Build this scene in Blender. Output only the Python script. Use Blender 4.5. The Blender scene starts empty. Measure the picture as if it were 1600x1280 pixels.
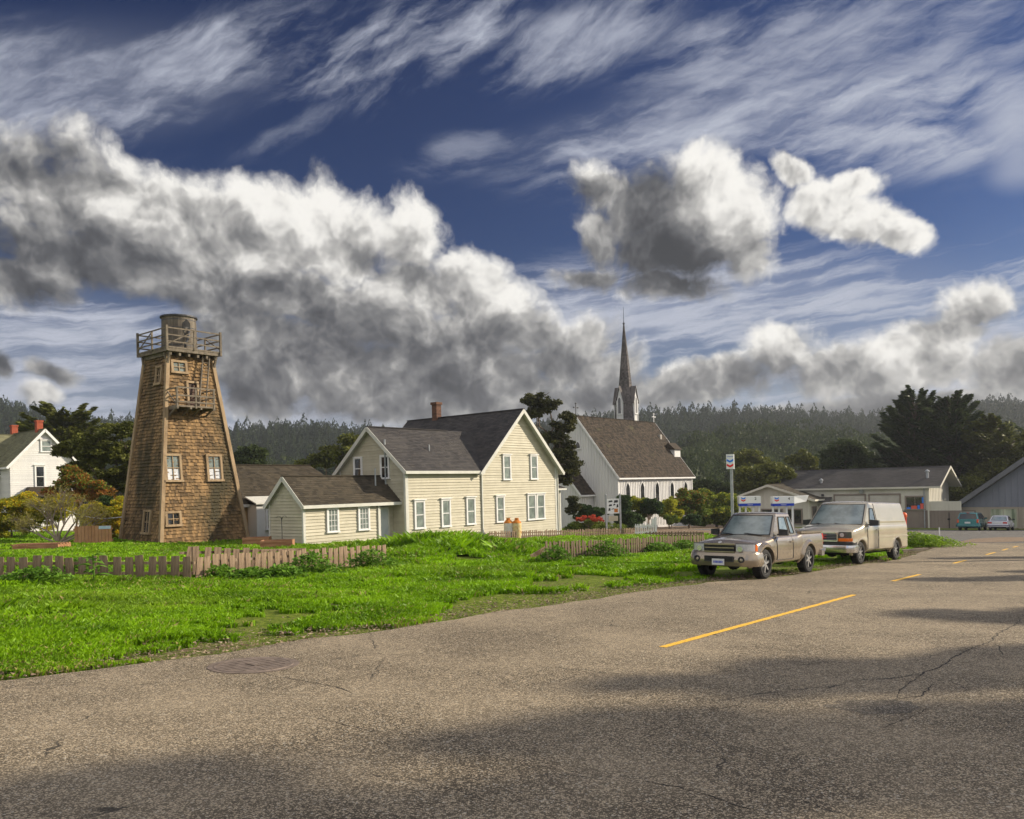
import bpy, bmesh, math, random
import numpy as np
from mathutils import Vector, Matrix

# ------------------------------------------------------------------ camera, world, sun, exposure
SC = bpy.context.scene
COL = SC.collection
FPX, RHO, EYE, PU, PV = 1270.0, .026, 1.75, 800.0, 762.0     # lens in pixels of a 1600 wide frame, roll, eye height
CR, SR = math.cos(RHO), math.sin(RHO)
cam_d = bpy.data.cameras.new('camera'); cam = bpy.data.objects.new('camera', cam_d); COL.objects.link(cam)
cam_d.sensor_fit = 'HORIZONTAL'; cam_d.sensor_width = 36.0; cam_d.lens = 36.0*FPX/1600.0
cam_d.shift_y = (PV-640.0)/1600.0
cam_d.clip_start = .1; cam_d.clip_end = 20000
cam.matrix_world = Matrix(((CR, SR, 0, 0), (0, 0, -1, 0), (-SR, CR, 0, EYE), (0, 0, 0, 1)))
SC.camera = cam
SC.view_settings.view_transform = 'Standard'; SC.view_settings.look = 'None'
SC.view_settings.gamma = 1; SC.view_settings.use_curve_mapping = False
SC.view_settings.exposure = 0.3

SUN_AZ, SUN_EL = math.radians(78), math.radians(25)         # azimuth clockwise from +Y
sv = Vector((math.sin(SUN_AZ)*math.cos(SUN_EL), math.cos(SUN_AZ)*math.cos(SUN_EL), math.sin(SUN_EL)))
sd = bpy.data.lights.new('sun', 'SUN'); sun = bpy.data.objects.new('sun', sd); COL.objects.link(sun)
sd.energy = 5.0; sd.angle = math.radians(.8); sd.color = (1, .87, .68)
sun.rotation_euler = sv.to_track_quat('Z', 'Y').to_euler(); sun.location = (60, 0, 60)

def ray(u, v):
    du, dv = u-PU, PV-v
    return Vector((du*CR+dv*SR, FPX, -du*SR+dv*CR))
def gplane(x, y):
    r = math.hypot(x, y); k = 1 if r < 170 else 170/r
    return -.03*y*k-.026*x*k
def G(u, v):
    d = ray(u, v); t = -EYE/(d.z+.03*d.y+.026*d.x)
    return Vector((d.x*t, d.y*t, EYE+d.z*t))
def at(u, v, Y):
    d = ray(u, v)*(Y/FPX); return Vector((d.x, d.y, EYE+d.z))
_a = math.atan2(1050, 1270)
D1 = Vector((math.sin(_a), math.cos(_a), 0)); D2 = Vector((-D1.y, D1.x, 0))   # the street grid
ANG1 = math.atan2(D1.y, D1.x)

class S:                                                     # a shader socket with arithmetic
    def __init__(s, nt, o): s.nt, s.o = nt, o
    def _m(s, op, *a, clamp=False):
        n = s.nt.nodes.new('ShaderNodeMath'); n.operation = op; n.use_clamp = clamp
        for i, x in enumerate((s,)+a):
            if isinstance(x, S): s.nt.links.new(x.o, n.inputs[i])
            else: n.inputs[i].default_value = x
        return S(s.nt, n.outputs[0])
    def __add__(s, b): return s._m('ADD', b)
    __radd__ = __add__
    def __sub__(s, b): return s._m('SUBTRACT', b)
    def __rsub__(s, b): return s._m('MULTIPLY', -1)._m('ADD', b)
    def __mul__(s, b): return s._m('MULTIPLY', b)
    __rmul__ = __mul__
    def __truediv__(s, b): return s._m('DIVIDE', b)
    def pow(s, b): return s._m('POWER', b)
    def abs(s): return s._m('ABSOLUTE')
    def max(s, b): return s._m('MAXIMUM', b)
    def min(s, b): return s._m('MINIMUM', b)
    def clamp(s): return s._m('ADD', 0.0, clamp=True)
    def step(s, a, b, lo=0.0, hi=1.0):
        n = s.nt.nodes.new('ShaderNodeMapRange'); n.interpolation_type = 'SMOOTHSTEP'
        s.nt.links.new(s.o, n.inputs['Value'])
        for k, x in (('From Min', a), ('From Max', b), ('To Min', lo), ('To Max', hi)): n.inputs[k].default_value = x
        return S(s.nt, n.outputs['Result'])
    def lin(s, a, b, lo=0.0, hi=1.0):
        n = s.nt.nodes.new('ShaderNodeMapRange'); s.nt.links.new(s.o, n.inputs['Value'])
        for k, x in (('From Min', a), ('From Max', b), ('To Min', lo), ('To Max', hi)): n.inputs[k].default_value = x
        return S(s.nt, n.outputs['Result'])
def node(nt, typ, ins={}, **kw):
    n = nt.nodes.new(typ)
    for k, v in kw.items(): setattr(n, k, v)
    for k, v in ins.items():
        if isinstance(v, S): nt.links.new(v.o, n.inputs[k])
        else: n.inputs[k].default_value = v
    return n
def noise(nt, vec, scale, detail=5, rough=.55, dist=0., out='Fac', **kw):
    n = node(nt, 'ShaderNodeTexNoise', {'Scale': scale, 'Detail': detail, 'Roughness': rough, 'Distortion': dist}, **kw)
    nt.links.new(vec.o, n.inputs['Vector']); return S(nt, n.outputs[out])
def mixc(nt, f, a, b, mode='MIX'):
    n = nt.nodes.new('ShaderNodeMix'); n.data_type = 'RGBA'; n.blend_type = mode
    for i, x in ((0, f), (6, a), (7, b)):
        if isinstance(x, S): nt.links.new(x.o, n.inputs[i])
        elif i == 0: n.inputs[0].default_value = x
        else: n.inputs[i].default_value = (*x[:3], 1)
    return S(nt, n.outputs[2])
def comb(nt, x, y, z=0.0): return S(nt, node(nt, 'ShaderNodeCombineXYZ', {0: x, 1: y, 2: z}).outputs[0])

# ---- the sky: a Nishita sky behind procedural clouds, laid out by azimuth and elevation of the view direction
def azel(u, v):
    d = ray(u, v).normalized(); return math.atan2(d.x, d.y), math.asin(d.z)
def build_world():
    w = bpy.data.worlds.new('World'); SC.world = w; w.use_nodes = True
    nt = w.node_tree; nt.nodes.clear()
    sky = node(nt, 'ShaderNodeTexSky', sky_type='NISHITA'); sky.sun_disc = False
    sky.sun_elevation = SUN_EL; sky.sun_rotation = SUN_AZ
    tc = node(nt, 'ShaderNodeTexCoord'); sep = nt.nodes.new('ShaderNodeSeparateXYZ')
    nt.links.new(tc.outputs['Generated'], sep.inputs[0])
    x, y, z = (S(nt, sep.outputs[i]) for i in range(3))
    az = x._m('ARCTAN2', y); el = z.max(-.999).min(.999)._m('ARCSINE')
    p = comb(nt, az, el)
    # domain warp gives ragged, billowing outlines
    wn = node(nt, 'ShaderNodeTexNoise', {'Scale': 7.0, 'Detail': 5.0, 'Roughness': .6}, noise_dimensions='2D'); nt.links.new(p.o, wn.inputs['Vector'])
    ws = node(nt, 'ShaderNodeVectorMath', operation='MULTIPLY_ADD'); nt.links.new(wn.outputs['Color'], ws.inputs[0])
    ws.inputs[1].default_value = (.055, .045, 0); ws.inputs[2].default_value = (-.0275, -.0225, 0)
    pw = node(nt, 'ShaderNodeVectorMath', operation='ADD'); nt.links.new(p.o, pw.inputs[0]); nt.links.new(ws.outputs[0], pw.inputs[1])
    pws = S(nt, pw.outputs[0])
    # u, v, ru, rv, rotation (deg, clockwise), tone at top, tone at bottom
    B = [(-20,270,120,70,6,0.6,0.46),(60,290,150,85,12,0.66,0.42),(180,330,150,75,14,0.8,0.48),(300,345,120,65,10,0.92,0.5),(410,355,110,62,10,1.05,0.56),(505,355,80,62,8,1.12,0.62),(560,390,90,70,12,1.1,0.55),(630,385,66,62,0,1.15,0.6),(640,440,110,60,20,0.95,0.42),
         (725,440,70,44,18,1.15,0.6),(770,490,90,55,24,0.98,0.42),(820,520,60,44,20,0.95,0.42),(90,400,150,50,12,0.42,0.34),(40,440,110,40,0,0.4,0.36),(250,420,160,50,18,0.52,0.3),
         (370,455,120,40,22,0.66,0.34),(480,470,130,45,20,0.72,0.3),(590,500,150,55,18,0.62,0.3),(700,540,150,50,14,0.5,0.3),
         (470,550,150,55,14,0.4,0.3),(600,590,190,50,6,0.3,0.3),(760,590,160,50,4,0.4,0.3),(870,560,80,60,0,0.85,0.3),(898,530,42,40,0,1.1,0.5),(940,590,60,40,0,0.7,0.3),
         (800,628,300,34,0,0.36,0.3),(400,600,80,50,0,0.34,0.3),
         (925,300,60,44,10,0.95,0.35),(1000,325,100,60,10,0.55,0.02),(1095,300,70,46,20,1.15,0.5),(1125,365,72,70,35,1.1,0.38),(1172,405,46,40,40,1,0.55),(1050,390,125,60,18,0.1,0.06),(1060,440,95,30,8,0.3,0.08),(925,370,50,50,0,0.9,0.5),(905,430,70,24,0,0.5,0.4),
         (1285,318,48,30,16,1,0.7),(1325,335,62,34,24,1,0.66),(1400,360,44,17,28,1,0.66),(1232,262,30,15,35,0.95,0.8),(1330,285,36,20,0,1,0.8),
         (1225,555,62,46,0,1,0.5),(1320,585,120,38,0,0.8,0.45),(1430,560,110,46,-4,0.9,0.52),(1520,480,74,30,-14,1,0.7),(1470,520,80,30,-6,0.9,0.6),(1560,570,80,50,0,0.7,0.4),(1110,600,110,30,0,0.5,0.36),
         (1620,610,110,50,0,0.56,0.4),(72,615,36,22,0,1.1,0.7),(10,570,30,22,0,0.3,0.3),(90,580,46,18,20,0.34,0.3),
         (1350,640,330,20,0,0.44,0.38)]
    dens = None; tone = None; wsum = None
    for (bu, bv, ru, rv, rot, t1, t0) in B:
        a0, e0 = azel(bu, bv)
        ku = math.cos(a0)**2/FPX*1.02; kv = math.cos(e0)*math.cos(a0)/FPX*1.05
        mp = node(nt, 'ShaderNodeMapping', vector_type='TEXTURE'); nt.links.new(pws.o, mp.inputs['Vector'])
        mp.inputs['Location'].default_value = (a0, e0, 0); mp.inputs['Rotation'].default_value = (0, 0, -math.radians(rot-1.5))
        mp.inputs['Scale'].default_value = (ru*ku, rv*kv, 1)
        ln = node(nt, 'ShaderNodeVectorMath', operation='LENGTH'); nt.links.new(mp.outputs[0], ln.inputs[0])
        sp = nt.nodes.new('ShaderNodeSeparateXYZ'); nt.links.new(mp.outputs[0], sp.inputs[0])
        f = 1.0-S(nt, ln.outputs['Value'])
        wgt = (f+.35).max(0.0).pow(2.0)
        tn = S(nt, sp.outputs[1])._m('MULTIPLY_ADD', (t1-t0)/2, (t1+t0)/2)
        dens = f if dens is None else dens._m('SMOOTH_MAX', f, .10)
        tone = wgt*tn if tone is None else wgt._m('MULTIPLY_ADD', tn, tone)
        wsum = wgt if wsum is None else wsum+wgt
    tone = (tone+.03)/(wsum+.04)
    def billow(vec):
        vb = node(nt, 'ShaderNodeTexVoronoi', {'Scale': 11.0, 'Detail': 3.0, 'Roughness': .58, 'Lacunarity': 2.2}, feature='SMOOTH_F1', normalize=True, voronoi_dimensions='2D')
        vb.inputs['Smoothness'].default_value = .45; nt.links.new(vec.o, vb.inputs['Vector']); return S(nt, vb.outputs['Distance'])
    off = node(nt, 'ShaderNodeVectorMath', operation='ADD'); nt.links.new(pws.o, off.inputs[0]); off.inputs[1].default_value = (.010, .024, 0)
    offs = S(nt, off.outputs[0])
    bil = billow(pws); bil2 = billow(offs)
    n1 = noise(nt, pws, 5.0, 7, .58, noise_dimensions='2D'); n2 = noise(nt, offs, 5.0, 7, .58, noise_dimensions='2D')
    fn = noise(nt, pws, 24.0, 5, .62, noise_dimensions='2D')
    d = dens*.95+(n1-.5)*1.35+(.46-bil)*1.15
    alpha = (d+(n1-.5)*.4+(fn-.5)*.8).step(-.14, .50)
    relief = (n1-n2)*.55+(bil2-bil)*1.5
    thick = d.step(.0, 1.1)
    br = tone*.92+.10+relief+(.10-thick*.16)+(n1-.5)*.35+(fn-.5)*.16
    br = br._m('SMOOTH_MAX', .12, .2)._m('SMOOTH_MIN', 1.0, .25)
    ramp = nt.nodes.new('ShaderNodeValToRGB'); nt.links.new(br.o, ramp.inputs[0])
    cr = ramp.color_ramp; cr.elements[0].position = .1; cr.elements[0].color = (.030, .032, .038, 1)
    cr.elements[1].position = 1; cr.elements[1].color = (.78, .76, .72, 1)
    for ps, c in ((.35, (.088, .09, .098)), (.55, (.18, .18, .182)), (.8, (.42, .41, .395))):
        e = cr.elements.new(ps); e.color = (*c, 1)
    cloud = S(nt, ramp.outputs[0])
    # high cirrus: streaks combed along two directions, gathered in long bands
    def field(rot, sc, seed, dist, det=8):
        mp2 = node(nt, 'ShaderNodeMapping', vector_type='TEXTURE'); nt.links.new(pws2.o, mp2.inputs['Vector'])
        mp2.inputs['Location'].default_value = (seed, 0, seed); mp2.inputs['Rotation'].default_value = (0, 0, -math.radians(rot)); mp2.inputs['Scale'].default_value = sc
        return noise(nt, S(nt, mp2.outputs[0]), 1.0, det, .60, dist, noise_dimensions='2D')
    pv = node(nt, 'ShaderNodeVectorMath', operation='MULTIPLY_ADD'); nt.links.new(wn.outputs['Color'], pv.inputs[0])
    pv.inputs[1].default_value = (.05, .03, 0); nt.links.new(p.o, pv.inputs[2]); pws2 = S(nt, pv.outputs[0])
    fA = field(-16, (.30, .075, 1), 3, .3, 10)*.62+field(-32, (.10, .022, 1), 5, .2, 6)*.38
    fB = field(4, (.34, .075, 1), 17, .3, 10)*.62+field(-12, (.11, .020, 1), 8, .2, 6)*.38; fC = field(-6, (.14, .018, 1), 25, .2, 6)
    def env(u0, v0, ru, rv, rot):
        a0, e0 = azel(u0, v0)
        mp = node(nt, 'ShaderNodeMapping', vector_type='TEXTURE'); nt.links.new(p.o, mp.inputs['Vector'])
        mp.inputs['Location'].default_value = (a0, e0, 0); mp.inputs['Rotation'].default_value = (0, 0, -math.radians(rot))
        mp.inputs['Scale'].default_value = (ru*math.cos(a0)**2/FPX, rv*math.cos(e0)*math.cos(a0)/FPX, 1)
        ln = node(nt, 'ShaderNodeVectorMath', operation='LENGTH'); nt.links.new(mp.outputs[0], ln.inputs[0])
        return S(nt, ln.outputs['Value']).step(1.3, .1)
    C = [(fA,40,160,340,110,-12,.95),(fA,300,95,260,62,-20,.9),(fA,640,70,230,85,-20,.95),(fA,900,70,180,60,-14,.75),(fA,480,190,130,30,-25,.4),
         (fB,1060,215,300,70,-6,.95),(fB,1400,190,360,90,8,.95),(fB,1330,60,420,130,4,.7),(fC,1430,480,320,80,-6,.8),(fC,1000,490,480,90,0,.9),
         (fB,730,240,110,36,-10,.4),(fC,60,560,360,130,0,1.0),(fC,1500,600,420,130,0,.9),(fC,750,650,1000,60,0,.9)]
    ci = None
    for f_, u0, v0, ru, rv, rot, amp in C:
        ev = env(u0, v0, ru, rv, rot)
        s_ = (f_+ev*.12).step(.45, .76)*(ev*1.8).min(1.0)*amp
        ci = s_ if ci is None else ci.max(s_)
    for u0, v0, ru, rv, rot, amp in ((1590,180,80,60,0,.5), (1020,480,420,70,0,.42), (80,560,330,110,0,.30), (120,130,330,90,-12,.26), (1590,180,70,60,0,.5), (1595,260,60,40,0,.5), (1480,560,330,110,0,.35), (640,650,900,46,0,.4), (1120,190,330,70,-4,.22)):
        ci = 1.0-(1.0-ci)*(1.0-env(u0, v0, ru, rv, rot)*(.4+n1)*amp)
    # clear sky: the Nishita sky, deepened
    gam = node(nt, 'ShaderNodeGamma', {'Gamma': SKYG}); nt.links.new(sky.outputs[0], gam.inputs[0])
    base = mixc(nt, 1.0, S(nt, gam.outputs[0]), SKYT, 'MULTIPLY')
    hz = el.step(.30, .0)
    base = mixc(nt, hz*.55, base, (2.6, 3.0, 3.7))
    cisc = node(nt, 'ShaderNodeVectorMath', operation='SCALE'); cisc.inputs[0].default_value = (.40, .425, .50); cisc.inputs['Scale'].default_value = 10
    clsc = node(nt, 'ShaderNodeVectorMath', operation='SCALE'); nt.links.new(cloud.o, clsc.inputs[0]); clsc.inputs['Scale'].default_value = 10
    c1 = mixc(nt, ci, base, S(nt, cisc.outputs[0]))
    c2 = mixc(nt, alpha, c1, S(nt, clsc.outputs[0]))
    # unseen bright cloud added behind the camera and overhead to fill the shade
    rear = (1.0-y).step(.75, 1.35).max(el.step(.85, 1.25))
    rn = noise(nt, S(nt, tc.outputs['Generated']), 2.2, 4, .55)
    rc = mixc(nt, rn.step(.3, .62), (3.0, 4.0, 6.0), (8.2, 7.6, 7.0))
    c2 = mixc(nt, rear, c2, rc)
    bg = node(nt, 'ShaderNodeBackground', {'Strength': .1}); nt.links.new(c2.o, bg.inputs[0])
    out = nt.nodes.new('ShaderNodeOutputWorld'); nt.links.new(bg.outputs[0], out.inputs[0])
    w.cycles.sampling_method = 'MANUAL'; w.cycles.sample_map_resolution = 256
SKYG, SKYT = 1.5, (.060, .095, .165)
build_world()
SC.cycles.max_bounces = 5; SC.cycles.diffuse_bounces = 2; SC.cycles.glossy_bounces = 3; SC.cycles.transparent_max_bounces = 8
SC.cycles.use_adaptive_sampling = True; SC.cycles.adaptive_threshold = .02; SC.cycles.adaptive_min_samples = 8
SC.cycles.use_denoising = True; SC.cycles.denoiser = 'OPENIMAGEDENOISE'; SC.cycles.denoising_input_passes = 'RGB_ALBEDO_NORMAL'

# ------------------------------------------------------------------ mesh and material helpers
rng = np.random.default_rng(7); random.seed(7)
def link_mesh(name, me, mats, parent=None):
    for m in mats: me.materials.append(m)
    o = bpy.data.objects.new(name, me); COL.objects.link(o)
    if parent is not None: o.parent = parent
    return o
def tag(o, label=None, cat=None, group=None, kind=None):
    for k, v in (('label', label), ('category', cat), ('group', group), ('kind', kind)):
        if v: o[k] = v
    return o
def thing(name, label, cat, loc=(0, 0, 0), rz=0.0, group=None):
    o = bpy.data.objects.new(name, None); COL.objects.link(o); o.location = loc; o.rotation_euler = (0, 0, rz)
    o.empty_display_size = .2
    return tag(o, label, cat, group)
def V3(*a): return Vector(a)
class MB:
    def __init__(s): s.v, s.f, s.m, s.t = [], [], [], []
    def poly(s, pts, m=0, t=.5):
        i = len(s.v); s.v += [tuple(p) for p in pts]; s.f.append(list(range(i, i+len(pts)))); s.m.append(m); s.t.append(t)
    def obox(s, c, ax, ay, az, m=0, t=.5):
        c = Vector(c); i = len(s.v)
        for sz in (-1, 1):
            for sx, sy in ((-1, -1), (1, -1), (1, 1), (-1, 1)): s.v.append(tuple(c+ax*sx+ay*sy+az*sz))
        for q in ((3, 2, 1, 0), (4, 5, 6, 7), (0, 1, 5, 4), (1, 2, 6, 5), (2, 3, 7, 6), (3, 0, 4, 7)):
            s.f.append([i+k for k in q]); s.m.append(m); s.t.append(t)
    def box(s, x0, x1, y0, y1, z0, z1, m=0, t=.5):
        s.obox(((x0+x1)/2, (y0+y1)/2, (z0+z1)/2), V3((x1-x0)/2, 0, 0), V3(0, (y1-y0)/2, 0), V3(0, 0, (z1-z0)/2), m, t)
    def beam(s, p, q, w, h, m=0, t=.5, up=(0, 0, 1)):
        p, q = Vector(p), Vector(q); d = q-p; L = d.length
        if L < 1e-6: return
        d /= L; u = Vector(up)
        if abs(d.dot(u)) > .98: u = V3(1, 0, 0)
        a = d.cross(u).normalized(); b = a.cross(d)
        s.obox((p+q)/2, d*L/2, a*w/2, b*h/2, m, t)
    def tube(s, pts, r, n=8, m=0, t=.5, cap=True):
        pts = [Vector(p) for p in pts]; r = r if isinstance(r, (list, tuple)) else [r]*len(pts); i0 = len(s.v)
        ref = V3(0, 0, 1)
        d0 = (pts[-1]-pts[0]).normalized()
        if abs(d0.z) > .9: ref = V3(1, 0, 0)
        for k, p in enumerate(pts):
            d = (pts[min(k+1, len(pts)-1)]-pts[max(k-1, 0)]).normalized()
            a = d.cross(ref).normalized(); b = d.cross(a)
            for j in range(n):
                th = 2*math.pi*j/n; s.v.append(tuple(p+(a*math.cos(th)+b*math.sin(th))*r[k]))
        for k in range(len(pts)-1):
            for j in range(n):
                a, b = i0+k*n+j, i0+k*n+(j+1) % n
                s.f.append([a, b, b+n, a+n]); s.m.append(m); s.t.append(t)
        if cap:
            s.f.append([i0+j for j in range(n)][::-1]); s.m.append(m); s.t.append(t)
            e = i0+(len(pts)-1)*n; s.f.append([e+j for j in range(n)]); s.m.append(m); s.t.append(t)
    def prism(s, pts, ext, m=0, t=.5):
        pts = [Vector(p) for p in pts]; e = Vector(ext); n = len(pts)
        s.poly(pts, m, t); s.poly([p+e for p in pts][::-1], m, t)
        for k in range(n): s.poly([pts[k], pts[k]+e, pts[(k+1) % n]+e, pts[(k+1) % n]], m, t)
    def lathe(s, c, axis, prof, n=20, m=0, t=.5):            # prof: (distance along axis, radius)
        c = Vector(c); ax = Vector(axis).normalized(); a = ax.orthogonal().normalized(); b = ax.cross(a); i0 = len(s.v)
        for (h, r) in prof:
            for j in range(n):
                th = 2*math.pi*j/n; s.v.append(tuple(c+ax*h+(a*math.cos(th)+b*math.sin(th))*r))
        for k in range(len(prof)-1):
            for j in range(n):
                p, q = i0+k*n+j, i0+k*n+(j+1) % n
                s.f.append([p, q, q+n, p+n]); s.m.append(m); s.t.append(t)
    def rows(s, P0, P1, P2, P3, row, wid, lift, m=0, jit=.3, seed=0):   # shingles on a patch, P0-P1 the lower edge, P3-P2 the upper
        R = random.Random(seed+int(abs(P0[0])*100+abs(P0[2])*10))
        P0, P1, P2, P3 = map(Vector, (P0, P1, P2, P3)); nn = (P1-P0).cross(P3-P0).normalized()
        H = (P3-P0).length; nr = max(1, round(H/row))
        for r in range(nr):
            a, b = r/nr, (r+1)/nr
            A, B = P0.lerp(P3, a), P1.lerp(P2, a); C, D = P1.lerp(P2, b), P0.lerp(P3, b)
            W = (B-A).length; x = -R.random()*wid/max(W, .01)
            while x < 1:
                w = wid*R.uniform(.6, 1.4)/max(W, .01); x0, x1 = max(0, x), min(1, x+w-.006/max(W, .01)); x += w
                if x1-x0 < .002: continue
                dz = R.uniform(-jit, jit)*.25*(b-a); l = lift*R.uniform(.7, 1.4); t = R.random()
                a2 = a+dz if r else a
                q0 = P0.lerp(P3, a2).lerp(P1.lerp(P2, a2), x0)+nn*l; q1 = P0.lerp(P3, a2).lerp(P1.lerp(P2, a2), x1)+nn*l
                q2, q3 = D.lerp(C, x1)+nn*.004, D.lerp(C, x0)+nn*.004
                s.poly((q0, q1, q2, q3), m, t); s.poly((q0-nn*l, q1-nn*l, q1, q0), m, t*.7)
    def lap(s, O, U, N, poly, h, lip, m=0, seed=0):          # clapboards on a convex wall outline of (u, z) points
        R = random.Random(seed); O, U, N = map(Vector, (O, U, N)); Z = V3(0, 0, 1)
        z0, z1 = min(p[1] for p in poly), max(p[1] for p in poly)
        def span(z):
            xs = []
            for (a, b), (c, d) in zip(poly, poly[1:]+poly[:1]):
                if (b-z)*(d-z) <= 0 and abs(b-d) > 1e-9: xs.append(a+(z-b)/(d-b)*(c-a))
            return (min(xs), max(xs)) if xs else (0, 0)
        n = max(1, round((z1-z0)/h))
        for k in range(n):
            a, b = z0+(z1-z0)*k/n, z0+(z1-z0)*(k+1)/n
            a0, a1 = span(a+1e-4); b0, b1 = span(b-1e-4); t = R.random()
            L = lip*R.uniform(.8, 1.2)
            s.poly((O+U*a0+Z*a+N*L, O+U*a1+Z*a+N*L, O+U*b1+Z*b+N*.003, O+U*b0+Z*b+N*.003), m, t)
            s.poly((O+U*a0+Z*a+N*.003, O+U*a1+Z*a+N*.003, O+U*a1+Z*a+N*L, O+U*a0+Z*a+N*L), m, t)
    def battens(s, O, U, N, poly, sp, w, d, m=0):
        O, U, N = map(Vector, (O, U, N)); Z = V3(0, 0, 1); R = random.Random(3)
        x0, x1 = min(p[0] for p in poly), max(p[0] for p in poly)
        s.poly([O+U*a+Z*b for a, b in poly], m, .5)
        x = x0+sp/2
        while x < x1-w:
            zs = []
            for (a, b), (c, e) in zip(poly, poly[1:]+poly[:1]):
                if (a-x)*(c-x) <= 0 and abs(a-c) > 1e-9: zs.append(b+(x-a)/(c-a)*(e-b))
            if len(zs) >= 2:
                za, zb = min(zs), max(zs)
                s.obox(O+U*x+Z*(za+zb)/2+N*d/2, U*w/2, N*d/2, Z*(zb-za)/2, m, R.random())
            x += sp
    def build(s, name, mats, parent=None, smooth=False):
        me = bpy.data.meshes.new(name); me.from_pydata(s.v, [], s.f)
        me.polygons.foreach_set('material_index', np.array(s.m, dtype=np.int32))
        at_ = me.attributes.new('tone', 'FLOAT', 'FACE'); at_.data.foreach_set('value', np.array(s.t, dtype=np.float32))
        if smooth:
            bm = bmesh.new(); bm.from_mesh(me); bmesh.ops.remove_doubles(bm, verts=bm.verts, dist=.0005); bm.to_mesh(me); bm.free()
            me.polygons.foreach_set('use_smooth', [True]*len(me.polygons)); me.set_sharp_from_angle(angle=math.radians(smooth if smooth is not True else 40))
        me.update()
        return link_mesh(name, me, mats if isinstance(mats, (list, tuple)) else [mats], parent)
def np_mesh(name, V, k, tone, mats, parent=None, matidx=None):   # V: (n*k, 3) vertices of n separate k-gons
    n = len(V)//k; me = bpy.data.meshes.new(name)
    me.vertices.add(len(V)); me.vertices.foreach_set('co', V.astype(np.float32).ravel())
    me.loops.add(len(V)); me.loops.foreach_set('vertex_index', np.arange(len(V), dtype=np.int32))
    me.polygons.add(n); me.polygons.foreach_set('loop_start', np.arange(0, len(V), k, dtype=np.int32))
    try: me.polygons.foreach_set('loop_total', np.full(n, k, dtype=np.int32))
    except Exception: pass
    a = me.attributes.new('tone', 'FLOAT', 'FACE'); a.data.foreach_set('value', tone.astype(np.float32))
    if matidx is not None: me.polygons.foreach_set('material_index', matidx.astype(np.int32))
    me.update(calc_edges=True); me.validate()
    return link_mesh(name, me, mats, parent)

def mk(name, c1, c2=None, rough=.7, ns=2.0, tone=0.0, bump=None, spec=.3, metal=0.0, coat=0.0, det=4, stretch=(1, 1, 1), third=None, trans=0.0):
    m = bpy.data.materials.new(name); m.use_nodes = True; nt = m.node_tree; nt.nodes.clear()
    c2 = c2 or c1
    tc = node(nt, 'ShaderNodeTexCoord'); mp = node(nt, 'ShaderNodeMapping'); nt.links.new(tc.outputs['Object'], mp.inputs[0]); mp.inputs['Scale'].default_value = stretch
    vec = S(nt, mp.outputs[0])
    f = noise(nt, vec, ns, det, .6).step(.3, .7)
    if tone:
        at_ = node(nt, 'ShaderNodeAttribute', attribute_name='tone'); f = S(nt, at_.outputs['Fac'])*tone+f*(1-tone)
    col = mixc(nt, f, c1, c2)
    if third: col = mixc(nt, noise(nt, vec, third[1], 4, .6).step(third[2], third[3]), col, third[0])
    ins = {'Base Color': col, 'Roughness': rough, 'Metallic': metal, 'Specular IOR Level': spec}
    if coat: ins['Coat Weight'] = coat; ins['Coat Roughness'] = .05
    b = node(nt, 'ShaderNodeBsdfPrincipled', ins)
    if bump:
        bn = node(nt, 'ShaderNodeBump', {'Height': noise(nt, vec, bump[0], 4, .6), 'Strength': bump[1], 'Distance': bump[2] if len(bump) > 2 else .02})
        nt.links.new(bn.outputs[0], b.inputs['Normal'])
    out = nt.nodes.new('ShaderNodeOutputMaterial'); sh = b.outputs[0]
    if trans:
        tr = node(nt, 'ShaderNodeBsdfTranslucent', {'Color': col}); mx = node(nt, 'ShaderNodeMixShader', {0: trans})
        nt.links.new(sh, mx.inputs[1]); nt.links.new(tr.outputs[0], mx.inputs[2]); sh = mx.outputs[0]
    nt.links.new(sh, out.inputs[0]); return m
M = {}
M['cream'] = mk('cream_paint', (.42, .385, .285), (.55, .51, .395), .6, 1.5, .5, (40, .1, .01))
M['cream_trim'] = mk('pale_trim_paint', (.54, .54, .49), (.64, .63, .58), .55, 2)
M['white_trim'] = mk('white_paint', (.70, .70, .70), (.80, .79, .78), .55, 2)
M['white_board'] = mk('white_board_paint', (.58, .58, .58), (.73, .72, .70), .6, .8, .4, None, stretch=(1, 1, .2))
M['asphalt_shingle'] = mk('asphalt_shingle', (.034, .032, .035), (.080, .074, .070), .9, .8, .6, (60, .3, .01))
M['brown_shingle'] = mk('brown_roof_shingle', (.030, .025, .018), (.085, .070, .048), .9, .7, .65, (60, .3, .01))
M['old_shake'] = mk('old_wood_shake', (.012, .009, .007), (.085, .064, .044), .9, 1.6, .8, (50, .3, .01), third=((.09, .09, .04), .35, .62, .8))
M['tower_shingle'] = mk('tower_wood_shingle', (.050, .034, .019), (.40, .25, .115), .85, .9, .62, (30, .4, .01), third=((.055, .046, .024), .5, .46, .68), stretch=(1, 1, .35))
M['wood_trim'] = mk('weathered_wood_trim', (.22, .15, .085), (.42, .31, .19), .8, 3, .3, (30, .3, .01), stretch=(1, 1, .25))
M['grey_wood'] = mk('grey_weathered_wood', (.095, .078, .058), (.25, .21, .16), .85, 4, .4, (30, .3, .01))
M['picket'] = mk('picket_wood', (.12, .080, .052), (.37, .265, .175), .85, 2.2, 0, (25, .5, .01), stretch=(3, 3, .5), third=((.34, .30, .24), 3.0, .50, .80))
M['picket_old'] = mk('old_picket_wood', (.055, .040, .027), (.24, .18, .115), .9, 3, 0, (25, .5, .01), stretch=(3, 3, .5), third=((.38, .37, .30), 3.0, .6, .85))
M['glass_curtain'] = mk('curtained_glass', (.13, .16, .15), (.24, .28, .26), .12, 2.5, 0, None, .5)
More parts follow.
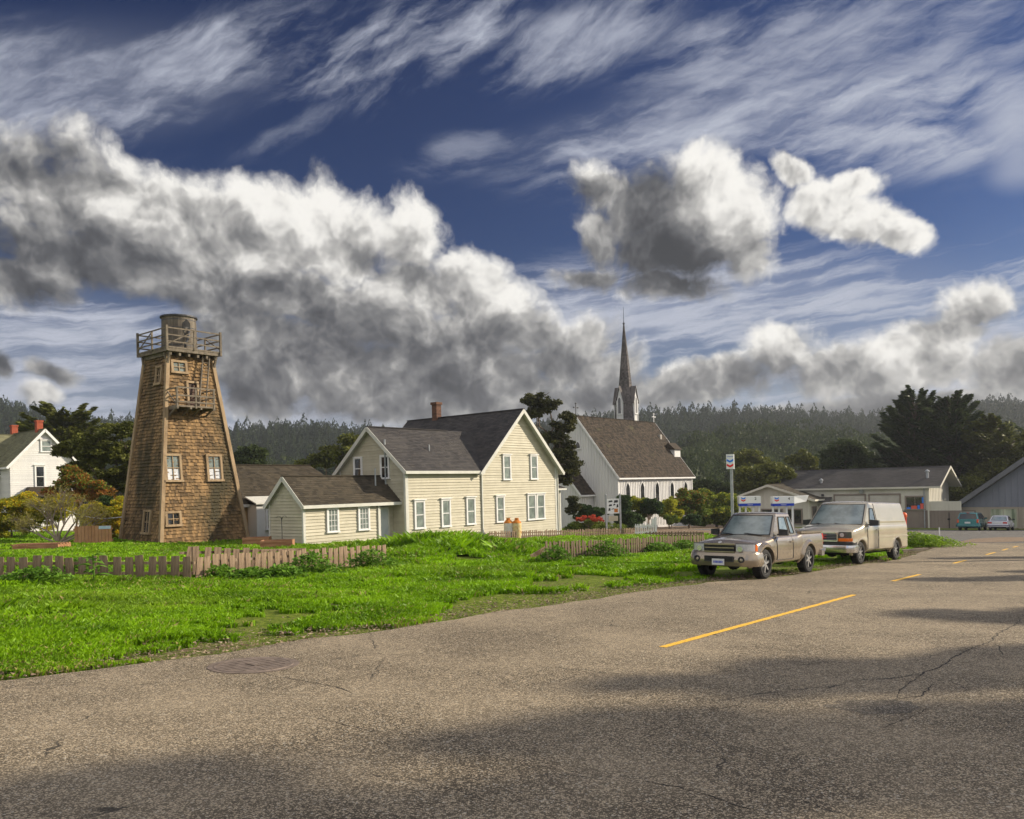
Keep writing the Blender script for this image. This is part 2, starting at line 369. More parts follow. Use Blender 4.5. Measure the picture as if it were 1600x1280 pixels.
M['glass_dark'] = mk('dark_glass', (.012, .014, .016), (.03, .034, .036), .06, 2, 0, None, .7)
M['glass_pale'] = mk('pale_covered_glass', (.55, .57, .60), (.68, .69, .71), .25, 3, 0, None, .5)
M['brick'] = mk('chimney_brick', (.075, .04, .028), (.17, .09, .06), .9, 6, .5, (30, .4, .01))
M['red_brick'] = mk('red_chimney_brick', (.27, .06, .032), (.38, .10, .055), .9, 6, .5)
M['black'] = mk('black_rubber', (.018, .018, .019), (.03, .03, .03), .8, 5)
M['dark_metal'] = mk('dark_metal', (.05, .05, .055), (.09, .09, .095), .5, 5, metal=.3)
M['chrome'] = mk('bright_metal', (.62, .62, .64), (.72, .72, .73), .18, 3, metal=.95)
M['steel'] = mk('grey_galvanised_metal', (.30, .32, .34), (.42, .44, .46), .5, 3, metal=.3)
M['lamp_glass'] = mk('headlamp_glass', (.42, .44, .46), (.62, .63, .64), .08, 9, 0, None, .6, coat=1.0)
M['amber'] = mk('amber_lens', (.75, .16, .01), None, .2, 3, coat=.5)
M['red_lens'] = mk('red_lens', (.45, .015, .012), (.6, .03, .02), .2, 3, coat=.5)
M['plate'] = mk('number_plate', (.66, .66, .66), None, .4)
M['bark'] = mk('tree_bark', (.10, .075, .055), (.22, .17, .13), .9, 3, 0, (12, .6, .03), stretch=(1, 1, .3))
M['pale_bark'] = mk('pale_branch_bark', (.26, .20, .15), (.42, .34, .26), .85, 4)
def leafmat(name, c1, c2, ns=.6, tone=.6, tr=.25, rough=.55): return mk(name, c1, c2, rough, ns, tone, None, .15, trans=tr)
M['cypress'] = leafmat('cypress_leaf', (.012, .024, .010), (.095, .125, .040))
M['cypress_warm'] = leafmat('warm_cypress_leaf', (.022, .036, .009), (.21, .22, .045))
M['pine'] = leafmat('pine_leaf', (.014, .022, .009), (.125, .125, .045))
M['hedge'] = leafmat('hedge_leaf', (.036, .065, .010), (.24, .31, .045))
M['darkbush'] = leafmat('dark_bush_leaf', (.020, .042, .014), (.085, .14, .04))
M['yellow'] = leafmat('yellow_leaf', (.40, .34, .02), (.85, .58, .03), tr=.4)
M['yellowgreen'] = leafmat('yellow_green_leaf', (.16, .19, .015), (.58, .56, .05), tr=.4)
M['orange'] = leafmat('orange_leaf', (.16, .14, .03), (.50, .17, .04))
M['redleaf'] = leafmat('red_flower', (.42, .035, .02), (.62, .13, .07))
M['weed'] = leafmat('weed_leaf', (.040, .12, .008), (.22, .40, .045))
M['weed_bright'] = leafmat('bright_weed_leaf', (.08, .17, .01), (.36, .52, .05))
M['twig'] = mk('dry_twig', (.34, .28, .08), (.62, .52, .15), .9, 5, .5)
M['haze_tree'] = leafmat('far_conifer_leaf', (.008, .017, .008), (.042, .060, .024), .02, .55, .1, .95)

# windows: frame boards proud of the wall, sash bars, panes behind them
def window(par, O, U, N, x0, x1, z0, z1, trim='white_trim', glass='glass_curtain', tw=.10, hood=True, cross='sash', sill=True, n='window'):
    O, U, N = map(Vector, (O, U, N)); Z = V3(0, 0, 1); P = lambda x, z, d: O+U*x+Z*z+N*(d+.045)
    f = MB()
    def bar(a0, a1, b0, b1, d0, d1): d0 = d0-.045 if d0 == 0 else d0; f.obox((P(a0, b0, d0)+P(a1, b1, d1))/2, U*(a1-a0)/2, N*(d1-d0)/2, Z*(b1-b0)/2)
    bar(x0-tw, x0, z0, z1, .0, .065); bar(x1, x1+tw, z0, z1, .0, .065); bar(x0-tw, x1+tw, z1, z1+tw, .0, .068)
    if hood: bar(x0-tw-.07, x1+tw+.07, z1+tw, z1+tw+.06, .0, .13)
    bar(x0-tw-(.04 if sill else 0), x1+tw+(.04 if sill else 0), z0-tw*.7, z0, .0, .10 if sill else .066)
    s = .035
    bar(x0, x0+s, z0, z1, .022, .045); bar(x1-s, x1, z0, z1, .022, .045); bar(x0+s, x1-s, z1-s, z1, .022, .044); bar(x0+s, x1-s, z0, z0+s, .022, .044)
    zm = (z0+z1)/2; xm = (x0+x1)/2
    if cross == 'sash': bar(x0+s, x1-s, zm-.025, zm+.025, .021, .05)
    if cross == 'four': bar(x0+s, x1-s, zm-.015, zm+.015, .021, .043); bar(xm-.015, xm+.015, z0+s, z1-s, .021, .042)
    if cross == 'v': bar(xm-.02, xm+.02, z0+s, z1-s, .021, .043)
    if cross == 'grid':
        for k in (1, 2): bar(x0+(x1-x0)*k/3-.012, x0+(x1-x0)*k/3+.012, z0+s, z1-s, .021, .042)
        for k in (1, 2, 3): bar(x0+s, x1-s, z0+(z1-z0)*k/4-.012, z0+(z1-z0)*k/4+.012, .021, .043)
    w = f.build(n, M[trim], par)
    g = MB(); e = .018
    if glass == 'half':
        g.poly((P(x0+.01, zm, e), P(x1-.01, zm, e), P(x1-.01, z1-.01, e), P(x0+.01, z1-.01, e)), 1); g.poly((P(x0+.01, z0+.01, e), P(x1-.01, z0+.01, e), P(x1-.01, zm, e), P(x0+.01, zm, e)), 0)
        g.build('pane', [M['glass_pale'], M['glass_curtain']], w)
    else:
        g.poly((P(x0+.01, z0+.01, e), P(x1-.01, z0+.01, e), P(x1-.01, z1-.01, e), P(x0+.01, z1-.01, e)))
        g.build('pane', M[glass], w)
    return w
X, Y, Z = V3(1, 0, 0), V3(0, 1, 0), V3(0, 0, 1)
def gable_roof(par, x0, x1, y0, y1, ze, zr, mat, fascia, oh=.35, over=.35, row=.16, wid=.3, lift=.014, th=.12, name='roof', hip0=0, hip1=0, axis='x', soffit=None, rgap=None):
    """ridge along local x (axis 'x') or y; y0..y1 are the wall lines, oh the eave overhang, over the rake overhang"""
    T = (lambda a, b, c: V3(a, b, c)) if axis == 'x' else (lambda a, b, c: V3(-b, a, c)) if axis == '-y' else (lambda a, b, c: V3(b, a, c))
    ym = (y0+y1)/2; sl = (zr-ze)/((y1-y0)/2); zo = ze-sl*oh
    a0, a1 = x0-over, x1+(over if rgap is None else rgap+.18)
    r = MB()
    for sgn, yo in ((-1, y0-oh), (1, y1+oh)):
        p = [T(a0, yo, zo+th), T(a1, yo, zo+th), T(a1-hip1, ym, zr+th), T(a0+hip0, ym, zr+th)]
        if (sgn == 1) != (axis == 'y'): p = [p[1], p[0], p[3], p[2]]
        r.rows(*p, row, wid, lift, 0, seed=int(10*x0)+sgn)
        q = [x_-Z*.004 for x_ in p]; lo = [x_-Z*th for x_ in p]
        r.poly(q, 0, .2); r.poly(lo[::-1], 1)
        for k in range(4):
            if k == 2: continue
            r.poly((lo[k], lo[(k+1) % 4], q[(k+1) % 4], q[k]), 1)
    for e_, hp, aa in ((0, hip0, a0), (1, hip1, a1)):
        if hp:
            hh = aa+hp if e_ == 0 else aa-hp
            p = [T(aa, y0-oh, zo+th), T(aa, y1+oh, zo+th), T(hh, ym, zr+th), T(hh, ym, zr+th)]
            if (e_ == 0) != (axis == 'y'): p = [p[1], p[0], p[2], p[3]]
            r.rows(*p, row, wid, lift, 0)
            r.poly(p[:3], 0, .2)
    r.beam(T(a0+hip0, ym, zr+th+.01), T(a1-hip1, ym, zr+th+.01), .22, .05, 0, .3)
    # rake and eave boards
    o = r.build(name, [M[mat], M[fascia]], par)
    b = MB()
    for e_, aa, hp in ((0, a0, hip0), (1, a1, hip1)):
        if hp or (e_ == 1 and rgap is not None): continue
        d = -.03 if e_ == 0 else .03
        for yo in (y0-oh, y1+oh):
            sg = -1 if yo < ym else 1
            b.beam(T(aa+d/2, yo, zo+.0), T(aa+d/2, ym, zr+.0), .03, .22, 0, .5)
    for yo, sg in ((y0-oh, -1), (y1+oh, 1)): b.beam(T(a0, yo+sg*.025, zo+.03), T(a1, yo+sg*.025, zo+.03), .05, .17, 0)
    b.build('fascia', M[fascia], o)
    return o

# ------------------------------------------------------------------ water tower
def build_tower():
    g0 = G(251, 852); t = thing('water_tower', 'tall tapering wooden water tower clad in brown shingles, round tank on its railed deck', 'water tower', g0, ANG1)
    LX, LY, TX, TY, IX, IY, Hh = 5.2, 4.6, 2.55, 2.5, 1.22, 1.05, 10.3
    b = [V3(0, 0, -.4), V3(LX, 0, -.4), V3(LX, LY, -.4), V3(0, LY, -.4)]
    c = [V3(IX, IY, Hh), V3(IX+TX, IY, Hh), V3(IX+TX, IY+TY, Hh), V3(IX, IY+TY, Hh)]
    m = MB()
    for k in range(4):
        j = (k+1) % 4
        m.poly((b[k], b[j], c[j], c[k]), 0, .1)
        m.rows(b[k], b[j], c[j], c[k], .185, .13, .05, 0, .6, seed=k)
    m.build('body', M['tower_shingle'], t)
    for k in range(4):
        m = MB(); d = (c[k]-b[k]).normalized(); ctr = V3(LX/2, LY/2, 5)
        o = V3(-.06 if k in (0, 3) else .06, -.06 if k in (0, 1) else .06, 0)*.5
        m.beam(b[k]+o, c[k]+o, .20, .20, 0, .5, up=(0, 1, 0)); m.build('corner_board', M['wood_trim'], t)
    # windows on the two visible faces; local frames follow the sloping walls
    def face(k):
        O, U = b[k], (b[(k+1) % 4]-b[k]).normalized(); W = (c[k]-b[k]); W -= U*W.dot(U)
        return O, U, W.normalized(), U.cross(W.normalized()).normalized()
    def win(k, x0, x1, z0, z1, kind, n='window'):
        O, U, W, N = face(k); z0, z1 = z0+.4, z1+.4
        if k == 3: x0, x1 = LY-x1, LY-x0
        P = lambda x, z, d: O+U*x+W*z+N*d
        f = MB()
        def bar(a0, a1, b0, b1, d0, d1, mi=0): f.obox((P(a0, b0, d0)+P(a1, b1, d1))/2, U*(a1-a0)/2, N*(d1-d0)/2, W*(b1-b0)/2, mi)
        w = .12
        bar(x0-w, x0, z0, z1, 0, .13); bar(x1, x1+w, z0, z1, 0, .13); bar(x0-w, x1+w, z1, z1+w, 0, .14); bar(x0-w-.04, x1+w+.04, z0-w, z0, 0, .17)
        zm, xm = (z0+z1)/2, (x0+x1)/2
        if kind != 'door':
            bar(x0, x1, zm-.02, zm+.02, .06, .10); bar(xm-.018, xm+.018, z0, z1, .06, .098)
            for a0, a1, b0, b1 in ((x0, x0+.03, z0, z1), (x1-.03, x1, z0, z1)): bar(a0, a1, b0, b1, .06, .102)
        o = f.build(n, M['wood_trim'], t); g = MB()
        if kind == 'half':
            g.poly((P(x0, zm, .05), P(x1, zm, .05), P(x1, z1, .05), P(x0, z1, .05)), 1); g.poly((P(x0, z0, .05), P(x1, z0, .05), P(x1, zm, .05), P(x0, zm, .05)), 0)
            g.build('pane', [M['glass_pale'], M['glass_curtain']], o)
        else:
            g.poly((P(x0, z0, .05), P(x1, z0, .05), P(x1, z1, .05), P(x0, z1, .05)))
            g.build('door_panel' if kind == 'door' else 'pane', M['dark_door' if kind == 'door' else 'glass_dark' if kind == 'dark' else 'glass_curtain'], o)
    win(0, .62, 1.36, 3.45, 4.75, 'half'); win(0, 3.05, 3.78, 3.45, 4.75, 'half'); win(0, .45, 1.12, 1.05, 1.65, 'dark')
    win(0, 1.42, 2.12, 9.45, 9.95, 'cur'); win(3, 1.50, 1.95, 8.85, 9.7, 'dark'); win(3, 1.35, 1.95, .65, 1.75, 'dark')
    win(0, 2.22, 2.72, 7.55, 8.85, 'door', 'door')
    # balcony and ladder
    O, U, W, N = face(0); bx0, bx1, zb = 1.0, 3.2, 7.45
    yb = O.y+(W*(zb+.4)).y
    m = MB(); m.box(bx0, bx1, yb-.95, yb+.2, zb-.09, zb, 0)
    for x in (bx0+.05, bx0+.8, bx1-.8, bx1-.05): m.beam((x, yb+.1, zb-.55), (x, yb-.8, zb-.12), .08, .08, 0); m.box(x-.05, x+.05, yb-.97, yb+.1, zb-.2, zb-.092)
    bal = m.build('balcony', M['grey_wood'], t)
    m = MB()
    for x in (bx0+.03, (bx0+bx1)/2, bx1-.03): m.box(x-.045, x+.045, yb-.98, yb-.89, zb-.15, zb+.95)
    for z in (.95, .52, .18): m.box(bx0-.03, bx1+.03, yb-1.0, yb-.982, zb+z-.04, zb+z+.04)
    for x in (bx0+.02, bx1-.02):
        for z in (.92, .50): m.box(x-.02, x+.02, yb-.89, yb+.3, zb+z-.035, zb+z+.035)
    m.beam((bx0-.02, yb-.9, zb+.1), (bx0-.02, yb+.1, zb+.9), .05, .05)
    m.build('railing', M['grey_wood'], bal)
    m = MB(); p0, p1 = V3(2.75, yb-.45, zb), V3(3.35, yb+.05, Hh+.15)
    for dx in (-.2, .2): m.beam(p0+X*dx, p1+X*dx, .055, .09)
    for k in range(1, 14): q = p0.lerp(p1, k/14); m.tube((q-X*.2, q+X*.2), .022, 6)
    m.build('ladder', M['grey_wood'], t)
    # deck
    dx0, dx1, dy0, dy1 = IX-.30, IX+TX+.32, IY-.5, IY+TY+.28
    m = MB(); m.box(dx0, dx1, dy0, dy1, Hh+.32, Hh+.40); m.box(dx0+.02, dx1-.02, dy0+.02, dy1-.02, Hh+.15, Hh+.318)
    for k in range(6): x = dx0+.25+k*(dx1-dx0-.5)/5; m.box(x-.06, x+.06, dy0+.1, dy1-.1, Hh-.05, Hh+.148)
    for x in (IX-.1, IX+TX+.1):
        for y0_, y1_ in ((IY, dy0+.1), (IY+TY, dy1-.1)): m.beam((x, y0_, Hh-.75), (x, y1_, Hh+.1), .1, .1)
    for y in (IY-.02, IY+TY):
        for x0_, x1_ in ((IX, dx0+.1), (IX+TX, dx1-.1)): m.beam((x0_, y, Hh-.75), (x1_, y, Hh+.1), .1, .1)
    dk = m.build('deck', M['grey_wood'], t)
    m = MB(); zt = Hh+.4
    ps = [(dx0, dy0), (dx1, dy0), (dx1, dy1), (dx0, dy1)]
    for k in range(4):
        a, c_ = V3(*ps[k], zt), V3(*ps[(k+1) % 4], zt)
        m.beam(a-Z*.25, a+Z*1.12, .11, .11, up=(0, 1, 0)); q = a.lerp(c_, .5); m.beam(q-Z*.1, q+Z*1.0, .08, .08, up=(0, 1, 0))
        for z in (1.0, .62, .26): m.beam(a+Z*z, c_+Z*z, .04, .07)
        m.beam(a+Z*.1, q+Z*.95, .04, .05)
    m.build('railing', M['grey_wood'], dk)
    # tank
    cx, cy = IX+TX*.52, IY+TY*.48; m = MB()
    n = 26; r0, r1, hz = .95, .92, 1.98
    for k in range(n):
        a0, a1 = 2*math.pi*k/n, 2*math.pi*(k+1)/n-.02; tt = random.random(); q = r0+random.uniform(0, .015)
        P = lambda a, r, z: V3(cx+math.cos(a)*r, cy+math.sin(a)*r, z)
        m.poly((P(a0, q, zt), P(a1, q, zt), P(a1, q*.95, zt+hz), P(a0, q*.95, zt+hz)), 0, tt)
    m.lathe((cx, cy, zt), (0, 0, 1), [(0, .96), (hz, .91), (hz, .80), (.6, .8)], 26, 0, .1)
    tk = m.build('tank', M['tank_wood'], t)
    m = MB()
    for z in (.3, .8, 1.3, 1.75):
        r = r0-.025*z+.02; m.lathe((cx, cy, zt+z-.02), (0, 0, 1), [(0, r), (.04, r)], 26)
    m.lathe((cx, cy, zt+hz-.05), (0, 0, 1), [(0, .95), (0, 1.0), (.08, 1.0), (.08, .93)], 26)
    m.build('hoop', M['dark_metal'], tk)
    m = MB(); th = math.atan2(-1, -.05)                     # the hole in the tank's side, facing the road
    hp = []
    for k in range(12):
        a = 2*math.pi*k/12; rr = random.uniform(.85, 1.1); hp.append((th+.26*math.cos(a)*rr, zt+1.3+.48*math.sin(a)*rr))
    m.poly([(cx+math.cos(a)*(r0-.01), cy+math.sin(a)*(r0-.01), z) for a, z in hp])
    m.build('hole', M['black'], tk)
    m = MB(); m.tube([(cx+.1, cy-.95, zt+1.2), (cx-.05, cy-1.08, zt+.7), (cx-.25, cy-1.1, zt+.3), (cx-.2, cy-1.0, zt)], .07, 8)
    m.build('pipe', M['dark_metal'], tk)
M['dark_door'] = mk('dark_wood_door', (.035, .018, .012), (.09, .04, .022), .6, 4)
M['tank_wood'] = mk('tank_stave_wood', (.085, .07, .056), (.27, .235, .185), .85, 3, .6, (20, .3, .01), stretch=(1, 1, .3))

# ------------------------------------------------------------------ the cream farmhouse
HO = V3(-6.06, 46.64, 0); HO.z = gplane(HO.x, HO.y)
def build_house():
    t = thing('farmhouse', 'cream clapboard farmhouse with steep front gable, low side wing and brick chimney', 'house', HO, ANG1)
    c = MB(); CH = .165
    zero = -.6
    # left wing: x 0..6.5, y 0..5.9
    c.lap((0, 0, 0), X, -Y, [(0, zero), (6.5, zero), (6.5, 4.25), (0, 4.25)], CH, .042)
    c.lap((0, 5.9, 0), -Y, -X, [(0, zero), (5.9, zero), (5.9, 4.25), (2.95, 6.72), (0, 4.25)], CH, .042)
    c.lap((6.5, 5.9, 0), -X, Y, [(0, zero), (6.5, zero), (6.5, 4.25), (0, 4.25)], CH, .042)
    # main block: x 6.5..14.35, y 0..10.4
    mc = 10.43
    c.lap((6.5, -.02, 0), X, -Y, [(0, zero), (7.85, zero), (7.85, 4.35), (3.93, 8.1), (0, 4.35)], CH, .042)
    c.lap((14.35, -.02, 0), Y, X, [(0, zero), (10.4, zero), (10.4, 4.35), (0, 4.35)], CH, .042)
    c.lap((14.35, 10.4, 0), -X, Y, [(0, zero), (7.85, zero), (7.85, 4.35), (3.93, 8.1), (0, 4.35)], CH, .042)
    c.lap((6.5, 10.4, 0), -Y, -X, [(0, zero), (10.4, zero), (10.4, 4.35), (0, 4.35)], CH, .042)
    # porch bay on the right
    c.lap((14.35, .9, 0), X, -Y, [(0, zero), (1.7, zero), (1.7, 2.75), (0, 2.75)], CH, .02)
    c.lap((16.05, .9, 0), Y, X, [(0, zero), (2.4, zero), (2.4, 2.75), (0, 2.75)], CH, .02)
    # low side wing, its front corner nearer the road
    sx = -6.6; sy = .68
    c.lap((sx, sy, 0), X, -Y, [(0, zero), (5.1, zero), (5.1, 2.45), (0, 2.45)], .165, .042)
    c.lap((sx, sy+3.0, 0), -Y, -X, [(0, zero), (3.0, zero), (3.0, 2.45), (1.5, 3.75), (0, 2.45)], .165, .042)
    c.lap((sx+5.1, sy, 0), Y, X, [(0, zero), (.5, zero), (.5, 2.4), (0, 2.4)], .15, .02)
    c.lap((sx+5.1, sy+.5, 0), X, -Y, [(0, zero), (1.5, zero), (1.5, 2.4), (0, 2.4)], .15, .02)
    c.lap((sx+6.6, sy+3.0, 0), -X, Y, [(0, zero), (6.6, zero), (6.6, 2.45), (0, 2.45)], .165, .042)
    c.build('wall', M['cream'], t)
    # corner boards, foundation and frieze boards
    b = MB()
    for x, y, z1, w in ((0, 0, 4.25, .22), (0, 5.9, 4.25, .18), (6.48, -.01, 4.35, .15), (14.35, -.02, 4.35, .24), (14.35, 10.4, 4.35, .2), (16.05, .9, 2.75, .14), (sx, sy, 2.45, .15), (sx, sy+3, 2.45, .12), (sx+5.1, sy, 2.42, .13)):
        q_ = MB(); q_.box(x-w/2, x+w/2, y-.045, y+w/2, zero, z1); q_.build('corner_board', M['cream_trim'], t)
    b.box(.12, 6.4, -.075, -.002, 3.98, 4.23)
    q_ = MB(); q_.box(sx+.1, sx+4.9, sy-.07, sy-.002, 2.25, 2.42); q_.build('frieze_board', M['cream_trim'], t)
    b.build('frieze_board', M['cream_trim'], t)
    gable_roof(t, 0, 6.2, 0, 5.9, 4.25, 6.72, 'asphalt_shingle', 'cream_trim', .32, 0.34, rgap=.08)
    m = MB(); sl = (6.72-4.25)/2.95; z_ = lambda y_: 4.25+.12+sl*(y_ if y_ < 2.95 else 5.9-y_)
    m.rows((6.46, .02, z_(.02)), (7.2, .02, z_(.02)), (9.6, 2.95, z_(2.95)), (6.46, 2.95, z_(2.95)), .16, .3, .014); m.rows((9.6, 5.9, z_(5.9)), (6.46, 5.9, z_(5.9)), (6.46, 2.95, z_(2.95)), (9.6, 2.95, z_(2.95)), .16, .3, .014)
    m.poly([(6.46, .02, z_(.02)-.004), (7.2, .02, z_(.02)-.004), (9.6, 2.95, z_(2.95)-.004), (6.46, 2.95, z_(2.95)-.004)], 0, .2); m.build('valley_roof', M['asphalt_shingle'], t)
    gable_roof(t, -.02, 10.4, 6.5, 14.35, 4.35, 8.12, 'asphalt_shingle', 'cream_trim', .5, .42, axis='y')
    gable_roof(t, sx, 0.0, sy, sy+3.0, 2.45, 3.78, 'brown_shingle', 'cream_trim', .25, .22, axis='x')
    m = MB(); m.rows((14.2, .55, 2.85), (16.4, .55, 2.85), (16.0, 1.8, 3.35), (14.3, 1.8, 3.35), .16, .3, .012); m.rows((16.4, .55, 2.85), (16.4, 3.6, 2.85), (14.6, 3.3, 3.6), (14.6, 1.5, 3.4), .16, .3, .012)
    m.box(14.37, 16.42, .5, 3.5, 2.72, 2.84, 1); m.build('porch_roof', [M['asphalt_shingle'], M['cream_trim']], t)
    # windows of the road front
    O = V3(0, 0, 0)
    for x0, x1, z0, z1, y in ((.62, 1.26, .78, 2.30, 0), (2.83, 3.43, .78, 2.32, 0), (5.03, 5.66, .80, 2.36, 0), (7.85, 8.48, .80, 2.38, -.02), (11.10, 11.82, .80, 2.42, -.02), (12.10, 12.82, .80, 2.42, -.02),
                              (8.62, 9.24, 3.55, 5.06, -.02), (11.52, 12.12, 3.56, 5.10, -.02)):
        window(t, (0, y, 0), X, -Y, x0, x1, z0, z1, 'white_trim', 'glass_curtain')
    window(t, (0, .9, 0), X, -Y, 14.72, 15.28, .95, 2.30, 'white_trim', 'glass_dark', hood=False, cross='none')
    for y0, y1 in ((1.42, 2.02), (3.85, 4.45)): window(t, (0, 5.9, 0), -Y, -X, 5.9-y1, 5.9-y0, 3.75, 5.0, 'white_trim', 'glass_dark', hood=False)
    for x0, x1 in ((1.50, 2.10), (3.62, 4.24)): window(t, (sx, sy, 0), X, -Y, x0, x1, .9, 2.08, 'white_trim', 'glass_curtain', hood=False, cross='grid')
    # side door
    d = MB(); d.box(sx+5.42, sx+6.12, sy+.42, sy+.5-.022, -.05, 1.95); dr = d.build('door', M['blue_door'], t)
    d = MB()
    for x0, x1, z0, z1 in ((sx+5.33, sx+5.418, -.1, 2.05), (sx+6.122, sx+6.21, -.1, 2.05), (sx+5.33, sx+6.21, 1.952, 2.05)): d.box(x0, x1, sy+.40, sy+.5-.02, z0, z1)
    d.build('frame', M['cream_trim'], dr)
    d = MB(); d.lathe((sx+5.5, sy+.42, .95), (0, -1, 0), [(0, .02), (.04, .02), (.05, .035), (.08, .03), (.09, 0)], 8); d.build('handle', M['steel'], dr)
    d = MB(); d.box(sx+5.2, sx+6.6, sy-.3, sy+.45, -.5, -.06); d.build('doorstep', M['concrete'], t)
    # chimney, vents and pipes
    c = MB(); cx, cy, z0 = mc, 7.75, 7.7
    for k in range(12): c.box(cx-.24-.003*(k % 2), cx+.24+.003*(k % 2), cy-.24-.003*(k % 2), cy+.24+.003*(k % 2), z0+k*.125, z0+.125*(k+1)-.008, 0, random.random())
    c.box(cx-.235, cx+.235, cy-.235, cy+.235, z0, z0+1.5, 0, .2)
    c.box(cx-.31, cx+.31, cy-.31, cy+.31, z0+1.5, z0+1.68, 0, .8); c.build('chimney', M['brick'], t)
    for p, q, r in (((-.12, 1.62, 2.9), (-.12, 1.62, 6.0), .05), ((-1.0, 1.5, 3.3), (-1.0, 1.5, 4.3), .045), ((3.1, 1.2, 4.9), (3.1, 1.2, 5.75), .04), ((sx+6.15, sy-.06, .0), (sx+6.15, sy-.06, .7), .03)):
        m = MB(); m.tube((p, q), r, 8); m.build('vent_pipe', M['steel'], t)
    for x, y, z0_, z1_ in ((6.42, -.07, -.4, 4.1), (14.5, -.08, -.4, 4.2), (sx+4.98, sy-.06, -.4, 2.3)):
        m = MB(); m.box(x-.035, x+.035, y-.05, y+.015, z0_, z1_); m.build('downpipe', M['cream_trim'], t)
    m = MB(); m.box(sx+.2, sx+5.0, sy-.05, sy-.0255, -.5, -.12); m.build('skirt_board', M['cream_trim'], t)
M['blue_door'] = mk('pale_blue_door', (.42, .47, .50), (.52, .56, .58), .5, 2)
M['concrete'] = mk('concrete', (.30, .28, .25), (.44, .42, .38), .9, 3, 0, (30, .3, .01))

# ------------------------------------------------------------------ brown roofed shed behind the tower
def build_shed():
    x, y = -16.6, 50.2
    t = thing('shed', 'low shed with brown shingle hip roof and small white lean-to beside the water tower', 'shed', (x, y, gplane(x, y)), ANG1)
    c = MB(); c.lap((0, 0, 0), X, -Y, [(0, -.5), (9, -.5), (9, 2.35), (0, 2.35)], .15, .02); c.lap((0, 5.5, 0), -Y, -X, [(0, -.5), (5.5, -.5), (5.5, 2.35), (2.75, 4.6), (0, 2.35)], .15, .02)
    c.lap((9, 0, 0), Y, X, [(0, -.5), (5.5, -.5), (5.5, 2.35), (0, 2.35)], .15, .02); c.lap((9, 5.5, 0), -X, Y, [(0, -.5), (9, -.5), (9, 2.35), (0, 2.35)], .15, .02)
    c.build('wall', M['tan_board'], t)
    gable_roof(t, 0, 9, 0, 5.5, 2.35, 4.65, 'brown_shingle', 'cream_trim', .3, .2, hip1=2.2)
    b = MB(); b.box(.25, 3.2, -1.0, -.03, -.5, 2.15); w = b.build('lean_to', M['white_board'], t)
    b = MB(); b.prism([(.1, -1.2, 2.2), (3.4, -1.2, 2.2), (3.4, 0, 2.62), (.1, 0, 2.62)], (0, 0, .07)); b.build('lean_to_roof', M['cream_trim'], t)
    window(t, (0, -1.0, 0), X, -Y, .95, 1.55, .65, 1.85, 'white_trim', 'glass_dark', hood=False, cross='grid')
M['tan_board'] = mk('tan_board', (.30, .20, .09), (.42, .29, .14), .8, 2, .4)

# ------------------------------------------------------------------ church
def lancet(par, O, U, N, xc, z0, z1, w, glass='glass_dark'):
    def arch(x, za, zb, hw, d):
        sp = zb-hw*1.75; pts = [(x-hw, za), (x+hw, za), (x+hw, sp)]
        for k in range(1, 6): a = k/6; pts.append((x+hw*(1-a**1.6), sp+(zb-sp)*a**.8))
        pts.append((x, zb))
        for k in range(5, 0, -1): a = k/6; pts.append((x-hw*(1-a**1.6), sp+(zb-sp)*a**.8))
        pts.append((x-hw, sp)); return [Vector(O)+U*p+Z*q+N*d for p, q in pts]
    f = MB(); A, B_ = arch(xc, z0-.06, z1+.12, w/2+.10, .10), arch(xc, z0, z1, w/2, .10)
    for k in range(len(A)):
        j = (k+1) % len(A); f.poly((A[k], A[j], B_[j], B_[k])); f.poly((A[j], A[k], A[k]-N*.10, A[j]-N*.10)); f.poly((B_[k], B_[j], B_[j]-N*.025, B_[k]-N*.025))
    f.obox(Vector(O)+U*xc+Z*(z0-.1)+N*.07, U*(w/2+.16), N*.07, Z*.04)
    o = f.build('window', M['white_trim'], par); g = MB(); g.poly([p-N*.02 for p in B_]); g.build('pane', M[glass], o)
def cross(par, p, h, mat='dark_metal', U=X):
    m = MB(); p = Vector(p); m.beam(p, p+Z*h, .07, .07, up=(0, 1, 0)); m.beam(p+Z*h*.66-U*h*.27, p+Z*h*.66+U*h*.27, .07, .07)
    for q in (p+Z*h, p+Z*h*.66-U*h*.27, p+Z*h*.66+U*h*.27): m.obox(q, X*.07, Y*.07, Z*.07)
    m.build('cross', M[mat], par)
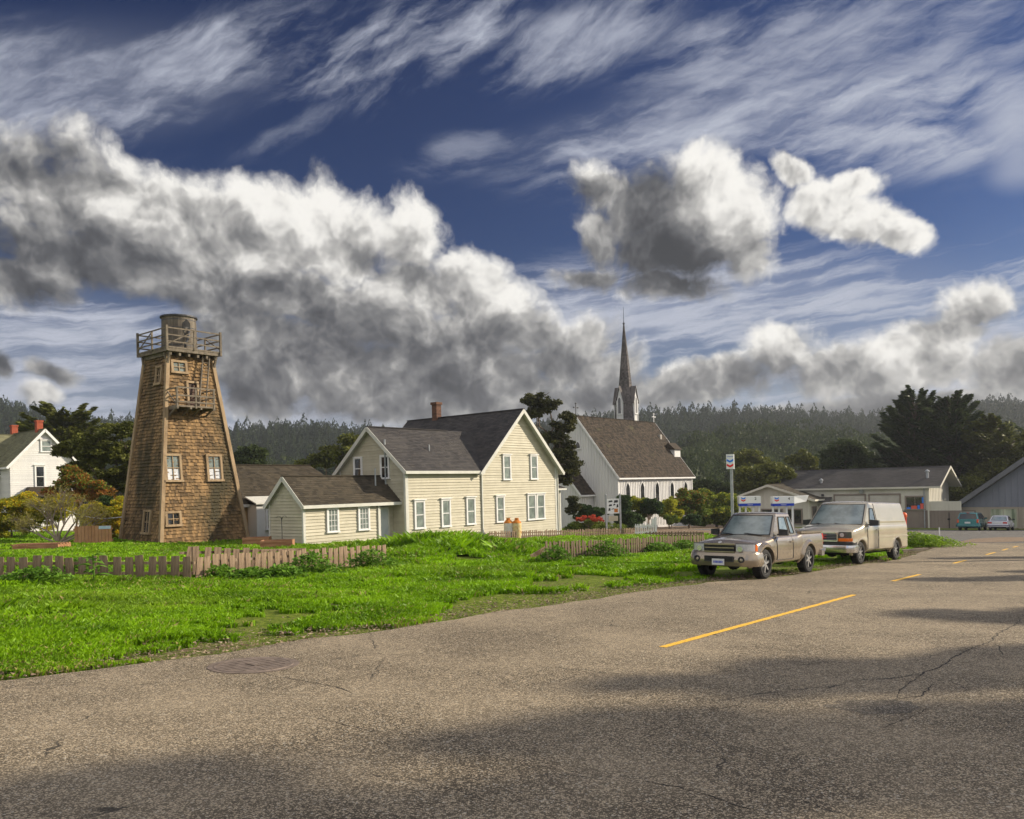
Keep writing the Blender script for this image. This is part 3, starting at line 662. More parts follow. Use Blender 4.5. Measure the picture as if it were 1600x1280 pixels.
def build_church():
    x, y = 11.61, 89.18
    t = thing('church', 'white board and batten church with steep mossy shingle roof and tall dark spire', 'church', (x, y, gplane(x, y)), ANG1)
    L, W, ze, zr = 17.3, 10.4, 5.85, 12.6
    b = MB()
    gp = [(0, -.8), (W, -.8), (W, ze), (W/2, zr), (0, ze)]
    b.battens((0, 0, 0), X, -Y, [(0, -.8), (L, -.8), (L, ze), (0, ze)], .36, .07, .05)
    b.battens((0, W, 0), -Y, -X, gp, .36, .07, .05); b.battens((L, 0, 0), Y, X, gp, .36, .07, .05)
    b.battens((L, W, 0), -X, Y, [(0, -.8), (L, -.8), (L, ze), (0, ze)], .36, .07, .05)
    b.box(-.1, .08, -.1, .08, -.8, ze); b.box(L-.1, L+.1, -.1, .08, -.8, ze); b.box(.1, L, -.07, -.001, ze-.25, ze-.02)
    b.build('wall', M['white_board'], t)
    gable_roof(t, 0, L, 0, W, ze, zr, 'old_shake', 'white_trim', .38, .3, .26, .22, .03, name='roof')
    for xc in (1.95, 5.1, 8.5, 12.1, 15.6): lancet(t, (0, 0, 0), X, -Y, xc, 1.7, 4.95, .85)
    lancet(t, (0, W, 0), -Y, -X, W/2+.05, 9.0, 9.75, .6)
    # vestry in front of the left gable
    b = MB(); vx, y0, y1, vz, vr = -2.6, 3.3, 9.8, 4.0, 7.9
    b.battens((vx, y1, 0), -Y, -X, [(0, -.8), (y1-y0, -.8), (y1-y0, vz), ((y1-y0)/2, vr), (0, vz)], .36, .07, .05)
    b.battens((vx, y0, 0), X, -Y, [(0, -.8), (-vx-.02, -.8), (-vx-.02, vz), (0, vz)], .36, .07, .05)
    b.build('vestry', M['white_board'], t)
    gable_roof(t, vx, -.1, y0, y1, vz, vr, 'old_shake', 'white_trim', .35, .25, .26, .22, .03, name='vestry_roof')
    lancet(t, (vx, y1, 0), -Y, -X, y1-y0-.75, 1.4, 3.3, .45)
    cross(t, (-.2, W/2, zr+.1), 1.4); cross(t, (L+.1, W/2, zr+.1), 1.15, 'white_trim')
    m = MB(); m.box(L-1.2, L+.3, 1.6, 3.2, 7.2, 9.0); m.prism([(L-1.4, 1.4, 9.0), (L-1.4, 3.4, 9.0), (L-1.4, 2.4, 9.9)], (2.0, 0, 0), 1); m.build('dormer', [M['white_board'], M['old_shake']], t)
    m = MB(); m.box(L-1.5, L-1.1, 3.4, 3.9, 8.0, 11.0); m.build('chimney', M['concrete'], t)
    # steeple
    sx, sy, R = 16.0, 8.5, 1.25
    m = MB(); m.battens((sx-R, sy-R, 0), X, -Y, [(0, 4), (2*R, 4), (2*R, 12.6), (0, 12.6)], .36, .07, .05); m.battens((sx-R, sy+R, 0), -Y, -X, [(0, 4), (2*R, 4), (2*R, 12.6), (0, 12.6)], .36, .07, .05)
    m.battens((sx+R, sy-R, 0), Y, X, [(0, 4), (2*R, 4), (2*R, 12.6), (0, 12.6)], .36, .07, .05); m.battens((sx+R, sy+R, 0), -X, Y, [(0, 4), (2*R, 4), (2*R, 12.6), (0, 12.6)], .36, .07, .05)
    st = m.build('steeple', M['white_board'], t)
    m = MB(); zb, zt = 11.6, 25.7
    def oc(k, r): a = math.radians(22.5+45*k); return (sx+math.cos(a)*r, sy+math.sin(a)*r)
    for k in range(8):
        lv = [(zb, 1.66), (15.4, 1.34), (17.0, .92), (zt, .08)]
        for (za, ra), (zc, rc) in zip(lv, lv[1:]):
            A, B_, C_, D_ = (*oc(k, ra), za), (*oc(k+1, ra), za), (*oc(k+1, rc), zc), (*oc(k, rc), zc)
            m.poly((A, B_, C_, D_), 0, .2); m.rows(A, B_, C_, D_, .22, .2, .02, 0, .4)
    m.build('spire', M['spire_shingle'], st)
    for U, N in ((X, -Y), (-Y, -X), (Y, X), (-X, Y)):
        c = V3(sx, sy, 0)+N*1.5; m = MB()
        P = lambda a, z, d: c+U*a+Z*z+N*d
        m.poly((P(-.42, 12, 0), P(.42, 12, 0), P(.42, 15.7, 0), P(0, 17.3, 0), P(-.42, 15.7, 0)), 0)
        m.poly((P(-.42, 12, 0), P(-.42, 15.7, 0), P(-.42, 15.7, -1), P(-.42, 12, -1)), 0); m.poly((P(.42, 12, 0), P(.42, 12, -1), P(.42, 15.7, -1), P(.42, 15.7, 0)), 0)
        for a in (-1, 1):
            q = [P(a*.66, 15.3, .14), P(0, 17.5, .14), P(0, 17.5, -1.1), P(a*.66, 15.3, -1.1)]; m.poly(q, 1); m.poly([p+Z*.09 for p in q], 1); m.poly((q[0], q[1], q[1]+Z*.09, q[0]+Z*.09), 0)
            m.beam(P(a*.45, 12, .03), P(a*.45, 15.7, .03), .09, .06, 0)
        g = m.build('gablet', [M['white_board'], M['spire_shingle']], st)
        lancet(g, tuple(c), U, N, 0, 14.0, 16.1, .42, 'louvre')
    m = MB(); m.tube([(sx, sy, zt-.2), (sx, sy, zt+.5), (sx, sy, zt+2.4)], [.07, .04, .02], 8); m.lathe((sx, sy, zt+.05), (0, 0, 1), [(0, .05), (.1, .16), (.2, .16), (.3, .05)], 8); m.build('finial', M['dark_metal'], st)
M['louvre'] = mk('grey_louvre', (.10, .10, .11), (.22, .22, .23), .7, 12, stretch=(.1, .1, 3))
M['spire_shingle'] = mk('spire_shingle', (.05, .046, .046), (.19, .17, .165), .85, .8, .6, (40, .3, .01))

# ------------------------------------------------------------------ service station and barn
M['station_board'] = mk('station_grey_board', (.52, .50, .43), (.66, .64, .555), .75, .6, .4, stretch=(1, 1, .3))
M['station_low'] = mk('station_taupe_board', (.20, .165, .14), (.28, .235, .20), .75, .6, .4, stretch=(1, 1, .3))
M['garage'] = mk('garage_door_paint', (.46, .44, .39), (.54, .52, .47), .6, 1)
M['barn_blue'] = mk('barn_blue_grey_board', (.15, .165, .20), (.22, .235, .28), .8, .7, .5, stretch=(1, 1, .3))
M['barn_beige'] = mk('barn_beige_board', (.33, .29, .23), (.44, .39, .32), .8, .7, .5, stretch=(1, 1, .3))
M['barn_roof'] = mk('barn_grey_roof', (.10, .105, .12), (.17, .175, .19), .85, .7, .5)
M['sign_white'] = mk('sign_white', (.78, .80, .80), None, .35)
M['sign_blue'] = mk('sign_blue', (.01, .05, .50), None, .35)
M['sign_light_blue'] = mk('sign_light_blue', (.02, .20, .75), None, .35)
M['sign_red'] = mk('sign_red', (.75, .02, .03), None, .35)
M['sign_black'] = mk('sign_black', (.03, .03, .035), None, .5)
M['sale_red'] = mk('poster_red', (.70, .12, .08), None, .5)
def chevrons(m, c, U, N, w, mb=0, mr=1, gap=.24):
    Zz = Z*w
    for z, mi in ((gap, mb), (-gap, mr)):
        for s in (-1, 1):
            m.prism([c+U*0+Zz*(z-.22), c+U*s*w*.5+Zz*(z+.05), c+U*s*w*.5+Zz*(z+.38), c+Zz*(z+.10)], N*.012, mi)
def text_on(par, s, P, U, N, size, mat, name='lettering', align='CENTER'):
    cu = bpy.data.curves.new(name, 'FONT'); cu.body = s; cu.size = size; cu.extrude = .006; cu.align_x = align; cu.align_y = 'CENTER'; cu.offset = size*.012
    c_ = bpy.data.objects.new(name, cu); COL.objects.link(c_); bpy.context.view_layer.update()
    me = bpy.data.meshes.new_from_object(c_.evaluated_get(bpy.context.evaluated_depsgraph_get())); bpy.data.objects.remove(c_)
    me.materials.clear(); o = link_mesh(name, me, [M[mat]])
    U, N = Vector(U).normalized(), Vector(N).normalized(); Zl = N.cross(U)
    mw = Matrix(((U.x, Zl.x, N.x, P[0]), (U.y, Zl.y, N.y, P[1]), (U.z, Zl.z, N.z, P[2]), (0, 0, 0, 1)))
    o.parent = par; o.matrix_local = mw; return o
KS = 1.17                                                    # these buildings are drawn at 1:1.17
def far(p): return V3(p.x*KS, p.y*KS, EYE+(p.z-EYE)*KS)
def build_station():
    g = far(G(1452, 829)); t = thing('service_station', 'long low grey service station with dark roof, two garage doors and gabled office', 'service station', g, ANG1); t.scale = (KS, KS, KS)
    # local x runs away from the road (D1), local y leftward and away (D2); the long front faces -x
    b = MB(); Lr, ze, zr, Wd = 15.4, 4.2, 6.0, 8.6
    b.battens((0, Lr, 0), -Y, -X, [(0, 1.9), (Lr, 1.9), (Lr, ze), (0, ze)], .62, .05, .03, 0)
    b.battens((0, Lr, 0), -Y, -X, [(0, -.5), (Lr, -.5), (Lr, 1.898), (0, 1.898)], .62, .05, .03, 1)
    gp = [(0, 1.9), (Wd, 1.9), (Wd, ze), (Wd/2, zr), (0, ze)]
    b.battens((0, 0, 0), X, -Y, gp, .62, .05, .03, 0); b.battens((0, 0, 0), X, -Y, [(0, -.5), (Wd, -.5), (Wd, 1.898), (0, 1.898)], .62, .05, .03, 1)
    b.battens((Wd, 0, 0), Y, X, [(0, -.5), (Lr, -.5), (Lr, ze), (0, ze)], .62, .05, .03, 0); b.battens((Wd, Lr, 0), -X, Y, [(p, q if q < 1.91 else q) for p, q in gp], .62, .05, .03, 0)
    b.box(-.08, .0, -.06, .08, -.5, ze)
    b.build('wall', [M['station_board'], M['station_low']], t)
    gable_roof(t, 0, Lr, 0, Wd, ze, zr, 'asphalt_dark', 'station_board', .35, 1.1, .2, .4, .01, axis='y')
    for y0, y1 in ((2.55, 5.25), (5.75, 8.6)):
        m = MB()
        for k in range(5): m.box(-.05, -.032, y0, y1, -.4+k*.76, -.4+k*.76+.735)
        d = m.build('garage_door', M['garage'], t); m = MB()
        m.box(-.10, -.031, y0-.14, y0, -.4, 3.45); m.box(-.10, -.031, y1, y1+.14, -.4, 3.45); m.box(-.10, -.031, y0-.14, y1+.14, 3.402, 3.55); m.build('frame', M['station_low'], d)
    w = window(t, (0, 2.0, 0), -Y, -X, .05, 1.62, 2.02, 3.2, 'station_low', 'glass_dark', hood=False, cross='v')
    m = MB(); m.box(-.09, -.085, 1.0, 1.5, 2.04, 2.35); m.box(-.09, -.085, .42, .7, 2.05, 2.55); m.build('poster', M['sale_red'], w)
    m = MB(); m.box(-.09, -.085, .75, .95, 2.04, 2.4); m.box(-.09, -.085, 1.55, 1.9, 2.04, 2.2); m.box(-.09, -.085, .4, .55, 2.6, 3.15); m.build('poster', M['sign_light_blue'], w)
    # office with its own gable, in front of the left end
    ox, oy0, oy1, oz, ozr = -2.6, 10.3, 18.3, 3.25, 4.6
    b = MB(); gp = [(0, 0-.5), (oy1-oy0, -.5), (oy1-oy0, oz), ((oy1-oy0)/2, ozr), (0, oz)]
    b.battens((ox, oy1, 0), -Y, -X, gp, .5, .05, .03, 0); b.battens((ox, oy0, 0), X, -Y, [(0, -.5), (2.58, -.5), (2.58, oz), (0, oz)], .5, .05, .03, 0); b.battens((2.0, oy1, 0), -X, Y, [(0, -.5), (4.6, -.5), (4.6, oz), (0, oz)], .5, .05, .03, 0)
    b.build('office', M['station_board'], t)
    gable_roof(t, ox, 4.5, oy0, oy1, oz, ozr, 'brown_shingle', 'station_board', .75, .7, .2, .4, .01, name='office_roof')
    for y0, y1 in ((11.1, 12.6), (13.1, 15.2)): window(t, (ox, oy1, 0), -Y, -X, oy1-y1, oy1-y0, .7, 2.1, 'station_low', 'glass_dark', hood=False, cross='v')
    window(t, (ox, oy0, 0), X, -Y, .7, 1.7, .1, 2.3, 'station_low', 'glass_dark', hood=False, cross='v')
    m = MB(); m.prism([(-.9, 8.9, 2.75), (-.9, 10.1, 2.75), (0, 10.1, 3.2), (0, 8.9, 3.2)], (0, 0, .08)); m.build('awning', M['asphalt_dark'], t)
    for (y, z) in ((0.4, 5.2), (10.3, 4.6)):
        m = MB(); m.tube([(1.6 if y < 1 else 1.0, y, z-.6), (1.6 if y < 1 else 1.0, y, z+.35)], .14, 8); m.lathe((1.6 if y < 1 else 1.0, y, z+.35), (0, 0, 1), [(0, .22), (.1, .22), (.25, .02)], 8); m.build('roof_vent', M['steel'], t)
    m = MB(); m.lathe((-.05, 6.0, 3.85), (-1, 0, -.3), [(0, .12), (.15, .2), (.3, .2), (.3, 0)], 10); m.build('wall_lamp', M['steel'], t)
    m = MB(); m.box(-.12, -.031, 9.7, 9.95, 3.35, 3.6); m.build('meter_box', M['dark_metal'], t)
    m = MB(); m.tube([(-.1, .35, -.3), (-.1, .35, 4.1)], .05, 8); m.build('downpipe', M['steel'], t)
    # fence with a gate closing the gap to the barn
    f = thing('board_fence', 'tall grey board fence with double gate between station and barn', 'fence', g, ANG1); f.scale = (KS, KS, KS)
    m = MB(); m.battens((0, -.05, 0), -Y, -X, [(0, -.5), (2.85, -.5), (2.85, 1.88), (0, 1.88)], .3, .03, .03, 0); m.build('gate', M['station_low'], f)
    m = MB(); m.battens((0.05, -.05, 0), -Y, -X, [(0, 1.88), (2.7, 1.88), (2.7, 2.75), (0, 2.75)], .3, .03, .03, 0); m.build('upper_panel', M['station_board'], f)
    m = MB(); m.box(-.08, -.03, -1.75, -1.70, .2, 1.7); m.box(-.1, -.03, -1.8, -1.6, 1.0, 1.15); m.build('latch', M['black'], f)
    # barn
    gb = far(G(1487, 829)); t = thing('barn', 'large grey barn with blue grey boards above beige boards and big shop windows', 'barn', gb, ANG1); t.scale = (KS, KS, KS)
    b = MB(); hw = 11.0
    def rz_(y): return 1.6+(y)*.74
    b.battens((0, 0, 0), -Y, -X, [(0, -.5), (2*hw, -.5), (2*hw, 2.2), (.75, 2.2), (0, 1.65)], .5, .04, .03, 1)
    b.battens((-.04, 0, 0), -Y, -X, [(.7, 2.2), (2*hw-.7, 2.2), (hw, rz_(hw)), ], .5, .04, .03, 0)
    b.battens((20, 0, 0), -X, Y, [(0, -.5), (20, -.5), (20, 1.6), (0, 1.6)], .5, .04, .03, 1)
    b.build('wall', [M['barn_blue'], M['barn_beige']], t)
    m = MB()
    for a, b_ in (((-.9, .35, 1.45), (-.9, -hw, rz_(hw)+.1)), ((-.9, -2*hw-.35, 1.45), (-.9, -hw, rz_(hw)+.1))):
        a, b_ = Vector(a), Vector(b_); p = [a, a+X*21, b_+X*21, b_]
        if a.y < -hw: p = [p[1], p[0], p[3], p[2]]
        m.rows(*[q+Z*.5 for q in (p[1], p[0], p[3], p[2])], .35, .6, .015, 0); m.poly([q+Z*.48 for q in p], 0); m.poly(p, 0)
        m.poly((a, b_, b_+Z*.48, a+Z*.48), 0, .8); m.poly((a, a+Z*.48, a+X*21+Z*.48, a+X*21), 0, .4)
    m.build('roof', M['barn_roof'], t)
    for x0, x1 in ((3.25, 5.35), (5.85, 8.6)): window(t, (-.03, 0, 0), -Y, -X, x0, x1, .35, 2.05, 'barn_beige', 'glass_shop', hood=False, cross='v', sill=False)
    m = MB(); m.box(-.10, -.03, -1.95, -.95, -.4, 1.8); d = m.build('door', M['garage'], t); m = MB()
    m.box(-.12, -.03, -2.05, -1.952, -.4, 1.9); m.box(-.12, -.03, -.948, -.85, -.4, 1.9); m.box(-.12, -.03, -1.952, -.948, 1.802, 1.9); m.build('frame', M['station_low'], d)
M['asphalt_dark'] = mk('dark_roof_felt', (.045, .042, .042), (.085, .08, .078), .9, .5, .5)
M['glass_shop'] = mk('shop_window_glass', (.16, .20, .13), (.58, .62, .48), .1, 2.5, 0, None, .6, stretch=(1, 1, .1))

# ------------------------------------------------------------------ white house far left
def build_white_house():
    P = at(17, 800, 74); x, y = P.x, P.y
    t = thing('white_house', 'white clapboard house with mossy gable roof and two red chimneys', 'house', (x, y, gplane(x, y)), ANG1)
    W = 5.9; ze, zr = 6.1, 9.3
    c = MB(); c.lap((0, 0, 0), X, -Y, [(0, -.6), (W, -.6), (W, ze), (W/2+.1, zr), (0, ze-.2)], .2, .03); c.lap((W, 0, 0), Y, X, [(0, -.6), (10, -.6), (10, ze), (0, ze)], .2, .03)
    c.lap((0, 10, 0), -Y, -X, [(0, -.6), (10, -.6), (10, ze), (0, ze)], .2, .03); c.lap((-9, 3, 0), X, -Y, [(0, -.6), (9, -.6), (9, ze-.6), (0, ze-.6)], .2, .03)
    c.build('wall', M['white_board'], t)
    gable_roof(t, 0, 10, 0, W, ze, zr, 'mossy_roof', 'white_trim', .35, .35, .22, .3, .02, axis='y')
    gable_roof(t, -9.5, 3, 2.7, 9.5, ze-.5, zr-.2, 'mossy_roof', 'white_trim', .5, .2, .22, .3, .02, name='side_roof')
    window(t, (0, 0, 0), X, -Y, 2.15, 2.85, 4.0, 5.9, 'white_trim', 'glass_dark', hood=True)
    window(t, (0, 0, 0), X, -Y, 2.7, 3.5, 7.3, 8.3, 'white_trim', 'glass_curtain', hood=True)
    window(t, (-9, 3, 0), X, -Y, 6.9, 7.9, 2.4, 4.6, 'white_trim', 'glass_dark', hood=True)
    b = MB(); b.box(.9, 3.6, -1.4, -.03, -.6, 2.6); bay = b.build('bay', M['white_board'], t)
    b = MB()
    q = [(.6, -1.7, 2.9), (3.9, -1.7, 2.9), (3.9, 0, 2.9), (.6, 0, 2.9)]; top = [(1.4, -.7, 4.0), (3.1, -.7, 4.0), (3.1, 0, 4.0), (1.4, 0, 4.0)]
    for k in range(4): b.poly((q[k], q[(k+1) % 4], top[(k+1) % 4], top[k]))
    b.poly(top); b.build('bay_roof', M['old_shake'], t)
    window(t, (0, -1.4, 0), X, -Y, 1.3, 3.2, .9, 2.3, 'white_trim', 'glass_dark', hood=False, cross='v')
    for cx, cy, z in ((W/2, 1.1, 9.3), (W/2+.1, 7.6, 9.3)):
        m = MB(); m.box(cx-.27, cx+.27, cy-.25, cy+.25, z-.8, z+.85); m.box(cx-.32, cx+.32, cy-.30, cy+.30, z+.85, z+1.0); m.build('chimney', M['red_brick'], t)
M['mossy_roof'] = mk('mossy_roof_shingle', (.115, .115, .07), (.23, .225, .13), .9, .6, .6)
for fn in (build_tower, build_house, build_shed, build_church, build_station, build_white_house): fn()

# ------------------------------------------------------------------ ground, road, lots
def fbm(x, y, seed=0, octs=4, sc=1.0):                       # cheap value noise for numpy arrays
    r = np.random.default_rng(seed); tab = r.random((256, 256)); out = 0; amp = 1; tot = 0
    for o in range(octs):
        xs, ys = x*sc*2**o+17.3*o, y*sc*2**o+9.1*o
        xi, yi = np.floor(xs).astype(int), np.floor(ys).astype(int); fx, fy = xs-xi, ys-yi
        fx, fy = fx*fx*(3-2*fx), fy*fy*(3-2*fy)
        a, b, c, d = tab[xi % 256, yi % 256], tab[(xi+1) % 256, yi % 256], tab[xi % 256, (yi+1) % 256], tab[(xi+1) % 256, (yi+1) % 256]
        out = out+amp*((a*(1-fx)+b*fx)*(1-fy)+(c*(1-fx)+d*fx)*fy); tot += amp; amp *= .5
    return out/tot
def gpl(x, y):
    r = np.hypot(x, y); k = np.where(r < 170, 1, 170/np.maximum(r, 1)); return -.03*y*k-.026*x*k
EA, EB = G(0, 1065), G(1480, 846); ED = (EB-EA); ED.z = 0; ED.normalize(); EN = V3(ED.y, -ED.x, 0)     # road edge line, EN points onto the road
EDGE = [(-60, 0), (0, 0), (1.9, .34), (5, .44), (8.8, .55), (12.4, .60), (15.3, .74), (17.3, 1.40), (20, 1.68), (24.8, 1.83), (27.7, 2.2), (33.5, 1.78), (47.4, .57), (51, .36), (230, .3)]
def edge_off(s): return np.interp(s, [p[0] for p in EDGE], [p[1] for p in EDGE])+(fbm(s, s*0+3, 5, 4, .9)-.5)*.30
def edge_dist(x, y):                                         # > 0 on the verge side
    s = (x-EA.x)*ED.x+(y-EA.y)*ED.y
    w = edge_off(s)
    return -((x-EA.x)*EN.x+(y-EA.y)*EN.y)+w
def sheet(name, x0, x1, y0, y1, nx, ny, off, mat, keep=None, kind='structure', bump=0):
    xs, ys = np.meshgrid(np.linspace(x0, x1, nx), np.linspace(y0, y1, ny)); z = gpl(xs, ys)+off
    if bump: z = z+(fbm(xs, ys, 9, 4, .5)-.5)*bump
    V = np.stack([xs, ys, z], -1).reshape(-1, 3); i = np.arange(nx*ny).reshape(ny, nx)
    F = np.stack([i[:-1, :-1], i[:-1, 1:], i[1:, 1:], i[1:, :-1]], -1).reshape(-1, 4)
    if keep is not None:
        c = V[F].mean(1); F = F[keep(c[:, 0], c[:, 1])]
    me = bpy.data.meshes.new(name); me.from_pydata(V.tolist(), [], F.tolist()); me.polygons.foreach_set('use_smooth', [True]*len(me.polygons)); me.update()
    o = link_mesh(name, me, [mat]); o['kind'] = kind; return o
def ground_mat():
    m = bpy.data.materials.new('earth_and_turf'); m.use_nodes = True; nt = m.node_tree; nt.nodes.clear()
    tc = node(nt, 'ShaderNodeTexCoord'); v = S(nt, tc.outputs['Object'])
    a = noise(nt, v, .35, 5, .6); b = noise(nt, v, 9, 5, .65); c = noise(nt, v, 60, 3, .6)
    turf = mixc(nt, b.step(.3, .7), (.06, .10, .012), (.20, .25, .035)); soil = mixc(nt, c.step(.3, .7), (.09, .062, .038), (.24, .18, .12))
    col = mixc(nt, (a*.5+b*.5).step(.5, .62), turf, soil)
    bn = node(nt, 'ShaderNodeBump', {'Height': c+b*2.0, 'Strength': .6, 'Distance': .03})
    bs = node(nt, 'ShaderNodeBsdfPrincipled', {'Base Color': col, 'Roughness': .95, 'Specular IOR Level': .1}); nt.links.new(bn.outputs[0], bs.inputs['Normal'])
    nt.links.new(bs.outputs[0], nt.nodes.new('ShaderNodeOutputMaterial').inputs[0]); return m
def asphalt_mat(name, dark, light, tint=(1, 1, 1), cracks=True):
    m = bpy.data.materials.new(name); m.use_nodes = True; nt = m.node_tree; nt.nodes.clear()
    tc = node(nt, 'ShaderNodeTexCoord'); v = S(nt, tc.outputs['Object'])
    vo = node(nt, 'ShaderNodeTexVoronoi', {'Scale': 85.0, 'Randomness': 1.0}); nt.links.new(v.o, vo.inputs['Vector'])
    sp = nt.nodes.new('ShaderNodeSeparateColor'); nt.links.new(vo.outputs['Color'], sp.inputs[0])
    chip = S(nt, sp.outputs[0]); dist = S(nt, vo.outputs['Distance'])
    big = noise(nt, v, .5, 5, .6); mid = noise(nt, v, 6, 4, .65)
    f = (chip*.75+mid*.35+big*.3-.2)-dist.step(.25, .6)*.35
    col = mixc(nt, f.step(.05, .95), dark, light)
    col = mixc(nt, chip.step(.955, .985), col, (.50, .46, .38))
    col = mixc(nt, big.step(.35, .75)*.35, col, tuple(c*.6 for c in light))
    # oily wheel tracks and long thin cracks
    if cracks:
        vd = node(nt, 'ShaderNodeTexNoise', {'Scale': 1.6, 'Detail': 5.0, 'Roughness': .7}); nt.links.new(v.o, vd.inputs['Vector'])
        wv = node(nt, 'ShaderNodeVectorMath', operation='MULTIPLY_ADD'); nt.links.new(vd.outputs['Color'], wv.inputs[0]); wv.inputs[1].default_value = (.5, .5, 0); nt.links.new(v.o, wv.inputs[2])
        mpp = node(nt, 'ShaderNodeMapping'); nt.links.new(wv.outputs[0], mpp.inputs[0]); mpp.inputs['Scale'].default_value = (.28, .28, .02); mpp.inputs['Location'].default_value = (.31, .17, 0)
        cv = node(nt, 'ShaderNodeTexVoronoi', {'Scale': 1.0}, feature='DISTANCE_TO_EDGE'); nt.links.new(mpp.outputs[0], cv.inputs['Vector'])
        cw = noise(nt, v, .9, 3, .6).step(.42, .62)
        cr_ = S(nt, cv.outputs['Distance'])._m('LESS_THAN', .0022)*cw
        col = mixc(nt, cr_*.9, col, (.025, .024, .022))
    bn = node(nt, 'ShaderNodeBump', {'Height': chip+dist*-1.0, 'Strength': .35, 'Distance': .006})
    bs = node(nt, 'ShaderNodeBsdfPrincipled', {'Base Color': col, 'Roughness': .85, 'Specular IOR Level': .25}); nt.links.new(bn.outputs[0], bs.inputs['Normal'])
    nt.links.new(bs.outputs[0], nt.nodes.new('ShaderNodeOutputMaterial').inputs[0]); return m
M['ground'] = ground_mat(); M['road'] = asphalt_mat('worn_asphalt', (.070, .057, .040), (.66, .54, .375)); M['road_dark'] = asphalt_mat('dark_worn_asphalt', (.05, .043, .033), (.40, .34, .26), cracks=False); M['lot'] = asphalt_mat('lot_asphalt', (.08, .078, .075), (.24, .23, .21), cracks=False)
M['gravel'] = asphalt_mat('brown_gravel', (.16, .11, .07), (.34, .25, .17), cracks=False)
M['yellow_paint'] = mk('yellow_road_paint', (.82, .42, .03), (.95, .62, .08), .6, 30, 0, third=((.22, .16, .08), 45, .56, .66))
def poly_sheet(name, pts, off, mat, kind='structure', sub=1.2, wob=.0):
    bm = bmesh.new(); vs = [bm.verts.new((p[0], p[1], 0)) for p in pts]; bm.faces.new(vs)
    x0, x1 = min(p[0] for p in pts), max(p[0] for p in pts); y0, y1 = min(p[1] for p in pts), max(p[1] for p in pts)
    for ax, a, b in (((1, 0, 0), x0, x1), ((0, 1, 0), y0, y1)):
        n = int((b-a)/sub)
        for k in range(1, n):
            c = a+(b-a)*k/n; bmesh.ops.bisect_plane(bm, geom=bm.verts[:]+bm.edges[:]+bm.faces[:], plane_co=(c*ax[0], c*ax[1], 0), plane_no=ax)
    for v in bm.verts: v.co.z = float(gpl(v.co.x, v.co.y))+off
    me = bpy.data.meshes.new(name); bm.to_mesh(me); bm.free(); o = link_mesh(name, me, [mat]); o['kind'] = kind; return o
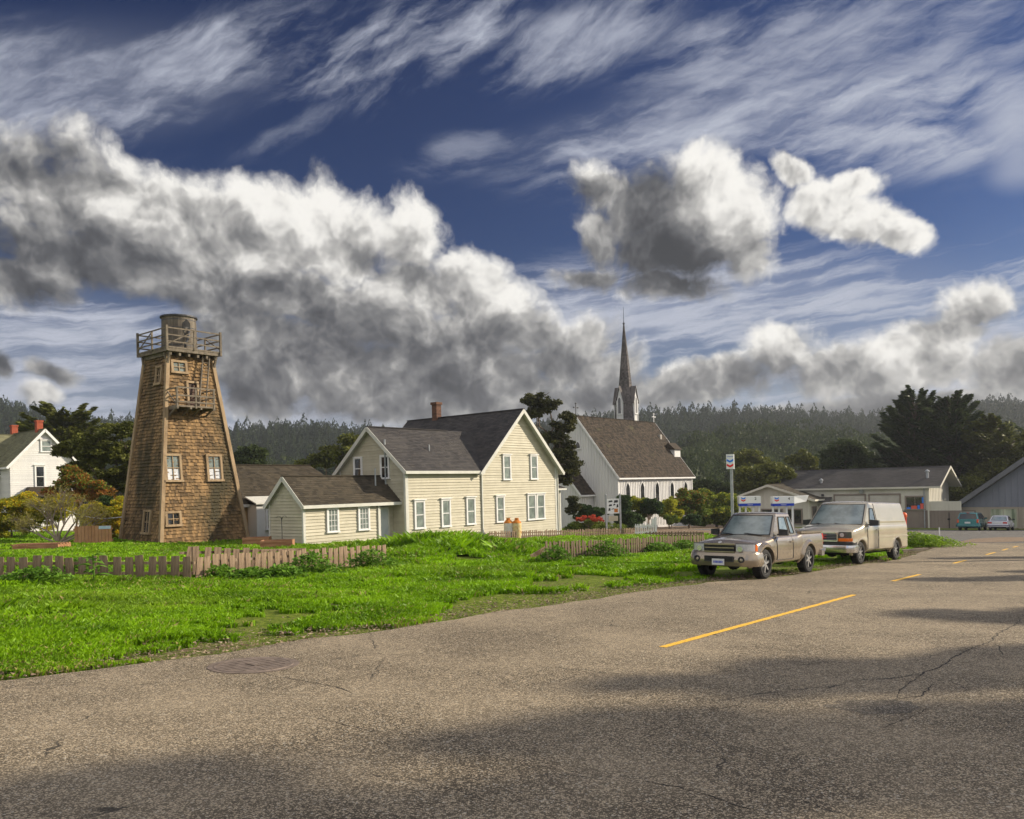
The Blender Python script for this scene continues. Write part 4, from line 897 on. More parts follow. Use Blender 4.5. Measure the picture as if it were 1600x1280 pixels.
def build_ground():
    # far sheet to the horizon (rings), fine sheet nearby
    V, F = [], []; rr = [0, 6, 14, 25, 40, 60, 85, 115, 150, 170, 220, 320, 500, 900, 2000, 5000, 9000]; n = 72
    for r in rr:
        for k in range(n):
            a = 2*math.pi*k/n; x, y = r*math.sin(a), r*math.cos(a); V.append((x, y, gplane(x, y)-.03))
    for i in range(len(rr)-1):
        for k in range(n): F.append((i*n+k, i*n+(k+1) % n, (i+1)*n+(k+1) % n, (i+1)*n+k))
    me = bpy.data.meshes.new('ground'); me.from_pydata(V, [], F); me.update(); link_mesh('ground', me, [M['ground']])['kind'] = 'structure'
    # road
    s0, s1 = -60.0, 230.0; E = []; N_ = 420
    ss = np.linspace(s0, s1, N_); V = []; F = []
    for i, s in enumerate(ss):
        w = float(edge_off(np.array([s]))[0])
        lip = .06*math.sin(s*3.1)+.05*math.sin(s*7.7+1)
        for j, d in enumerate((w+lip, w+.5, w+1.5, w+3, w+5, w+8, w+12, w+18, w+27)):
            p = EA+ED*s+EN*d; V.append((p.x, p.y, gplane(p.x, p.y)+.012))
        if i:
            for j in range(8): a = (i-1)*9+j; F.append((a, a+1, a+10, a+9))
    me = bpy.data.meshes.new('road'); me.from_pydata(V, [], F); me.polygons.foreach_set('use_smooth', [True]*len(F)); me.update(); link_mesh('road', me, [M['road']])['kind'] = 'structure'
    # lots
    poly_sheet('parking_lot', [G(1395, 838), G(1425, 846), G(1493, 849), G(1600, 849)+V3(60, 0, 0), G(1600, 849)+V3(80, 40, 0), G(1487, 829)+D1*2, G(1452, 829)+D1*3+D2*0, G(1452, 829)+D2*19+D1*3, G(1452, 829)+D2*20-D1*10, G(1300, 840)], .016, M['lot'], sub=3)
    poly_sheet('gravel_strip', [G(1492, 848.6), G(1520, 842.5), G(1560, 840), G(1640, 840), G(1640, 845), G(1560, 848)], .022, M['gravel'], sub=2)
    a = G(955, 829); poly_sheet('gravel_lot', [G(900, 836), G(1170, 836), G(1250, 826), G(1200, 818), G(1070, 820), G(985, 822.5), G(930, 826)], .014, M['gravel'], sub=3)
    # dashes
    for (u0, v0, u1, v1) in ((1035, 1013, 1335, 930.5), (1395, 909, 1437, 898.5), (1490, 881, 1509, 876.3), (1541, 867.5, 1555, 863.6), (1566, 860.5, 1575, 858), (1583, 855.8, 1590, 854)):
        A, B = G(u0, v0), G(u1, v1); L = (B-A).length; d = (B-A).normalized(); nn = V3(d.y, -d.x, 0); k = max(2, int(L/.12)); V, F = [], []
        for i in range(k+1):
            p = A+d*L*i/k; w = .055
            for sgn in (-1, 1): q = p+nn*sgn*(w+random.uniform(-.006, .006)); V.append((q.x, q.y, gplane(q.x, q.y)+.0165))
            if i: F.append((2*i-2, 2*i-1, 2*i+1, 2*i))
        me = bpy.data.meshes.new('road_marking'); me.from_pydata(V, [], F); me.update(); o = link_mesh('road_marking', me, [M['yellow_paint']]); o['kind'] = 'structure'
    # patch of broken asphalt, long cracks as thin dark filled seams in the road
    def seam(pts, w, name='road_crack'):
        V, F = [], []; P = [G(*p) for p in pts]; Q = []
        for a, b in zip(P, P[1:]):
            n_ = max(2, int((b-a).length/.04))
            for i in range(n_): Q.append(a.lerp(b, i/n_))
        d = V3(0, 0, 0)
        for i, q in enumerate(Q):
            t_ = (Q[min(i+1, len(Q)-1)]-Q[max(i-1, 0)]).normalized(); n2 = V3(-t_.y, t_.x, 0); d = d*.9+n2*random.uniform(-.012, .012)
            ww = w*random.uniform(.2, 1.3)*min(1, 4*min(i, len(Q)-1-i)/len(Q)+.15)
            for sg in (-1, 1): p = q+d+n2*sg*ww/2; V.append((p.x, p.y, gplane(p.x, p.y)+.0145))
            if i: F.append((2*i-2, 2*i-1, 2*i+1, 2*i))
        me = bpy.data.meshes.new(name); me.from_pydata(V, [], F); me.update(); link_mesh(name, me, [M['crack']])['kind'] = 'structure'
    for pts, w in (([(1600, 962), (1590, 975), (1565, 988), (1548, 1003), (1500, 1022), (1475, 1040), (1440, 1056), (1408, 1078), (1392, 1098), (1432, 1108)], .022), ([(1392, 1097), (1440, 1090), (1465, 1070)], .02),
                   ([(1090, 1016), (1170, 1011), (1240, 1019), (1320, 1020), (1400, 1026)], .012), ([(1000, 1224), (1060, 1235), (1120, 1253), (1200, 1275)], .012), ([(1375, 1142), (1420, 1126), (1450, 1105)], .012),
                   ([(398, 1050), (430, 1058), (480, 1066), (530, 1078), (560, 1090)], .012), ([(700, 988), (740, 990), (800, 990), (880, 996), (960, 1006)], .014), ([(700, 996), (760, 1002), (830, 1003)], .01),
                   ([(1050, 1100), (1100, 1112), (1150, 1104), (1165, 1092)], .008), ([(1548, 1003), (1562, 1012), (1570, 1030)], .012), ([(500, 1125), (560, 1140), (600, 1150)], .008)):
        seam(pts, w)
    c = G(1365, 1106); V = [(c.x, c.y, c.z+.0135)]; n = 28
    for k in range(n): a = 2*math.pi*k/n; r = random.uniform(.75, 1.15); p = c+V3(math.cos(a)*.42*r+.1*math.sin(a), math.sin(a)*.28*r, 0); V.append((p.x, p.y, gplane(p.x, p.y)+.0135))
    me = bpy.data.meshes.new('road_patch'); me.from_pydata(V, [], [(0, 1+k, 1+(k+1) % n) for k in range(n)]); me.update(); link_mesh('road_patch', me, [M['road_dark']])['kind'] = 'structure'
M['crack'] = mk('crack_shadowless_tar', (.020, .018, .016), (.05, .045, .04), .9, 20)
build_ground()
def build_manhole():
    c = G(397, 1041); t = thing('manhole_cover', 'round worn iron manhole cover set in the near edge of the road', 'manhole cover', (c.x, c.y, c.z+.014)); t.rotation_euler = V3(.026, .03, 1).to_track_quat('Z', 'Y').to_euler()
    m = MB(); m.lathe((0, 0, 0), (0, 0, 1), [(0, .50), (.004, .50), (.004, .44)], 36); m.build('rim', M['iron'], t)
    m = MB(); m.lathe((0, 0, 0), (0, 0, 1), [(.0, .44), (.008, .435), (.008, .40), (.005, .395), (.005, 0)], 36)
    for k in range(9):
        w = math.sqrt(max(0, .36**2-(k*.085-.34)**2)); y = k*.085-.34
        if w > .05: m.box(-w, w, y-.012, y+.012, .005, .0075)
    m.box(-.1, .1, -.05, .05, .0102, .013); m.build('lid', M['iron'], t)
M['iron'] = mk('worn_iron', (.16, .125, .10), (.27, .215, .175), .6, 8, metal=.3)
build_manhole()

# ------------------------------------------------------------------ picket fences
def picket_mesh(h, w, th, style, seed):
    R = random.Random(seed); m = MB(); lean = R.uniform(-.012, .012); a, b = R.uniform(-.01, .01), R.uniform(-.01, .01)
    w2 = w*R.uniform(.85, 1.05)
    lo = [(-w/2, 0), (w/2, 0)]; hi = [(w2/2+lean, h+a), (-w2/2+lean, h+b)]
    m.prism([(p[0], -th/2, p[1]-(.25 if i < 2 else 0)) for i, p in enumerate(lo+hi)], (0, th, 0)); return m
def fence(label, pts, sp, w, h, mat, dh=.03, tilt=1.5, rails=(.18, .42), group=None, gaps=(), cat='fence', railmat=None, lean=0, z0=0.0, ht=None):
    p0 = pts[0]; t = thing('picket_fence', label, cat, (p0.x, p0.y, gplane(p0.x, p0.y)), 0, group)
    vars_ = [picket_mesh(h, w*random.uniform(.82, 1.15), .022, 0, k).build('picket', M[mat], t) for k in range(7)]; meshes = [o.data for o in vars_]
    for o in vars_: bpy.data.objects.remove(o)
    n = 0
    for a, b in zip(pts, pts[1:]):
        L = V3(b.x-a.x, b.y-a.y, 0).length; d = V3(b.x-a.x, b.y-a.y, 0)/L; ang = math.atan2(d.y, d.x); s = sp*.5
        while s < L:
            if n not in gaps:
                q = a+d*s; o = bpy.data.objects.new('picket', random.choice(meshes)); COL.objects.link(o); o.parent = t
                hh = (ht(n) if ht else 1)*(1+random.uniform(-dh, dh)); tl = random.gauss(lean, tilt)
                off = V3(d.y, -d.x, 0)*random.uniform(.0, .012)
                o.location = (q.x-p0.x+off.x, q.y-p0.y+off.y, gplane(q.x, q.y)-gplane(p0.x, p0.y)+z0+random.uniform(-.02, .02)); o.rotation_euler = (math.radians(random.gauss(0, tilt*.6)), math.radians(tl), ang); o.scale = (1, 1, hh)
            s += sp*random.uniform(.92, 1.08); n += 1
        for zr_ in rails:
            m = MB(); A, B = V3(a.x, a.y, gplane(a.x, a.y)+zr_+z0)-p0, V3(b.x, b.y, gplane(b.x, b.y)+zr_+z0)-p0; A.z += p0.z-gplane(p0.x, p0.y); B.z += p0.z-gplane(p0.x, p0.y)
            bk = V3(-d.y, d.x, 0)*.04; m.beam(A+bk, B+bk, .04, .07); m.build('rail', M[railmat or mat], t)
    return t
FA, FB, FC = V3(-17, 20.0, 0), V3(-8.1, 20.55, 0), V3(-4.35, 27.9, 0)
for p in (FA, FB, FC): p.z = gplane(p.x, p.y)
fence('low fence of wide brown pickets bending around the near lawn', [FA, FB, FC], .285, .205, .63, 'picket', .04, 2.2, (.20, .46))
q0, q1 = V3(-9.15, 22.3, 0), V3(-6.3, 24.6, 0)
for p in (q0, q1): p.z = gplane(p.x, p.y)
fence('short broken row of leaning pickets standing behind the near picket fence', [q0, q1], .27, .2, .80, 'picket', .02, 2, (.62,), lean=6, ht=lambda n: 1-.022*n)
c0, c1 = V3(1.15, 29.0, 0), V3(9.3, 39.4, 0)
for p in (c0, c1): p.z = gplane(p.x, p.y)
fence('low dark picket fence of narrow old boards running up to the pickup', [c0, c1], .19, .135, .66, 'picket_old', .05, 2.0, (.16, .42))
f0, f1 = V3(HO.x, HO.y, 0)+D1*5.2-D2*1.6, V3(HO.x, HO.y, 0)+D1*22-D2*2.4
for p in (f0, f1): p.z = gplane(p.x, p.y)
fence('small reddish picket fence close in front of the farmhouse wall', [f0, f1], .20, .11, .55, 'picket', .05, 2, (.2, .42))
h0, h1 = G(1008, 841), G(1100, 840)
fence('small dark picket fence along the edge of the gravel lot', [h0, h1], .24, .12, .42, 'picket_old', .05, 2, (.15, .32))
i0, i1 = G(1403, 849), G(1438, 846)
fence('few grey weathered pickets in the weeds behind the van', [i0, i1], .26, .16, .6, 'grey_wood', .1, 4, (.3,))
def small_things():
    # fallen board at the end of the fence
    c = G(843, 874); t = thing('fallen_board', 'short broken board propped at the left end of the dark picket fence', 'board', c, math.radians(35)); m = MB(); m.beam((-.42, 0, .10), (.40, .0, .42), .03, .20, 0, .5, up=(0, -.4, 1)); m.build('plank', M['picket'], t)
    m = MB(); m.beam((.1, .05, -.1), (.12, .05, .35), .07, .07); m.build('stub_post', M['picket_old'], t)
    # timber beds
    def bed(u, v, L, W, Hh, rz, label, lids=0):
        p = G(u, v); t = thing('timber_bed', label, 'planter box', p, rz, 'timber garden beds'); m = MB()
        for y in (-W/2, W/2): m = MB(); m.box(-L/2, L/2, y-.03, y+.03, -.1, Hh); m.build('side_board', M['red_timber'], t)
        for x in (-L/2-.03, L/2+.03): m = MB(); m.box(x-.03, x+.03, -W/2-.03, W/2+.03, -.1, Hh+.01); m.build('end_board', M['red_timber'], t)
        m = MB(); m.box(-L/2+.01, L/2-.01, -W/2+.035, W/2-.035, -.1, Hh*.7); m.build('soil', M['soil'], t)
        for k in range(lids): m = MB(); y = -W/2+.2+k*(W-.4)/max(1, lids-1); m.box(-L/2-.2, L/2+.1, y-.08, y+.08, Hh+.012, Hh+.05); m.build('slat', M['red_timber'], t)
    bed(66, 858, 1.9, 1.3, .22, .1, 'low slatted timber bed lying on the lawn at far left', 4)
    bed(434, 858, 1.35, .9, .42, .15, 'raised timber bed on the lawn at the corner of the small wing')
    bed(402, 853, 1.2, .9, .45, .15, 'raised timber bed just left of its twin, near the tower foot')
    # small board gate with blue sign
    c = G(146, 852); t = thing('board_screen', 'small brown board screen with a pale blue sign on its corner', 'screen', c, .12); m = MB()
    for k in range(11): x = -.92+k*.17; m.box(x, x+.155, -.02, .02, -.1, 1.02+random.uniform(-.015, .015), 0, random.random())
    m.build('board', M['screen_board'], t); m = MB(); m.box(-1.0, .98, .021, .07, .2, .3); m.box(-1.0, .98, .021, .07, .8, .9); m.build('rail', M['screen_board'], t)
    m = MB(); m.box(.30, .90, -.04, -.021, .84, 1.0); m.build('sign', M['sign_pale_blue'], t)
    # propane tanks
    for u, lb in ((795, 'white propane tank with rusty orange top, left of the pair'), (808, 'yellowish propane tank with rusty orange top, right of the pair')):
        p = at(u, 842, 51.8); p.z = gplane(p.x, p.y)+.42; t = thing('propane_tank', lb, 'gas tank', p, 0, 'propane tanks at the farmhouse wall')
        m = MB(); m.lathe((0, 0, 0), (0, 0, 1), [(-.35, .24), (0, .30), (.62, .30)], 20); m.build('body', M['tank_white' if u < 800 else 'tank_yellow'], t, True)
        m = MB(); m.lathe((0, 0, 0), (0, 0, 1), [(.62, .301), (.72, .26), (.80, .16), (.82, .10), (.80, 0)], 20); m.build('shoulder', M['rust'], t, True)
        m = MB(); m.lathe((0, 0, 0), (0, 0, 1), [(.78, .13), (.95, .13), (.95, .11), (.80, .11)], 14); m.build('collar', M['rust'], t)
    # clothes pole by the wing
    p = at(441, 846, 42.6); t = thing('clothes_pole', 'thin iron pole with two curved arms by the small wing gable', 'pole', (p.x, p.y, gplane(p.x, p.y)), .3); m = MB(); m.tube([(0, 0, -.1), (0, 0, 1.45)], .02, 6)
    m.build('pole', M['dark_metal'], t)
    for s in (-1, 1): m = MB(); m.tube([(0, 0, 1.3), (s*.05, 0, 1.5), (s*.17, 0, 1.55), (s*.28, 0, 1.45)], .014, 6); m.build('arm', M['dark_metal'], t)
    # thin white post and plank in the grass, right
    p = G(1468, 846); t = tag(None or thing('marker_post', 'thin white post standing in the grass near the barn lot', 'post', p)); m = MB(); m.tube([(0, 0, -.1), (0, 0, .78)], .035, 8); m.build('post', M['white_trim'], t); m = MB(); m.lathe((0, 0, .78), (0, 0, 1), [(0, .04), (.03, .04), (.05, 0)], 8); m.build('cap', M['white_trim'], t)
    p = G(1428, 862); t = thing('grey_plank', 'grey plank lying in the grass by the road behind the van', 'plank', p, ANG1-.5); m = MB(); m.box(-.75, .75, -.12, .12, .03, .12); m.build('plank', M['grey_wood'], t)
    # parking stops and the white gate of the church lot
    for k, (u, v) in enumerate(((1001, 825.5), (1019, 824.5), (1035, 823.5), (1050, 822.5), (1065, 821.5))):
        p = G(u, v); lb = ('first', 'second', 'third', 'fourth', 'fifth')[k]; t = thing('parking_stop', f'white parking stop on the gravel lot, {lb} from the left', 'parking stop', (p.x, p.y, gplane(p.x, p.y)+.014), ANG1-.35, 'white parking stops on the gravel lot')
        m = MB(); m.prism([(-.75, -.1, 0), (.75, -.1, 0), (.72, -.06, .2), (-.72, -.06, .2)], (0, .16, 0)); m.build('block', M['white_trim'], t)
    p = G(1008, 838); t = thing('white_gate', 'small white picket gate beside the gravel lot', 'gate', p, .1); m = MB(); m.box(-.75, .7, -.03, .03, .25, .34); m.box(-.75, .7, -.03, .03, .7, .78); m.build('rail', M['white_trim'], t)
    for k in range(9): m = MB(); m.box(-.72+k*.16, -.64+k*.16, -.05, -.031, .05, .9); m.build('picket', M['white_trim'], t)
    m = MB(); m.box(.72, .86, -.07, .07, -.1, 1.35); m.box(.5, .71, -.06, .02, .8, 1.25); m.build('post', M['white_trim'], t)
    # church sign
    p = G(959, 833); s = p.y/74.0; t = thing('church_sign', 'white notice board with faded lettering between two grey posts', 'sign', p, .25)
    for x in (-.62, .62): m = MB(); m.box(x-.07, x+.07, -.07, .07, -.1, 3.15); m.lathe((x, 0, 3.15), (0, 0, 1), [(0, .1), (.06, .1), (.14, 0)], 8); m.build('post', M['steel'], t)
    m = MB(); m.box(-.54, .54, -.03, .03, 1.62, 2.85); b = m.build('board', M['sign_white'], t); m = MB()
    for (x0, x1, z0, z1) in ((-.42, -.05, 2.55, 2.72), (.06, .44, 2.50, 2.74), (-.4, -.1, 2.22, 2.40), (.0, .2, 2.28, 2.44), (-.44, -.24, 1.84, 2.1), (-.16, .1, 1.95, 2.05), (.28, .46, 2.1, 2.4)): m.prism([(x0, -.031, z0), (x1, -.031, z0+.04), (x1-.03, -.031, z1), (x0+.04, -.031, z1-.03)], (0, -.008, 0))
    m.build('lettering', M['sign_black'], b); m = MB(); m.box(.08, .40, -.04, -.0311, 1.72, 2.02); m.build('emblem', M['rust'], b)
    m = MB(); m.box(-.42, .40, -.03, .03, 1.0, 1.42); m.build('lower_board', M['cream'], t)
    # red float on the fence by the station and small red cart
    p = G(1413, 833); t = thing('red_bell', 'round orange red box on a thin pole by the station wall', 'box', p, 0); m = MB(); m.tube([(0, 0, 0), (0, 0, 1.2)], .025, 6); m.build('pole', M['sign_red'], t); m = MB(); m.lathe((0, 0, 1.45), (0, 0, 1), [(-.3, .02), (-.26, .16), (-.1, .24), (.12, .24), (.24, .14), (.27, 0)], 14); m.build('head', M['float_red'], t, True)
    A, B = at(190, 808, 44.5), at(103, 797, 47); m = MB(); m.tube([A.lerp(B, k/8)-Z*(.25*math.sin(math.pi*k/8)) for k in range(9)], .022, 5); tag(m.build('cable', M['white_trim']), 'thin pale cable hanging between the water tower and the bushes', 'cable')
def build_station_sign():
    p = at(1145.3, 836, 62.0); zg = gplane(p.x, p.y); zt = at(1143, 710, 62).z-zg; zb = at(1143, 733, 62).z-zg
    t = thing('station_sign', 'tall pole sign with blue and red chevrons on a white panel', 'sign', (p.x, p.y, zg), math.radians(-20))
    m = MB(); m.box(-.10, .10, -.10, .10, -.2, zt-.25); m.build('pole', M['steel'], t)
    m = MB(); m.box(-.34, .22, -.25, .25, zb, zt, 0); U, N = X, -Y; b = m.build('panel', M['sign_white'], t)
    m = MB(); chevrons(m, V3(-.06, -.25, zb+(zt-zb)*.36), U, N, .50, gap=.36); m.build('emblem', [M['sign_light_blue'], M['sign_red']], b)
    text_on(b, 'Chevron', (-.055, -.257, zt-.17), U, N, .125, 'sign_blue')
def build_canopies():
    for (u, dig, lb) in ((1172, '2', 'white pump canopy with blue band numbered 2, left of the pair'), (1224, '4', 'white pump canopy with blue band numbered 4, right of the pair')):
        Yd = 66.0; p = at(u, 830, Yd); zg = gplane(p.x, p.y); a, b_ = at(u-16.5, 776, Yd), at(u+16.5, 790, Yd); hw = (b_.x-a.x)/2
        t = thing('pump_canopy', lb, 'fuel canopy', (p.x, p.y, zg), math.radians(-6), 'fuel pump canopies')
        z1, z0, zm = a.z-zg, at(u, 790, Yd).z-zg, at(u, 786.5, Yd).z-zg
        m = MB(); m.box(-hw, hw, -.35, .55, zm, z1, 0); pn = m.build('panel', M['sign_white'], t)
        m = MB(); m.box(-hw+.02, hw-.02, -.34, .54, z0-.03, zm-.002); m.build('band', M['sign_blue'], t)
        m = MB(); chevrons(m, V3(-hw+.32, -.35, (z1+zm)/2+.02), X, -Y, .34); m.build('emblem', [M['sign_light_blue'], M['sign_red']], pn)
        text_on(pn, dig, (hw-.42, -.357, (z1+zm)/2+.08), X, -Y, .30, 'sign_black')
        text_on(pn, 'Chevron', (0, -.347, (zm+z0)/2-.02), X, -Y, .12, 'sign_white')
        for x in (-hw+.08, -hw*.35, hw*.35, hw-.08): m = MB(); m.box(x-.07, x+.07, -.05, .09, -.1, z0-.03); m.build('post', M['sign_white'], t)
        m = MB(); m.box(-.3, .3, -.2, .3, .0, 1.35); m.box(-.24, .24, -.22, -.199, .8, 1.2, 1); m.build('fuel_pump', [M['sign_white'], M['sign_black']], t)
        if dig == '4':
            m = MB(); m.prism([(hw, -.3, z1-.02), (hw+1.35, .5, z1+.03), (hw+1.15, .5, zm+.1), (hw, -.3, zm-.05)], (0, .6, 0)); m.build('side_fascia', M['sign_white'], t)
M['red_timber'] = mk('red_brown_timber', (.24, .11, .055), (.44, .24, .13), .85, 3, 0, (25, .4, .01), stretch=(.4, 3, 3))
M['soil'] = mk('soil', (.05, .035, .022), (.11, .08, .05), .95, 12, 0, (20, .8, .03))
M['screen_board'] = mk('screen_board_wood', (.34, .17, .08), (.50, .28, .14), .8, 3, .5)
M['sign_pale_blue'] = mk('sign_pale_blue', (.35, .50, .62), (.5, .62, .7), .5, 6)
M['rust'] = mk('rust_orange', (.42, .12, .02), (.62, .24, .04), .8, 5)
M['tank_white'] = mk('tank_white_paint', (.62, .58, .50), (.72, .70, .64), .5, 4, third=((.5, .22, .05), 5, .6, .8))
M['tank_yellow'] = mk('tank_yellow_paint', (.66, .50, .22), (.72, .60, .35), .5, 4, third=((.55, .24, .05), 5, .5, .7))
M['float_red'] = mk('float_red', (.80, .12, .03), None, .4)
small_things(); build_station_sign(); build_canopies()

# ------------------------------------------------------------------ vehicles
def paint(name, c, c2=None, rough=.22, metal=.6): return mk(name, c, c2 or tuple(x*1.12 for x in c), rough, 1.5, 0, None, .5, metal, .8)
M['pickup_paint'] = paint('taupe_metallic_paint', (.33, .275, .21)); M['van_paint'] = paint('sand_metallic_paint', (.50, .44, .33), metal=.35)
M['teal_paint'] = paint('teal_metallic_paint', (.045, .20, .22)); M['sedan_paint'] = paint('white_car_paint', (.62, .62, .68), metal=0)
M['windscreen'] = mk('car_window_glass', (.10, .135, .13), (.24, .29, .28), .05, 2.5, 0, None, .9, coat=1.0)  # pale reflections are put into the glass colour itself
M['dark_windscreen'] = mk('dark_car_window_glass', (.012, .014, .016), (.02, .022, .025), .05, 2, 0, None, .8)
M['dark_plastic'] = mk('dark_plastic', (.025, .025, .027), (.045, .045, .048), .5, 6)
M['hood_tint'] = M['dark_plastic']
def interp(tab):
    xs = [p[0] for p in tab]; return lambda x, k: float(np.interp(x, xs, [p[k] for p in tab]))
class Car:
    def __init__(s, name, label, cat, P1, P2, axle_f, track, body):
        d = V3(P2.x-P1.x, P2.y-P1.y, 0).normalized(); up = V3(.026, .03, 1).normalized(); xa = (d-up*d.dot(up)).normalized(); ya = up.cross(xa)
        o = P1-xa*axle_f+ya*(track/2); o.z = gplane(o.x, o.y)+.012
        s.t = thing(name, label, cat); s.t.matrix_world = Matrix(((xa.x, ya.x, up.x, o.x), (xa.y, ya.y, up.y, o.y), (xa.z, ya.z, up.z, o.z), (0, 0, 0, 1)))
        s.paint = body
    def lower(s, tab, axles, R, track, n=44, inset=None, name='body'):
        """tab: (x, half width, bottom z, shoulder z, centre z)"""
        f = interp(tab); s.f = f
        x0, x1 = tab[0][0], tab[-1][0]; bm = bmesh.new(); prev = None
        xs = sorted(set([x0+(x1-x0)*k/n for k in range(n+1)]+[p[0] for p in tab]))
        s.prof = inset or [(0, .16), (.05, .05), (.12, .02), (.3, .0), (.62, .0), (.80, .015), (.90, .035), (.96, .06), (1, .11)]
        rings = []
        for x in xs:
            w, zb, zs, zc = (f(x, k) for k in (1, 2, 3, 4)); half = [(0, zb)]
            for r, i in s.prof: half.append((w-i, zb+(zs-zb)*r))
            for r in (.25, .55, .8): half.append(((w-s.prof[-1][1])*(1-r), zs+(zc-zs)*math.sin(r*math.pi/2)))
            half.append((0, zc))
            ring = [bm.verts.new((x, -y, z)) for y, z in half]+[bm.verts.new((x, y, z)) for y, z in half[-2:0:-1]]
            if prev:
                for k in range(len(ring)): j = (k+1) % len(ring); bm.faces.new((prev[k], prev[j], ring[j], ring[k]))
            prev = ring; rings.append(ring)
        bm.faces.new(rings[0][::-1]); bm.faces.new(rings[-1])
        bmesh.ops.recalc_face_normals(bm, faces=bm.faces[:])
        me = bpy.data.meshes.new(name); bm.to_mesh(me); bm.free()
        o = link_mesh(name, me, [M[s.paint]])
        # wheel wells cut out of the shell, the cutter removed afterwards
        cb = MB()
        for ax in axles:
            for sg in (-1, 1): cb.lathe((ax, sg*(track/2+.25), R*.98), (0, -sg, 0), [(0, .001), (0, R*1.2), (.55, R*1.2), (.55, .001)], 32)
        c = cb.build('cutter', [M['black']]); bm = bmesh.new(); bm.from_mesh(c.data); bmesh.ops.remove_doubles(bm, verts=bm.verts, dist=.002); bmesh.ops.recalc_face_normals(bm, faces=bm.faces[:]); bm.to_mesh(c.data); bm.free()
        md = o.modifiers.new('b', 'BOOLEAN'); md.operation = 'DIFFERENCE'; md.object = c; md.solver = 'EXACT'
        bpy.context.view_layer.update(); ev = o.evaluated_get(bpy.context.evaluated_depsgraph_get()); me2 = bpy.data.meshes.new_from_object(ev)
        o.modifiers.clear(); o.data = me2; bpy.data.objects.remove(c)
        if len(me2.materials) < 1: me2.materials.append(M[s.paint])
        me2.polygons.foreach_set('use_smooth', [True]*len(me2.polygons)); me2.set_sharp_from_angle(angle=math.radians(32)); o.parent = s.t; s.body = o
        return o
    def sy(s, x, z):                                          # half width of the lower body at x, z
        w, zb, zs = s.f(x, 1), s.f(x, 2), s.f(x, 3); r = max(0, min(1, (z-zb)/(zs-zb)))
        return w-float(np.interp(r, [p[0] for p in s.prof], [p[1] for p in s.prof]))
    def cabin(s, fb, ft, rt, rb, zb, zt, wb, wt, crown=.05, bow=.10, name='cabin', zbr=None):
        s.c = (fb, ft, rt, rb, zb, zt, wb, wt, bow); rings = []
        zbr = zb if zbr is None else zbr
        def ring(t, shrink=0, dz=0):
            xf, xr, w = fb+(ft-fb)*t+shrink, rb+(rt-rb)*t-shrink, wb+(wt-wb)*t-shrink; pts = []
            def zz(x): a = (x-xf)/(xr-xf); b0 = zb+(zbr-zb)*a; return b0+(zt-b0)*t+dz
            for k in range(9): y = -w+2*w*k/8; bx = bow*(abs(y)/w)**2.2; pts.append((xf+bx, y, 0))
            for k in range(1, 8): pts.append((xf+bow+(xr-xf-bow-.05)*k/8, w, 0))
            for k in range(9): y = w-2*w*k/8; pts.append((xr-.05*(abs(y)/w)**2, y, 0))
            for k in range(1, 8): pts.append((xr-.05-(xr-xf-bow-.05)*k/8, -w, 0))
            return [(x, y, zz(x)) for x, y, _ in pts]
        bm = bmesh.new(); prev = None
        for t, sh, dz in ((0, 0, -.12), (0, 0, 0), (.25, 0, 0), (.5, 0, 0), (.75, 0, 0), (.93, 0, 0), (.985, .012, 0), (1, .05, .012), (1, .15, .03), (1, .30, crown*.8), (1, .55, crown)):
            R_ = [bm.verts.new(p) for p in ring(t, sh, dz)]
            if prev:
                for k in range(len(R_)): j = (k+1) % len(R_); bm.faces.new((prev[k], prev[j], R_[j], R_[k]))
            prev = R_
        bm.faces.new(prev); bmesh.ops.recalc_face_normals(bm, faces=bm.faces[:]); me = bpy.data.meshes.new(name); bm.to_mesh(me); bm.free()
        me.polygons.foreach_set('use_smooth', [True]*len(me.polygons)); me.set_sharp_from_angle(angle=math.radians(34))
        o = link_mesh(name, me, [M[s.paint]], s.t); s.cab = o; return o
    def cy(s, x, z):                                          # half width of the cabin at height z
        fb, ft, rt, rb, zb, zt, wb, wt, bow = s.c; t = (z-zb)/(zt-zb); return wb+(wt-wb)*t
    def patch(s, pts, surf, side, off, nu=6, nv=3):           # (x, z) quad mapped onto the side surface
        m = []; a, b, c, d = [Vector((p[0], p[1], 0)) for p in pts]; g = []
        for j in range(nv+1):
            row = []
            for i in range(nu+1):
                p = a.lerp(b, i/nu).lerp(d.lerp(c, i/nu), j/nv); row.append(V3(p.x, side*(surf(p.x, p.y)+off), p.y))
            g.append(row)
        return g
    def add_patch(s, mb, g, m=0, t=.5):
        for j in range(len(g)-1):
            for i in range(len(g[0])-1): mb.poly((g[j][i], g[j][i+1], g[j+1][i+1], g[j+1][i]), m, t)
    def glass(s, pts, side, name='side_window', off=.006, mat='windscreen'):
        m = MB(); s.add_patch(m, s.patch(pts, s.cy, side, off)); o = m.build(name, [M[mat], M['dark_plastic']], s.t, True)
        m = MB(); P = [V3(p[0], side*(s.cy(p[0], p[1])+off+.004), p[1]) for p in pts]
        for a, b in zip(P, P[1:]+P[:1]): m.beam(a, b, .022, .022)
        m.build('window_seal', M['dark_plastic'], o); return o
